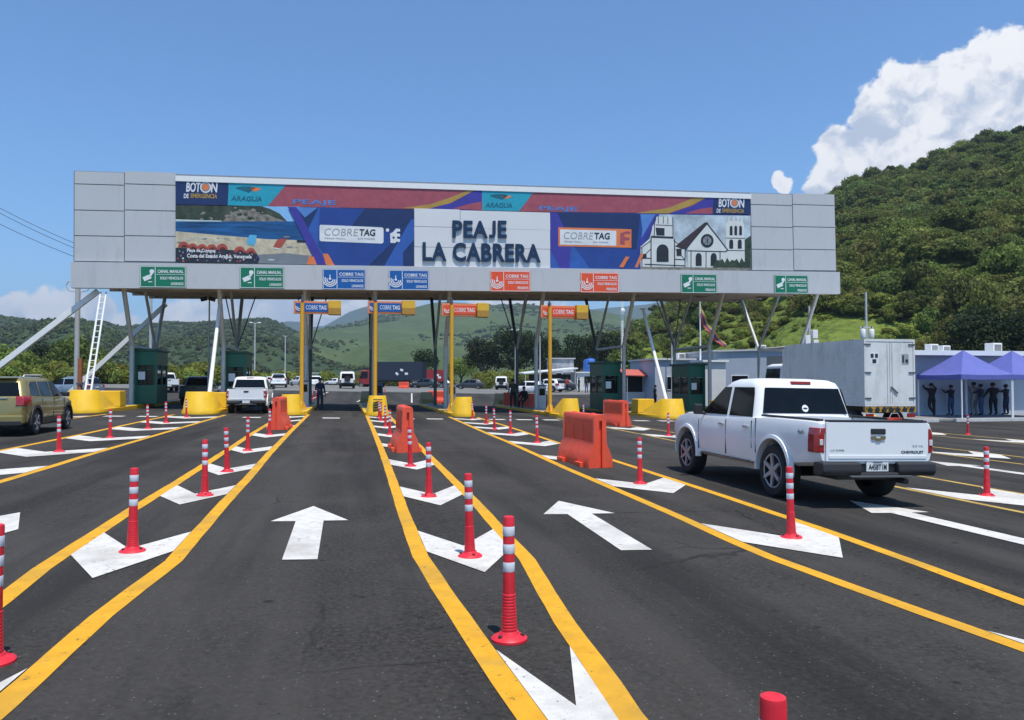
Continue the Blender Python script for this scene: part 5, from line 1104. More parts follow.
def pickup(label, loc, rotz, paint=WHITE_CAR, detail=True, group='pickup trucks', flares=True):
    t = thing('pickup_truck', label, 'pickup', loc, rotz, group)
    W = .89
    st = [(-2.60, .845, .60, 1.04, 1.13), (-2.55, .872, .57, 1.06, 1.15), (-2.3, .885, .54, 1.07, 1.155), (-1.5, W, .45, 1.06, 1.155), (-.9, W, .41, 1.05, 1.14), (0.2, W, .39, 1.03, 1.11), (.9, W, .39, 1.02, 1.10), (1.12, W, .40, 1.02, 1.14), (1.6, .885, .47, 1.0, 1.12), (2.0, .87, .49, .96, 1.05), (2.26, .82, .51, .88, .96), (2.38, .74, .54, .76, .84)]
    mb = MB(); mb.loft([body_ring(*q) for q in st]); b = mb.build('body', paint, t)
    ct = MB(); r = .385
    for ya in (-1.5, 1.52):
        for s in (-1, 1): ct.cyl((s * .52, ya, r + .03), (s * 1.3, ya, r + .03), r * 1.19, n=32)
    boolean_cut(b, ct); ct = MB(); ct.span((-.74, -2.50, .74), (.74, -1.02, 1.6)); boolean_cut(b, ct)
    tab = [(1.08, .85, -.95, 1.16), (1.60, .745, -.80, .40), (1.68, .71, -.75, .25), (1.725, .63, -.66, .14), (1.745, .42, -.45, -.05)]
    mb = MB(); mb.loft([rrect(h, y0, y1, z, .20) for k, (z, h, y0, y1) in enumerate(tab)]); mb.build('cab', paint, t, smooth=40)
    mb = MB()
    for s in (-1, 1): 
        mb = MB(); side_pane(mb, tab, [(.96, 1.135), (.04, 1.135), (.04, 1.595), (.28, 1.595)], s); mb.build('side_window', GLASS, t); mb = MB(); side_pane(mb, tab, [(-.05, 1.135), (-.80, 1.135), (-.73, 1.50), (-.69, 1.595), (-.05, 1.595)], s); mb.build('side_window', GLASS, t)
    mb = MB(); end_pane(mb, tab, [(-.72, 1.20), (.72, 1.20), (.63, 1.595), (-.63, 1.595)], 2, -1); mb.build('rear_window', GLASS, t)
    mb = MB(); end_pane(mb, tab, [(-.74, 1.16), (.74, 1.16), (.62, 1.60), (-.62, 1.60)], 3, 1); mb.build('windscreen', GLASS, t)
    mb = MB(); mb.box((0, -.755, 1.675), (.34, .05, .05)); mb.build('high_brake_light', TAILRED, t, bevel=.008)
    mb = MB()                                              # door gaps
    for s in (-1, 1):
        for y, z0, z1 in ((1.03, .50, 1.02), (-.005, .50, 1.06), (-.86, .66, 1.08), (-.985, .6, 1.13)): mb.box((s * (W * .993), y, (z0 + z1) / 2), (.012, .012, z1 - z0))
        mb.box((s * W * .99, .05, .455), (.012, 1.7, .012))
    mb.build('door_gap', SEAM, t)
    mb = MB(); mb.span((-.765, -2.628, .63), (.765, -2.595, 1.15)); mb.span((-.73, -2.636, .665), (.73, -2.627, .715)); tg = mb.build('tailgate', paint, t, bevel=.02)
    mb = MB(); mb.box((0, -2.634, 1.03), (.22, .02, .075)); mb.build('tailgate_handle', BLACKP, tg, bevel=.01)
    for s in (-1, 1):
        mb = MB(); mb.loft([[(s * (a_ + o_), b_, z_) for a_, b_ in ((.775, -2.612), (.85, -2.60), (.895, -2.55), (.908, -2.42), (.86, -2.42), (.775, -2.5))] for z_, o_ in ((.74, .0), (.78, .004), (.98, -.002), (1.07, -.016))]); tl = mb.build('tail_light', TAILRED, t, bevel=.012)
        mb = MB(); mb.box((s * .822, -2.607, .88), (.05, .016, .08)); mb.build('reverse_lamp', LAMPWHITE, tl, bevel=.005)
        mb = MB(); mb.prism([(s * .62, 2.36, .68), (s * .82, 2.22, .68), (s * .83, 2.1, .86), (s * .62, 2.30, .86)], (0, .06, 0)); mb.build('headlight', LAMPWHITE, t, bevel=.01)
        mb = MB(); mb.box((s * .98, .86, 1.20), (.15, .10, .18)); mb.box((s * .88, .88, 1.13), (.12, .05, .05)); mb.build('mirror', BLACKP if paint is not DARK_CAR else paint, t, bevel=.03)
        mb = MB()
        for y in (.14, -.70): mb = MB(); mb.box((s * (W * .995 + .014), y, .985), (.03, .17, .04)); mb.build('door_handle', CHROME, t, bevel=.008)
        if flares:
            for ya in (-1.5, 1.52):
                mb = MB(); n = 18; ri, ro = r * 1.15, r * 1.31
                A = [R(-8 + 196 * k / n) for k in range(n + 1)]
                def pt(a, rr, x): return (s * x, ya + rr * math.cos(a), max(.36, r + .03 + rr * math.sin(a)))
                for a, b2 in zip(A, A[1:]):
                    q = [pt(a, ri, .80), pt(a, ri, .92), pt(a, ro * .97, .912), pt(a, ro, .85)]; q2 = [pt(b2, ri, .80), pt(b2, ri, .92), pt(b2, ro * .97, .912), pt(b2, ro, .85)]
                    mb.add(q + q2, [(k, (k + 1) % 4, 4 + (k + 1) % 4, 4 + k) for k in range(4)])
                mb.build('wheel_arch', paint, t, smooth=45)
    mb = MB(); mb.prism([(-.845, -2.45, .43), (-.845, -2.66, .44), (-.845, -2.70, .50), (-.845, -2.68, .62), (-.845, -2.45, .62)], (.57, 0, 0)); mb.prism([(.275, -2.45, .43), (.275, -2.66, .44), (.275, -2.70, .50), (.275, -2.68, .62), (.275, -2.45, .62)], (.57, 0, 0)); mb.span((-.30, -2.68, .415), (.30, -2.50, .485)); mb.span((-.30, -2.60, .47), (.30, -2.52, .62))
    bu = mb.build('rear_bumper', BLACKP, t, bevel=.025)
    mb = MB(); mb.span((-.46, -2.72, .425), (.46, -2.60, .45)); mb.build('bumper_step', STEELDK, bu, bevel=.006)
    mb = MB(); mb.span((-.165, -2.622, .495), (.165, -2.605, .635)); pl = mb.build('number_plate', PLATE, t, bevel=.004)
    mb = MB(); mb.span((-.74, 2.2, .46), (.74, 2.43, .66)); mb.build('front_bumper', paint, t, bevel=.05); mb = MB(); mb.span((-.5, 2.30, .68), (.5, 2.40, .84)); mb.build('grille', BLACKP, t, bevel=.01)
    mb = MB(); mb.span((-.45, -2.4, .36), (.45, 2.2, .50)); mb.cyl((-.7, -1.5, .385), (.7, -1.5, .385), .08); mb.cyl((-.7, 1.52, .385), (.7, 1.52, .385), .06); mb.cyl((.45, -2.6, .36), (.45, -1.8, .36), .04); mb.build('chassis', BLACKP, t)
    mb = MB(); mb.span((-.80, -2.50, 1.155), (-.72, -1.0, 1.185)); mb.span((.72, -2.50, 1.155), (.80, -1.0, 1.185)); mb.span((-.745, -2.632, 1.152), (.745, -2.555, 1.178)); mb.build('bed_rail', BLACKP, t, bevel=.008)
    for s in (-1, 1):
        for ya in (-1.5, 1.52): wheel(t, s * .775, ya, r, .255, s)
    if detail:
        text('A45BT1M', 'lettering', INK, pl, 0, .556, .27, .075, -2.622, .02, .004); text('ARAGUA', 'lettering', INK, pl, 0, .617, .14, .018, -2.622, 0, .004)
        text('CHEVROLET', 'lettering', INK, tg, .52, .755, .34, .036, -2.628, .02, .004); text('3.5 V6', 'lettering', SGREY, tg, .60, .84, .16, .03, -2.628, 0, .004); text('LUV D-MAX', 'lettering', SGREY, tg, -.60, .78, .20, .026, -2.628, 0, .004)
        mb = MB(); mb.prism([(-.11, -2.632, .965), (-.04, -2.632, .965), (-.032, -2.632, .942), (.032, -2.632, .942), (.04, -2.632, .965), (.11, -2.632, .965), (.10, -2.632, .925), (.04, -2.632, .925), (.032, -2.632, .902), (-.032, -2.632, .902), (-.04, -2.632, .925), (-.10, -2.632, .925)], (0, -.012, 0)); mb.build('emblem', mat('bronze_emblem', (.32, .24, .12), .3, metal=.7), tg)
        text('4x4', 'lettering', SGREY, t, 2.22, 1.0, .15, .065, -.8865, .02, .004, face='-X')
        mb = MB(); e = [(.055 * math.cos(R(a)), .055 * math.sin(R(a))) for a in range(0, 360, 20)]; mb.poly([(x, lin(tab, 1.28 + z, 2) - .010, 1.28 + z) for x, z in e]); mb.poly([(x * .7, lin(tab, 1.28 + z * .25, 2) - .013, 1.28 + z * .25) for x, z in e], 1); mb.build('sticker', [SWHITE, INK], t)
        mb = MB(); mb.box((-.2, -1.5, 1.06), (.9, .5, .08), 0); mb.build('plank', mat('pale_plywood', (.5, .38, .2), .7), t)
        bk_ = thing('bucket', 'small red bucket standing in the bed of the white pickup', 'bucket', (0, 0, 0)); bk_.parent = None
        mb = MB(); mb.lathe([(.07, 0), (.095, .20), (.10, .205), (.088, .205), (.065, .02)], 18); mb.build('shell', BARRED, bk_, smooth=40); mb = MB(); mb.path([(-.095, 0, .19), (-.05, 0, .27), (.05, 0, .27), (.095, 0, .19)], .006); mb.build('handle', CHROME, bk_)
        bk_.location = Vector(loc) + Matrix.Rotation(rotz, 3, 'Z') @ Vector((.60, -2.2, .98))
        sh = MB(); sh.span((-.7, -1.95, .74), (.7, -1.06, 1.02)); sh.build('bed_box', BLACKP, t, bevel=.02)
    return t
def put(x, y): return (x, y, gz(x, y))
pk = pickup('large white double cab pickup with black bumper, driving up on the right', put(7.0, 11.68), R(-1.2))
pk.rotation_euler = (0, R(1.07), R(-1.2))
pickup('white pickup stopped at the toll booth, seen from behind', put(-4.55, 40.2), R(1), detail=False)
pickup('dark pickup half hidden behind the second toll booth', put(-9.0, 52), R(2), DARK_CAR, detail=False)
p = at_depth(165, 78); pickup('white pickup beyond the leftmost booth', p, R(20), detail=False)

def wagon(name, label, cat, loc, rotz, paint, kind='suv', detail=False, group='cars'):
    """A car with a closed cabin: suv, hatch or jeep outline."""
    t = thing(name, label, cat, loc, rotz, group)
    if kind == 'suv':
        W = .89; L0, L1 = -2.06, 2.10; r = .335; ax = (-1.24, 1.30)
        st = [(L0, .78, .42, .72, .80), (L0 + .06, .835, .36, .86, .97), (L0 + .25, .87, .30, .93, 1.02), (-1.2, W, .27, .95, 1.02), (0, W, .26, .93, .99), (.85, W, .27, .91, .98), (1.3, .88, .28, .88, .95), (1.75, .85, .30, .80, .86), (2.0, .78, .34, .66, .72), (L1, .66, .38, .55, .60)]
        tab = [(.94, .845, L0 + .10, 1.12), (1.40, .715, L0 + .32, .44), (1.48, .66, L0 + .42, .24), (1.525, .55, L0 + .60, .05), (1.54, .34, -.9, -.3)]
        sw = [[(.94, .99), (.10, .99), (.10, 1.41), (.40, 1.41)], [(.02, .99), (-.78, .99), (-.78, 1.41), (.02, 1.41)], [(-.86, 1.0), (-1.52, 1.05), (-1.42, 1.33), (-1.28, 1.40), (-.86, 1.41)]]
        rw = [(-.70, 1.03), (.70, 1.03), (.60, 1.38), (-.60, 1.38)]; fwp = [(-.74, 1.0), (.74, 1.0), (.62, 1.40), (-.62, 1.40)]
    elif kind == 'hatch':
        W = .84; L0, L1 = -2.0, 2.05; r = .30; ax = (-1.25, 1.28)
        st = [(L0, .74, .40, .68, .76), (L0 + .08, .80, .34, .80, .90), (-1.2, W, .25, .86, .92), (0, W, .24, .84, .90), (.9, W, .25, .82, .89), (1.5, .82, .27, .74, .80), (1.9, .75, .32, .62, .66), (L1, .62, .36, .50, .54)]
        tab = [(.88, .80, L0 + .14, 1.15), (1.34, .66, L0 + .62, .40), (1.42, .60, L0 + .78, .18), (1.45, .40, -.8, -.1)]
        sw = [[(1.0, .93), (.08, .93), (.08, 1.35), (.36, 1.35)], [(0, .93), (-.9, .93), (-1.0, 1.33), (0, 1.35)]]
        rw = [(-.66, .95), (.66, .95), (.56, 1.32), (-.56, 1.32)]; fwp = [(-.70, .93), (.70, .93), (.58, 1.33), (-.58, 1.33)]
    else:
        W = .86; L0, L1 = -2.0, 2.0; r = .39; ax = (-1.2, 1.28)
        st = [(L0, .84, .55, .98, 1.05), (L0 + .05, .86, .50, 1.0, 1.07), (-1.2, W, .46, 1.0, 1.07), (.7, W, .46, 1.0, 1.06), (1.1, W, .46, 1.0, 1.08), (1.7, .84, .48, .98, 1.03), (L1, .80, .52, .90, .96)]
        tab = [(1.02, .85, L0 + .03, .95), (1.78, .78, L0 + .08, .60), (1.86, .74, L0 + .14, .50), (1.90, .6, L0 + .3, .3)]
        sw = [[(.82, 1.10), (.1, 1.10), (.1, 1.72), (.55, 1.72)], [(.0, 1.10), (-.8, 1.10), (-.8, 1.72), (.0, 1.72)], [(-.9, 1.10), (-1.75, 1.10), (-1.72, 1.72), (-.9, 1.72)]]
        rw = [(-.66, 1.12), (.66, 1.12), (.62, 1.70), (-.62, 1.70)]; fwp = [(-.72, 1.10), (.72, 1.10), (.66, 1.72), (-.66, 1.72)]
    mb = MB(); mb.loft([body_ring(*q) for q in st]); b = mb.build('body', paint, t); ct = MB()
    for ya in ax:
        for s in (-1, 1): ct.cyl((s * .48, ya, r), (s * 1.3, ya, r), r * 1.17, n=28)
    boolean_cut(b, ct)
    mb = MB(); mb.loft([rrect(h, y0, y1, z, .16 if kind != 'jeep' else .07) for (z, h, y0, y1) in tab]); mb.build('cabin', paint, t, smooth=42)
    for s in (-1, 1):
        for q in sw: mb = MB(); side_pane(mb, tab, q, s); mb.build('side_window', GLASS, t)
    mb = MB(); end_pane(mb, tab, rw, 2, -1); mb.build('rear_window', GLASS, t); mb = MB(); end_pane(mb, tab, fwp, 3, 1); mb.build('windscreen', GLASS, t)
    zs = st[2][3]; 
    mb = MB(); mb.span((-W * .93, L0 - .06, st[0][2] - .10), (W * .93, L0 + .16, st[0][2] + .12)); mb.build('rear_bumper', BLACKP if kind == 'jeep' else paint, t, bevel=.04)
    mb = MB(); mb.span((-W * .88, L1 - .2, .30 if kind != 'jeep' else .5), (W * .88, L1 + .05, .52 if kind != 'jeep' else .68)); mb.build('front_bumper', BLACKP if kind != 'hatch' else paint, t, bevel=.04)
    for s in (-1, 1):
        q = None
        if kind == 'suv':
            mb = MB(); mb.loft([[(s * (a_ + o_), b_ + y_, z_) for a_, b_ in ((.66, L0 - .02), (.835, L0 - .008), (.90, L0 + .15), (.905, L0 + .36), (.80, L0 + .4), (.66, L0 + .2))] for z_, o_, y_ in ((.78, -.01, .0), (.82, .0, .0), (.96, .0, .02), (1.03, -.03, .06))]); mb.build('tail_light', TAILRED, t, bevel=.012, smooth=40)
        elif kind == 'hatch': q = [(s * .58, L0 + .05, .72), (s * .82, L0 + .2, .72), (s * .80, L0 + .3, .88), (s * .58, L0 + .12, .88)]
        else: q = [(s * .68, L0, .74), (s * .84, L0, .74), (s * .84, L0, .98), (s * .68, L0, .98)]
        if q: mb = MB(); mb.prism(q, (0, -.05, 0)); mb.build('tail_light', TAILRED, t, bevel=.012)
        mb = MB(); mb.box((s * .62, L1 - .02, .66 if kind != 'jeep' else .84), (.24, .12, .15)); mb.build('headlight', LAMPWHITE, t, bevel=.03)
        mb = MB(); mb.box((s * (W + .08), tab[0][3] - .30, tab[0][0] + .10), (.18, .09, .14)); mb.build('mirror', paint if kind == 'hatch' else BLACKP, t, bevel=.03)
        mb = MB()
        for y in (.2, -.68): mb.box((s * (W + .004), y, zs - .09), (.03, .16, .03))
        mb.build('door_handle', paint, t, bevel=.006)
    mb = MB(); 
    for s in (-1, 1):
        for y in (.98, .06, -.84): mb.box((s * (W * .993), y, .64), (.012, .012, .62))
    mb.build('door_gap', SEAM, t)
    mb = MB(); mb.span((-.17, L0 - .02, .72 if kind != 'jeep' else .62), (.17, L0 + .02, .84 if kind != 'jeep' else .74)); pl = mb.build('number_plate', PLATE, t)
    if detail: text('AB532RT', 'lettering', INK, pl, 0, .78, .27, .07, L0 - .02, .02, .003)
    mb = MB(); mb.span((-.6, L0 + .2, .2), (.6, L1 - .2, .34)); mb.cyl((-.7, ax[0], r), (.7, ax[0], r), .05); mb.cyl((-.7, ax[1], r), (.7, ax[1], r), .05); mb.build('chassis', BLACKP, t)
    if kind == 'suv':
        for s in (-1, 1): mb = MB(); mb.path([(s * .60, -1.45, 1.51), (s * .60, -1.35, 1.575), (s * .60, -.1, 1.58), (s * .58, 0, 1.52)], .022); mb.build('roof_rail', STEEL, t)
        for s in (-1, 1):
            mb = MB(); mb.box((s * (W * .985), .03, .36), (.03, 1.75, .16))
            for ya in ax:
                A = [R(-8 + 196 * k / 16) for k in range(17)]
                def pt(a, rr, x): return (s * x, ya + rr * math.cos(a), max(.22, r + rr * math.sin(a)))
                for a, b2 in zip(A, A[1:]):
                    q = [pt(a, r * 1.13, .80), pt(a, r * 1.13, .905), pt(a, r * 1.36, .90), pt(a, r * 1.38, .84)]; q2 = [pt(b2, r * 1.13, .80), pt(b2, r * 1.13, .905), pt(b2, r * 1.36, .90), pt(b2, r * 1.38, .84)]
                    mb.add(q + q2, [(k, (k + 1) % 4, 4 + (k + 1) % 4, 4 + k) for k in range(4)])
            mb.build('sill_cladding', BLACKP, t)
        mb = MB(); mb.span((-.8, L0 - .075, .27), (.8, L0 + .1, .40)); mb.build('bumper_cladding', BLACKP, t, bevel=.02)
        mb = MB(); mb.box((0, L0 + .035, .985), (.9, .03, .03)); mb.build('tailgate_trim', CHROME, t)
        mb = MB(); mb.box((0, L0 + .36, 1.50), (1.1, .18, .03)); mb.build('roof_spoiler', paint, t, bevel=.01)
    if kind == 'jeep':
        M = Matrix.Translation((0, L0 - .14, 1.08)) @ Matrix.Rotation(R(90), 4, 'X'); mb = MB(); mb.lathe([(.14, -.08), (.34, -.1), (.36, 0), (.34, .1), (.14, .08)], 24, M=M); mb.build('spare_wheel', RUBBER, t, smooth=40)
        mb = MB(); mb.box((0, -.6, 1.95), (1.3, 1.9, .06)); mb.build('roof_rack', STEEL, t)
    for s in (-1, 1):
        for ya in ax: wheel(t, s * (W - .11), ya, r, .21, s, 5)
    return t
wagon('suv', 'gold metallic car with roof rails in the left lane, cut by the photo edge', 'car', put(-8.95, 24.0), R(1.5), GOLD_CAR, 'suv', True)
p = at_depth(347, 92); wagon('jeep', 'boxy white four wheel drive driving away in the straight lane', 'jeep', p, R(1), WHITE_CAR, 'jeep')
p = at_depth(72, 66); wagon('parked_car', 'pale blue grey car behind the leftmost nose and the ladder', 'car', p, R(70), GREY_CAR, 'suv')
p = at_depth(279, 92); wagon('suv', 'white car driving away, left of the yellow pole with blue sign', 'car', p, R(3), WHITE_CAR, 'suv')
p = at_depth(300.5, 118); wagon('parked_car', 'white car far off, peeking out behind the left yellow pole', 'car', p, R(30), WHITE_CAR, 'hatch')
p = at_depth(314, 104); wagon('parked_car', 'white car beyond the lane guard, right of the left yellow pole', 'car', p, R(10), WHITE_CAR, 'hatch')
p = at_depth(470, 112); wagon('parked_car', 'dark car parked beyond the left orange pole sign', 'car', p, R(75), DARK_CAR, 'hatch')
p = at_depth(502, 112); wagon('jeep', 'white four wheel drive with rear spare wheel, parked below the bright shrubs', 'jeep', p, R(-15), WHITE_CAR, 'jeep')
p = at_depth(528, 84); wagon('parked_car', 'white car parked behind the seated guard', 'car', p, R(60), WHITE_CAR, 'hatch')
p = at_depth(548, 92); wagon('parked_car', 'white car with red markings near the white building', 'car', p, R(40), WHITE_CAR, 'suv')
p = at_depth(560, 96); wagon('parked_car', 'dark car in front of the white building with the awning', 'car', p, R(70), DARK_CAR, 'hatch')
for px, dist, lb in ((268, 150, 'tiny white car far down the road on the left'), (334, 170, 'tiny white car ahead of the four wheel drive'), (440, 135, 'white car beside the red lorry cab'), (425, 118, 'dark car in front of the red lorry')):
    p = at_depth(px, dist); wagon('parked_car', lb, 'car', p, R(px % 90), WHITE_CAR if 'white' in lb else DARK_CAR, 'hatch')

def lorry(label, loc, rotz, cabm, boxm, bw, bh, bl, zf, kind='box', group='lorries', cab=True):
    t = thing('lorry', label, 'truck', loc, rotz, group)   # origin under the rear of the box, +Y forward
    if kind == 'box':
        mb = MB(); mb.span((-bw / 2, 0, zf), (bw / 2, bl - .25, zf + bh)); mb.prism([(-bw / 2, bl - .25, zf), (bw / 2, bl - .25, zf), (bw / 2, bl - .25, zf + bh), (-bw / 2, bl - .25, zf + bh)], (0, .01, 0))
        mb.loft([[(-bw / 2, bl - .25, zf + .3), (bw / 2, bl - .25, zf + .3), (bw / 2, bl - .25, zf + bh), (-bw / 2, bl - .25, zf + bh)], [(-bw / 2 + .05, bl + .1, zf + .3), (bw / 2 - .05, bl + .1, zf + .3), (bw / 2 - .05, bl + .1, zf + bh - .22), (-bw / 2 + .05, bl + .1, zf + bh - .22)]])
        bx = mb.build('box', boxm, t)
        mb = MB()
        for k in range(1, 16): 
            for s in (-1, 1): mb.box((s * (bw / 2 + .006), (bl - .25) / 2, zf + bh * k / 16), (.012, bl - .35, .018))
        mb.build('side_rib', boxm, bx)
        mb = MB()
        for a, b in (((-bw / 2, zf), (-bw / 2 + .07, zf + bh)), ((bw / 2 - .07, zf), (bw / 2, zf + bh)), ((-bw / 2 + .07, zf), (bw / 2 - .07, zf + .07)), ((-bw / 2 + .07, zf + bh - .09), (bw / 2 - .07, zf + bh))): mb.span((a[0], -.035, a[1]), (b[0], .0, b[1]))
        mb.build('rear_frame', boxm, bx)
        for s in (-1, 1):
            a, b = sorted((s * .01, s * (bw / 2 - .08))); mb = MB(); mb.span((a, -.022, zf + .08), (b, -.002, zf + bh - .1)); d = mb.build('rear_door', boxm, t, bevel=.008)
            for z in (.12, .5, .92): mb = MB(); mb.box((s * (bw / 2 - .14), -.035, zf + bh * z), (.26, .03, .05)); mb.build('hinge', STEELDK, d)
            mb = MB(); mb.cyl((s * .10, -.036, zf + .1), (s * .10, -.036, zf + bh - .12), .012, n=8); mb.build('lock_bar', ALUBOX, d)
            if s > 0: mb = MB(); mb.box((.16, -.055, zf + bh * .24), (.36, .02, .06), 0, Matrix.Rotation(R(40), 3, 'Y')); mb.build('handle', STEELDK, d)
        mb = MB(); q = mb.span((-.82, -.026, zf + bh * .62), (-.46, -.0222, zf + bh * .80), 0); mb.span((-.79, -.030, zf + bh * .72), (-.67, -.027, zf + bh * .78), 1); mb.span((-.61, -.030, zf + bh * .72), (-.49, -.027, zf + bh * .78), 1); mb.span((-.72, -.030, zf + bh * .64), (-.56, -.027, zf + bh * .70), 1); mb.build('warning_sticker', [SWHITE, INK], t)
        mb = MB(); mb.span((.50, -.026, zf + bh * .62), (.80, -.0222, zf + bh * .78), 0); mb.span((.53, -.030, zf + bh * .65), (.60, -.027, zf + bh * .76), 1); mb.span((.66, -.030, zf + bh * .65), (.77, -.027, zf + bh * .70), 1); mb.build('warning_sticker', [SGREY, INK], t)
        mb = MB(); mb.span((-bw / 2, -.06, zf - .22), (bw / 2, .06, zf - .02)); 
        for k in range(7): mb.box((-bw / 2 + .2 + k * (bw - .4) / 6, -.075, zf - .12), (.16, .03, .14), 1, Matrix.Rotation(R(35), 3, 'Y'))
        mb.build('rear_sill', [mat('worn_yellow_black_sill', (.48, .26, .02), .6, var=.25, scale=9, dirt=((.05, .04, .02), 6, .5, .62)), INK], t)
        for s in (-1, 1): mb = MB(); mb.box((s * (bw / 2 - .2), -.03, zf - .34), (.3, .06, .14)); mb.build('tail_light', TAILRED, t, bevel=.01)
    else:
        mb = MB(); mb.span((-bw / 2, 0, zf), (bw / 2, bl, zf + bh)); bx = mb.build('container', boxm, t)
        mb = MB()
        for k in range(int(bl / .45)):
            for s in (-1, 1): mb.box((s * (bw / 2 + .012), .2 + k * .45, zf + bh / 2), (.03, .2, bh - .3))
        for x in np.arange(-bw / 2 + .2, bw / 2, .3): mb.box((x, -.012, zf + bh / 2), (.04, .03, bh - .1))
        mb.build('corrugation', boxm, bx)
        for s in (-1, 1):
            M_ = 0
            f_ = '-X' if s < 0 else '+X'
            mb = MB()
            for k in range(3): mb.box((s * (bw / 2 + .032), bl * (.3 + .09 * k), zf + bh * (.35 + .2 * (k % 2))), (.006, .5, .35), 0, Matrix.Rotation(R(20 * k), 3, 'X'))
            mb.build('painted_mark', SWHITE, bx)
    mb = MB(); mb.span((-.45, .1, zf - .26), (.45, bl + (1.9 if cab else .2), zf - .02)); mb.build('chassis', BLACKP, t)
    r = .45
    ys = [.9, bl + 1.1] if bl < 6 else [1.2, 2.4, bl - 1.2, bl + 1.5]
    for y in ys:
        if not cab and y > bl: continue
        for s in (-1, 1): wheel(t, s * (bw / 2 - .22), y, r, .32, s, 6)
    if cab:
        mb = MB(); y0 = bl + .18; h = min(zf + 1.6, 2.7); rg = lambda z, i, f: [(-bw / 2 + .08 + i, y0, z), (bw / 2 - .08 - i, y0, z), (bw / 2 - .08 - i, y0 + 1.75 - f, z), (-bw / 2 + .08 + i, y0 + 1.75 - f, z)]
        mb.loft([rg(.55, 0, 0), rg(1.5, 0, 0), rg(h, .08, .35), rg(h + .08, .2, .6)]); cb = mb.build('cab', cabm, t, bevel=.04)
        mb = MB()
        for s in (-1, 1): mb.prism([(s * (bw / 2 - .06), y0 + .25, 1.5), (s * (bw / 2 - .06), y0 + 1.5, 1.5), (s * (bw / 2 - .12), y0 + 1.3, h - .12), (s * (bw / 2 - .12), y0 + .25, h - .12)], (s * -.03, 0, 0))
        mb.prism([(-bw / 2 + .2, y0 + 1.755, 1.52), (bw / 2 - .2, y0 + 1.755, 1.52), (bw / 2 - .25, y0 + 1.46, h - .1), (-bw / 2 + .25, y0 + 1.46, h - .1)], (0, .02, 0)); mb.build('cab_window', GLASS, cb)
        mb = MB(); mb.span((-bw / 2 + .05, y0 + 1.7, .45), (bw / 2 - .05, y0 + 1.86, .8)); mb.build('front_bumper', STEELDK, t, bevel=.03)
        for s in (-1, 1): mb = MB(); mb.box((s * (bw / 2 + .14), y0 + 1.45, 1.75), (.16, .08, .38)); mb.box((s * (bw / 2 + .02), y0 + 1.4, 1.9), (.2, .03, .03)); mb.build('mirror', BLACKP, t)
    return t
bp = atY(889.5, 382, 24.6)
lorry('white box truck with two rear doors standing right of the pickup', (bp.x, 24.6, gz(bp.x, 24.6)), R(0), WHITE_CAR, ALUBOX, 2.12, 2.45, 5.3, 1.04)
p = at_depth(418, 122); lorry('dark navy container truck crossing beyond the lanes', (p.x + 1.0, p.y, p.z), R(68), REDC, NAVYC, 2.5, 2.9, 8.5, 1.2, 'cont')
p = at_depth(447, 132); lorry('red and white lorry standing behind the dark container truck', (p.x, p.y, p.z), R(80), WHITE_CAR, REDC, 2.4, 2.0, 4.0, 1.1, 'cont')

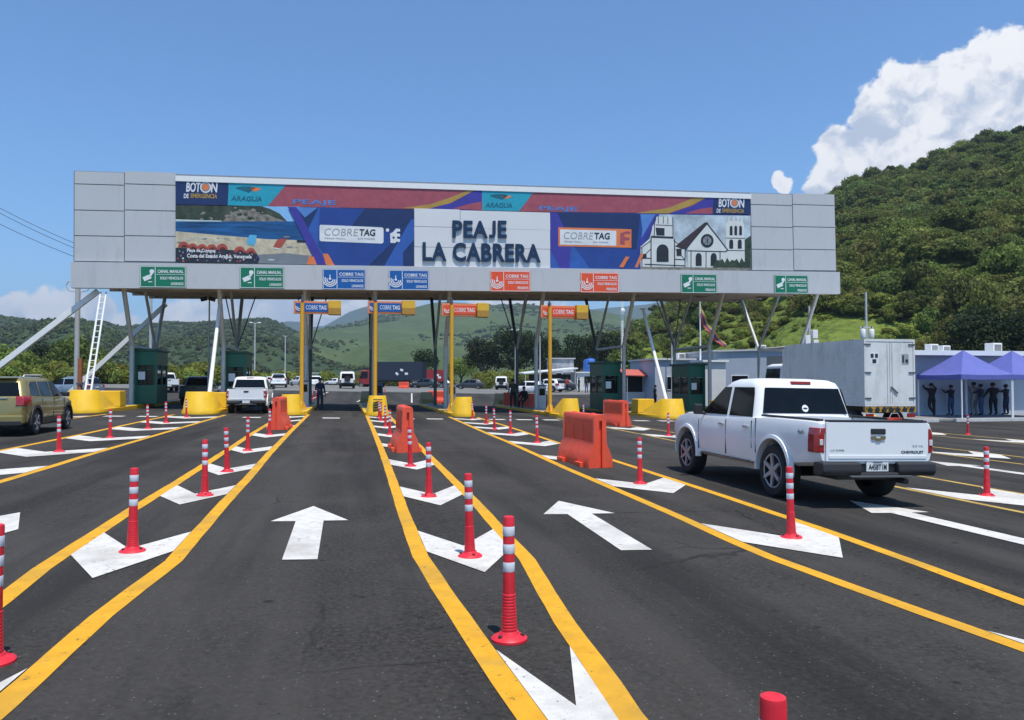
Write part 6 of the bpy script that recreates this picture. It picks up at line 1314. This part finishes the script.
# ============================================================ people
def person(label, loc, rotz, pose, shirt, pants, sleeves=True, cap=None, group=None, scale=1.0, hair=HAIR):
    J = {'pel': (0, 0, .95), 'sp': (0, .01, 1.12), 'ch': (0, .02, 1.32), 'nk': (0, .0, 1.47), 'hb': (0, .02, 1.56), 'hm': (0, .035, 1.63), 'ht': (0, .02, 1.70), 'ns': (0, .125, 1.61)}
    for s, n in ((-1, 'l'), (1, 'r')):
        J.update({'hp' + n: (s * .095, 0, .91), 'kn' + n: (s * .11, .03, .50), 'an' + n: (s * .12, -.02, .09), 'to' + n: (s * .13, .15, .04), 'sh' + n: (s * .185, .0, 1.41), 'el' + n: (s * .25, -.02, 1.13), 'wr' + n: (s * .27, .06, .88)})
    J.update(pose)
    RAD = {'pel': .15, 'sp': .145, 'ch': .16, 'nk': .06, 'hb': .075, 'hm': .095, 'ht': .07, 'ns': .022, 'hp': .112, 'kn': .075, 'an': .05, 'to': .045, 'sh': .078, 'el': .052, 'wr': .034}
    E = [('pel', 'sp', 0), ('sp', 'ch', 0), ('ch', 'nk', 0), ('nk', 'hb', 2), ('hb', 'hm', 2), ('hm', 'ht', 2), ('hm', 'ns', 2)]
    for n in 'lr': E += [('pel', 'hp' + n, 1), ('hp' + n, 'kn' + n, 1), ('kn' + n, 'an' + n, 1), ('an' + n, 'to' + n, 3), ('ch', 'sh' + n, 0), ('sh' + n, 'el' + n, 0), ('el' + n, 'wr' + n, 0 if sleeves else 2)]
    for n, s in (('l', -1), ('r', 1)):                      # a palm, four unequal fingers and a thumb
        w = Vector(J['wr' + n]); d = (w - Vector(J['el' + n])).normalized(); side = d.cross(Vector((0, 0, 1)))
        if side.length < .15: side = Vector((0, 1, 0)) if abs(d.z) > .9 else Vector((1, 0, 0))
        side.normalize(); up = side.cross(d)
        J['pa' + n] = tuple(w + d * .07); RAD['pa'] = .030; E.append(('wr' + n, 'pa' + n, 2))
        for k, (o, ln) in enumerate(((-.030, .075), (-.010, .09), (.010, .085), (.030, .065))):
            a, b = 'f%da' % k + n, 'f%db' % k + n; J[a] = tuple(w + d * (.09 + ln * .5) + side * o - up * .008); J[b] = tuple(w + d * (.09 + ln) + side * o * 1.1 - up * .028)
            RAD[a] = .009; RAD[b] = .007; E += [('pa' + n, a, 2), (a, b, 2)]
        a, b = 'ta' + n, 'tb' + n; J[a] = tuple(w + d * .06 - side * .045); J[b] = tuple(w + d * .095 - side * .058 - up * .01); RAD[a] = .010; RAD[b] = .008; E += [('pa' + n, a, 2), (a, b, 2)]
    keys = list(J); ix = {k: i for i, k in enumerate(keys)}
    me = bpy.data.meshes.new('person'); me.from_pydata([J[k] for k in keys], [(ix[a], ix[b]) for a, b, _ in E], []); o = obj('person', me)
    sk = o.modifiers.new('skin', 'SKIN'); sk.use_smooth_shade = True
    if not me.skin_vertices:
        bm = bmesh.new(); bm.from_mesh(me); bm.verts.layers.skin.verify(); bm.to_mesh(me); bm.free()
    for k in keys:
        r_ = RAD.get(k, RAD.get(k[:2], .03)); sv = me.skin_vertices[0].data[ix[k]]; sv.radius = (r_, r_ * (.72 if k in ('ch', 'sp', 'pel') else 1)); sv.use_root = (k == 'pel')
    ss = o.modifiers.new('subd', 'SUBSURF'); ss.levels = 1; ss.render_levels = 1
    bpy.context.view_layer.update()
    m2 = bpy.data.meshes.new_from_object(o.evaluated_get(bpy.context.evaluated_depsgraph_get())); o.modifiers.clear(); o.data = m2; m2.name = 'person'
    m2.materials.clear()
    for m in (shirt, pants, SKIN, BLACKP): m2.materials.append(m)
    segs = [(Vector(J[a]), Vector(J[b]), mi) for a, b, mi in E]; mis = []
    for p in m2.polygons:
        c = p.center; best = (9, 0)
        for a, b, mi in segs:
            ab = b - a; tt = max(0, min(1, (c - a).dot(ab) / max(1e-9, ab.length_squared))); dd = (c - a - ab * tt).length
            if mi == 1 and a.z > .94 and c.z > .97: dd += .05
            if dd < best[0]: best = (dd, mi)
        mis.append(best[1])
    m2.polygons.foreach_set('material_index', mis); m2.polygons.foreach_set('use_smooth', [True] * len(mis))
    hm = Vector(J['hm']); mb = MB(); mb.lathe([(.098, -.045), (.107, .0), (.104, .05), (.078, .095), (.035, .118), (0, .122)], 16, M=Matrix.Translation(hm + Vector((0, -.022, .015))))
    mb.build('hair' if not cap else 'cap', cap or hair, o, smooth=60)
    if cap: mb = MB(); mb.box(hm + Vector((0, .12, .045)), (.15, .12, .015)); mb.build('cap_peak', cap, o)
    ey = MB()
    for s in (-1, 1): ey.lathe([(0, -.012), (.011, 0), (0, .012)], 8, M=Matrix.Translation(hm + Vector((s * .034, .088, .012))))
    ey.build('eyes', INK, o); mo = MB(); mo.box(hm + Vector((0, .083, -.055)), (.045, .015, .01)); mo.build('mouth', CLRED, o)
    o.location = loc; o.rotation_euler = (0, 0, rotz); o.scale = (scale,) * 3
    return tag(o, label, 'person', group)
p = at_depth(320, 42.6); person('person in dark navy uniform standing on the island at the straight lane', (p.x, p.y, p.z + .0), R(200), {'wrr': (.16, .26, 1.12), 'elr': (.26, .05, 1.14)}, CLNAVY, CLNAVY, cap=CLNAVY)
p = at_depth(513, 47); person('person in olive clothes standing beside a seated person', (p.x, p.y, p.z + .18), R(170), {}, CLOLIVE, CLBLACK, cap=CLBLACK)
p = at_depth(524, 47.5); p.z += .18
person('person in black sitting on a chair beside the standing person in olive', (p.x, p.y, p.z - .44), R(140), {'knl': (-.12, .42, .93), 'knr': (.12, .42, .93), 'anl': (-.13, .42, .53), 'anr': (.13, .42, .53), 'tol': (-.13, .58, .48), 'tor': (.13, .58, .48), 'ell': (-.27, .1, 1.15), 'elr': (.27, .1, 1.15), 'wrl': (-.14, .32, 1.03), 'wrr': (.14, .32, 1.03)}, CLBLACK, CLBLACK)
ch = thing('chair', 'small dark chair under the person sitting on the island', 'chair', p, R(140)); 
mb = MB(); mb.box((0, 0, .43), (.44, .44, .04)); mb.build('seat', STEELDK, ch); mb = MB(); mb.box((0, -.21, .70), (.42, .03, .34)); mb.build('backrest', STEELDK, ch)
for sx_ in (-.19, .19):
    for sy_ in (-.19, .19): mb = MB(); mb.cyl((sx_, sy_, 0), (sx_, sy_, .42), .018, n=8); mb.build('leg', STEELDK, ch)

# ============================================================ buildings on the right, tents
TY = 33.2; tc0 = atY(961.5, 382, TY); TX = tc0.x; gt_ = gz(TX, TY) + .0
def tent(label, x0, y0):
    t = thing('canopy_tent', label, 'tent', (x0, y0, gt_), 0, 'blue canopy tents'); S = 3.0; E_ = 2.36; Pk = 3.66
    mb = MB(); c = (S / 2, S / 2, Pk); n = 8
    q = [(-.06, -.06), (S + .06, -.06), (S + .06, S + .06), (-.06, S + .06)]
    for k in range(4):
        a, b = q[k], q[(k + 1) % 4]; rows = []
        for j in range(n + 1):
            f = j / n; rows.append([(a[0] + (c[0] - a[0]) * f + (b[0] - a[0]) * (1 - f) * i / n, a[1] + (c[1] - a[1]) * f + (b[1] - a[1]) * (1 - f) * i / n, E_ + (Pk - E_) * (f ** 1.15) - .035 * math.sin(math.pi * i / n) * (1 - f)) for i in range(n + 1)])
        for j in range(n):
            for i in range(n): mb.add([rows[j][i], rows[j][i + 1], rows[j + 1][i + 1], rows[j + 1][i]], [(0, 1, 2, 3)])
    mb.build('roof_cloth', TENTBLUE, t, smooth=30)
    mb = MB()
    for k in range(4):
        a, b = q[k], q[(k + 1) % 4]; N_ = 14
        for i in range(N_):
            p0 = [a[h] + (b[h] - a[h]) * i / N_ for h in (0, 1)]; p1 = [a[h] + (b[h] - a[h]) * (i + 1) / N_ for h in (0, 1)]
            z0 = E_ - .035 * math.sin(math.pi * i / N_); z1 = E_ - .035 * math.sin(math.pi * (i + 1) / N_)
            mb.add([(*p0, z0), (*p1, z1), (*p1, z1 - .24), (*p0, z0 - .24)], [(0, 1, 2, 3)])
    mb.build('valance', TENTBLUE, t)
    for (x, y) in ((0, 0), (S, 0), (S, S), (0, S)):
        mb = MB(); mb.box((x, y, E_ / 2 - .05), (.05, .05, E_ - .1)); lg_ = mb.build('leg', WHITETRIM, t); mb = MB(); mb.box((x, y, .012), (.13, .13, .02)); mb.build('foot_plate', STEEL, lg_)
    mb = MB(); mb.path([(0, 0, E_ - .3), (S / 2, 0, E_ - .08), (S, 0, E_ - .3)], .014); mb.path([(0, S, E_ - .3), (S / 2, S, E_ - .08), (S, S, E_ - .3)], .014); mb.path([(0, 0, E_ - .1), (S / 2, S / 2, Pk - .1), (S, S, E_ - .1)], .014); mb.path([(S, 0, E_ - .1), (S / 2, S / 2, Pk - .1), (0, S, E_ - .1)], .014); mb.build('frame', STEEL, t)
    return t
tent('violet blue peaked canopy tent with white legs, left one of the two', TX, TY); tent('violet blue peaked canopy tent cut by the right edge of the photo', TX + 3.12, TY + .05)
WY = TY + 3.55
wl = thing('building', 'pale blue walled building with white roof edge behind the blue tents', 'building', (TX - 5.2, WY, gt_ + .12), 0)
bw_ = 22; bh_ = 3.4
mb = MB(); mb.span((0, 0, 0), (bw_, 6, bh_)); mb.build('wall', WALLBLUE, wl)
mb = MB(); mb.span((-.02, -.012, 0), (1.5, -.002, .9)); mb.build('dado', DADO, wl)
mb = MB(); mb.prism([(-.4, -1.0, bh_ - .02), (-.4, 6.4, bh_ + .35), (-.4, 6.4, bh_ + .5), (-.4, -1.0, bh_ + .13)], (bw_ + .8, 0, 0)); mb.build('roof', WALLWHITE, wl)  # eave depth shaped to keep the wall below in shade
mb = MB(); mb.span((-.42, -1.03, bh_ - .1), (bw_ + .42, -1.005, bh_ + .16)); mb.build('fascia_board', WHITETRIM, wl)
for x in (3.6, 14): mb = MB(); mb.span((x, -.03, 1.1), (x + 1.1, 0.01, 2.1)); w_ = mb.build('window', GLASS, wl); mb = MB(); mb.span((x - .06, -.05, 1.04), (x + 1.16, -.031, 1.10)); mb.build('sill', WHITETRIM, w_)
def ac_unit(px, py0, py1, Y, label):
    a = atY(px, py1, Y); h = atY(px, py0, Y).z - a.z
    t = thing('air_conditioner', label, 'air conditioner', a, R(8), 'rooftop air conditioners'); w = h * 1.15
    mb = MB(); mb.span((-w / 2, 0, 0), (w / 2, w * .8, h)); mb.build('casing', WHITETRIM, t, bevel=.02)
    mb = MB(); mb.span((-w * .38, -.012, h * .14), (w * .38, -.002, h * .86)); g_ = mb.build('grille', INK, t); mb = MB()
    for k in range(9): mb.box((0, -.018, h * (.18 + .08 * k)), (w * .76, .012, .02))
    mb.build('slat', STEEL, g_); mb = MB(); mb.span((-w / 2, .1, -.14), (-w / 2 + .1, w * .7, 0)); mb.span((w / 2 - .1, .1, -.14), (w / 2, w * .7, 0)); mb.build('foot', STEELDK, t)
ac_unit(935, 344, 352.5, WY + 1.2, 'white rooftop air conditioner, left one of the close pair by the truck'); ac_unit(947, 345.5, 354, WY + 1.2, 'white rooftop air conditioner, right one of the close pair by the truck'); ac_unit(998, 343, 353.5, WY + 1.2, 'white rooftop air conditioner above the right tent')
# people lined up at the wall, hands raised against it
UPP = {'ell': (-.30, .16, 1.50), 'wrl': (-.22, .34, 1.62), 'elr': (.30, .16, 1.50), 'wrr': (.22, .34, 1.62)}
LOWP = {'ell': (-.26, .18, 1.24), 'wrl': (-.18, .38, 1.34), 'elr': (.27, .10, 1.20), 'wrr': (.20, .34, 1.30)}
ONE = {'ell': (-.28, .12, 1.56), 'wrl': (-.16, .28, 1.76), 'elr': (.25, -.04, 1.13), 'wrr': (.24, .08, .90), 'knr': (.12, .10, .51), 'anr': (.13, .0, .09), 'tor': (.16, .16, .04)}
WIDE = {'ell': (-.30, .10, 1.30), 'wrl': (-.26, .32, 1.46), 'elr': (.28, .14, 1.30), 'wrr': (.12, .30, 1.42), 'anl': (-.20, -.02, .09), 'tol': (-.24, .14, .04), 'knl': (-.16, .02, .5)}
for px, sh, pa, sl_, lb, rz, pose, sc_ in ((931.5, CLBLACK, CLBLACK, True, 'person in black leaning on the wall, hands up, leftmost under the tents', -12, dict(UPP, anl=(-.02, -.28, .09), tol=(-.02, -.11, .04)), 1.02), (951, CLBLACK, CLJEAN, True, 'person in black top and jeans facing the wall behind the left tent leg', 14, WIDE, .96),
        (974, CLGREY, CLGREY, True, 'person in grey clothes facing the wall between the tent legs', -4, ONE, 1.05), (981, CLNAVY, CLJEAN, True, 'person in navy top and jeans close behind the person in grey', 24, LOWP, .99), (993, CLBLACK, CLBLACK, True, 'stocky person in black facing the wall, left of the right tent leg', -10, dict(LOWP, ell=(-.3, .05, 1.15), wrl=(-.34, .2, .95)), 1.03), (1006, CLBLACK, CLNAVY, True, 'person in black and navy beside the right tent leg, arms out to the wall', 16, WIDE, .98)):
    q = atY(px, 382, WY - .48 - (.25 if px == 981 else 0)); pp = person(lb, (q.x, q.y, gt_ + .13), R(rz), pose, sh, pa, sl_, group='people facing the blue wall', scale=sc_)
    pp.scale = (sc_ * (1.22 if px == 993 else 1.08), sc_ * 1.08, sc_)
# long grey prefab and the white annex behind the right booths
def hut(name, label, cat, x0, x1, y0, dep, z1, wallm, wins=(), roofm=None, doors=(), tilt=0.0):
    g = gz((x0 + x1) / 2, y0); h = z1 - g; t = thing(name, label, cat, (x0, y0, g), 0); w = x1 - x0
    mb = MB(); mb.prism([(0, 0, -.1), (w, 0, -.1), (w, 0, h + tilt), (0, 0, h)], (0, dep, 0)); mb.build('wall', wallm, t)
    mb = MB(); mb.prism([(-.2, 0, h + .003), (w + .2, 0, h + tilt + .003), (w + .2, 0, h + tilt + .16), (-.2, 0, h + .16)], (0, dep + .25, 0)); r_ = mb.build('roof', roofm or STEEL, t); r_.location = (0, -.2, 0)
    for (a, b, c, d) in wins:
        mb = MB(); mb.span((a, -.02, c), (b, .02, d)); wo_ = mb.build('window', GLASS, t); mb = MB()
        for q_ in ((a - .05, a, c - .05, d + .05), (b, b + .05, c - .05, d + .05), (a, b, c - .05, c), (a, b, d, d + .05)): mb.span((q_[0], -.05, q_[2]), (q_[1], .01, q_[3]))
        mb.build('window_frame', WHITETRIM, wo_)
    for (a, b, d, m) in doors:
        mb = MB(); mb.span((a, -.03, 0), (b, .02, d)); dd_ = mb.build('door', m, t); mb = MB(); mb.box((b - .1, -.05, d * .48), (.04, .04, .12)); mb.build('handle', CHROME, dd_)
    return t
Y1 = 60; a = atY(714, 352, Y1); b = atY(812, 347, Y1); c = atY(880, 344, Y1)
hut('building', 'long grey prefab building behind the rightmost booth and the truck', 'building', a.x, c.x, Y1, 7, a.z, WALLGREY, [(1.6, 3.1, 1.5, 2.5), (7.5, 8.9, 1.5, 2.5)], STEEL, [(4.6, 5.5, 2.1, WALLWHITE)], .5)
a = atY(655, 362, 63); b = atY(713, 362, 63); hut('building', 'pale prefab between the last two booths with a dark window', 'building', a.x, b.x, 63, 6, atY(655, 360, 63).z, WALLBLUE, [(1.1, 2.1, 1.3, 2.4)], WALLWHITE)
a = atY(702, 382, 58.0); hut('annex', 'small white annex in front of the grey prefab', 'building', a.x, a.x + 1.9, 57.6, 2.2, atY(710, 362, 57.6).z, WALLWHITE, [], WHITETRIM)
ac_unit(763, 345, 352, 62, 'small white roof unit on the grey prefab left of the truck'); ac_unit(682, 353, 360, 65, 'small white roof unit on the pale prefab')
# red awning stall
a = atY(622, 372, 66); b = atY(656, 374, 66); g = gz(a.x, 66)
st_ = thing('market_stall', 'dark open stall under a faded red awning between the booths', 'stall', (a.x, 66, g)); w = b.x - a.x; h = a.z - g
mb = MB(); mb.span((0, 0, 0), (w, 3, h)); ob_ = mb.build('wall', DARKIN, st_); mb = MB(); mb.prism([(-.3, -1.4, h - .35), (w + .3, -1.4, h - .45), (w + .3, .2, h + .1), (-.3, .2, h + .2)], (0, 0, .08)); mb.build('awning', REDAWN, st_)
mb = MB(); mb.span((.3, -.6, 0), (w - .3, -.1, 1.0)); mb.build('counter', WALLWHITE, st_)
for x in (.0, w): mb = MB(); mb.cyl((x, -1.3, 0), (x, -1.3, h - .4), .04, n=8); mb.build('awning_post', STEEL, st_)
# white building with the awning in the middle distance
a = atY(577, 374, 100); b = atY(613, 374, 100)
wb = hut('building', 'low white building with a flat white awning in the middle distance', 'building', a.x, b.x, 100, 6, atY(577, 373, 100).z, WALLWHITE, [(1.0, 2.0, 1.0, 1.9)], WHITETRIM, [(2.8, 3.7, 2.0, DARKIN)])
q0 = atY(524, 374, 99); q1 = atY(578, 369, 99); q0v = q0 - wb.location; q1v = q1 - wb.location
mb = MB(); mb.prism([q0v, q1v, q1v + Vector((0, 3.5, .1)), q0v + Vector((0, 3.5, .1))], (0, 0, .16)); mb.build('awning', WHITETRIM, wb)
for f in (.03, .5, .95): q = q0v.lerp(q1v, f); mb = MB(); mb.cyl((q.x, q.y + .1, 0), (q.x, q.y + .1, q.z), .06, n=8); mb.build('awning_post', STEEL, wb)
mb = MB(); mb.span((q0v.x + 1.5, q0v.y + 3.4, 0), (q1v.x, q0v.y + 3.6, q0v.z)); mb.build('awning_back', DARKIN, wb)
p = atY(590.5, 374, 103); tk = thing('water_tank', 'blue plastic water tank standing on the white building', 'water tank', (p.x, 103, atY(577, 373, 100).z + .17)); mb = MB(); mb.lathe([(.95, 0), (1.0, .1), (1.0, 1.5), (.85, 1.75), (.3, 1.9), (.3, 2.0), (0, 2.0)], 20); mb.build('tank', TANKBLUE, tk, smooth=40); mb = MB(); mb.lathe([(1.03, .7), (1.05, .75), (1.03, .8)], 20, caps=False); mb.build('rib', TANKBLUE, tk)
for px, d_, sh, pa, lb in ((579, 92, CLBLACK, CLBLACK, 'person in black standing at the white building, left one'), (586.5, 90, CLBLACK, CLJEAN, 'person in black with jeans in front of the white building door'), (595, 93, CLPALE, CLBLACK, 'person in pale blue at the right end of the white building'), (567, 91, CLRED, CLNAVY, 'person in red top under the white awning'), (655, 62, CLBLACK, CLBLACK, 'person in black at the red awning stall')):
    p = at_depth(px, d_); person(lb, p, R(px * 7 % 360), {}, sh, pa, px % 2 == 0)
# stall roof with mixed colours near the gate, tiled bits seen above the awning
a = atY(556, 370, 104); hut('kiosk', 'small kiosk with pale patterned panel behind the white awning', 'kiosk', a.x, a.x + 3.2, 106, 3, atY(560, 359, 106).z, mat('patterned_panel', (.35, .36, .38), .6, var=.5, scale=1.5), [(.6, 1.4, 1.4, 2.4)], STEEL)

# ============================================================ masts, lamps, flags, wires
def mast(name, label, cat, px, dist, ytop, r0=.09, m=STEEL, group=None):
    p = at_depth(px, dist); t = thing(name, label, cat, p, 0, group); top = atY(px, ytop, p.y).z - p.z
    mb = MB(); mb.lathe([(r0 * 1.6, 0), (r0 * 1.6, .15), (r0 * 1.1, .2), (r0 * .7, top)], 12); mb.build('pole', m, t, smooth=40); return t, top
for px, dist, yt, lb in ((254.5, 120, 323, 'grey twin head street lamp left of the white pickup at the booth'), (285, 150, 336, 'slim street lamp left of the yellow pole'), (515.5, 110, 330, 'grey street lamp in front of the dark trees')):
    t, top = mast('street_lamp', lb, 'street lamp', px, dist, yt, .12, group='street lamps')
    for s in (-1, 1): mb = MB(); mb.cyl((0, 0, top - .1), (s * .45, 0, top + .05), .05, n=8); mb.build('arm', STEEL, t); mb = MB(); mb.box((s * .6, 0, top + .05), (.42, .3, .16)); mb.build('lamp_head', STEELDK if px == 285 else WHITETRIM, t, bevel=.04)
t, top = mast('camera_mast', 'thin mast with dark floodlight head behind the second nose', 'camera mast', 208.5, 48, 299, .06, STEEL)
for s in (-1, 1): mb = MB(); mb.box((s * .22 - .08, 0, top), (.36, .25, .22), 0, Matrix.Rotation(R(15) * s, 3, 'Y')); mb.build('floodlight', BLACKP, t)
t, top = mast('radio_mast', 'white lattice radio mast rising above the green booth', 'radio mast', 622.5, 115, 298, .06, WHITETRIM)
mb = MB()
for k in range(16): z = top * (.2 + .05 * k); mb.cyl((-.18, 0, z), (.18, 0, z + top * .05), .02, n=5); mb.cyl((.18, 0, z), (-.18, 0, z + top * .05), .02, n=5)
for s in (-1, 1): mb.cyl((s * .18, 0, 0), (s * .18, 0, top), .03, n=6)
mb.build('lattice', WHITETRIM, t); mb = MB(); mb.lathe([(.35, 0), (.3, .12), (0, .2)], 14, M=Matrix.Translation((0, -.3, top * .86)) @ Matrix.Rotation(R(90), 4, 'X')); mb.build('dish', WHITETRIM, t)
t, top = mast('utility_pole', 'utility pole with cross arm and grey transformers above the box truck', 'utility pole', 867, 62, 292, .10)
mb = MB(); mb.box((0, 0, top - 2.6), (1.1, .1, .1)); mb.build('crossarm', STEEL, t)
for s in (-1, 1): mb = MB(); mb.lathe([(.17, 0), (.19, .05), (.19, .6), (.15, .68), (0, .70)], 14, M=Matrix.Translation((s * .36, -.1, top - 3.4))); tf = mb.build('transformer', WHITETRIM, t, smooth=40); mb = MB(); mb.cyl((s * .36, -.1, top - 2.72), (s * .36, -.1, top - 2.5), .035, n=8); mb.build('bushing', STEELDK, tf)
t, top = mast('utility_pole', 'pole with pale switch boxes behind the right end of the canopy', 'utility pole', 810, 58, 306, .10)
for k, (dx, dz) in enumerate(((.3, -2.0), (-.28, -2.4), (.35, -2.7))): mb = MB(); mb.box((dx, -.1, top + dz), (.4, .35, .6)); mb.build('switch_box', WHITETRIM, t, bevel=.03)
for px, dist, yt, lb in ((672, 68, 332, 'slim grey pole beside the pale prefab'), (540, 66, 336, 'slim grey post right of the seated person')): mast('slim_pole', lb, 'pole', px, dist, yt, .07)
# flagpole with the flag hanging in folds
p = at_depth(700.5, 66); t = thing('flagpole', 'white flagpole behind the right toll booth with a flag hanging from its top', 'flagpole', p); top = atY(700, 303, p.y).z - p.z
mb = MB(); mb.lathe([(.09, 0), (.05, top), (.07, top + .02), (.07, top + .1), (0, top + .14)], 12); mb.build('pole', WHITETRIM, t, smooth=40)
fl = thing('flag', 'yellow, blue and red flag drooping from the white flagpole', 'flag', p + Vector((.05, 0, top + .25)))
mb = MB(); n = 14; m_ = 9
tl = lambda i, j: (0.02 + (i / n) * 2.3 * (.28 + .72 * (i / n)) - (j / m_) * .12, .13 * math.sin(i * 1.1 + j * .35), -(i / n) ** .85 * 3.6 - (j / m_) * (1.0 - .6 * i / n))
for j in range(m_):
    for i in range(n): mb.add([tl(i, j), tl(i + 1, j), tl(i + 1, j + 1), tl(i, j + 1)], [(0, 1, 2, 3)], j // 3)
mb.build('cloth', [mat('flag_yellow', (.42, .25, .05), .8), mat('flag_blue', (.04, .05, .16), .8), mat('flag_red', (.42, .07, .05), .8)], fl)
# overhead wires on the left
for k, (ya, yb) in enumerate(((204, 247), (209, 252), (222, 258))):
    a = atY(-60, ya - 30, 74); b = atY(150, yb + 24, 66)
    t = thing('power_line', 'thin power line running behind the left end of the canopy, %s of three' % ('top', 'middle', 'lowest')[k], 'power line', a, 0, 'power lines')
    mb = MB(); pts = [(b - a) * f - Vector((0, 0, 1.6 * 4 * f * (1 - f) * .4)) for f in np.linspace(0, 1, 14)]; mb.path(pts, .022, 5); mb.build('wire', INK, t)
t, top = mast('utility_pole', 'grey utility pole behind the canopy that carries the power lines', 'utility pole', 150, 68, 262, .12)
mb = MB(); mb.box((0, 0, top - .4), (1.6, .1, .12)); mb.build('crossarm', STEEL, t)
# far sheds
for px, dist, w, h, lb in ((390, 230, 14, 3.4, 'long pale shed roof far behind the container truck'), (18, 190, 16, 4.6, 'pale low shed behind the scrub on the far left'), (318, 240, 9, 3.2, 'small pale shed far down the road')):
    p = at_depth(px, dist); s = hut('shed', lb, 'shed', p.x - w / 2, p.x + w / 2, p.y, 6, p.z + h, WALLGREY, [(1, 2, 1, 2)], WHITETRIM)

# ============================================================ haze
HZ = MB(); HZ.span((-4800, -300, -12), (5200, 6200, 560)); hz = HZ.build('haze', None or mat('haze_air', (1, 1, 1)))
hm = bpy.data.materials.new('haze_air_volume'); hm.use_nodes = True; ht = hm.node_tree; ht.nodes.clear()
pv = ht.nodes.new('ShaderNodeVolumePrincipled'); pv.inputs['Color'].default_value = (0.62, 0.76, 0.95, 1); pv.inputs['Density'].default_value = 0.00018; pv.inputs['Anisotropy'].default_value = 0.2
ho = ht.nodes.new('ShaderNodeOutputMaterial'); ht.links.new(pv.outputs[0], ho.inputs['Volume'])
hz.data.materials.clear(); hz.data.materials.append(hm); hz['kind'] = 'stuff'
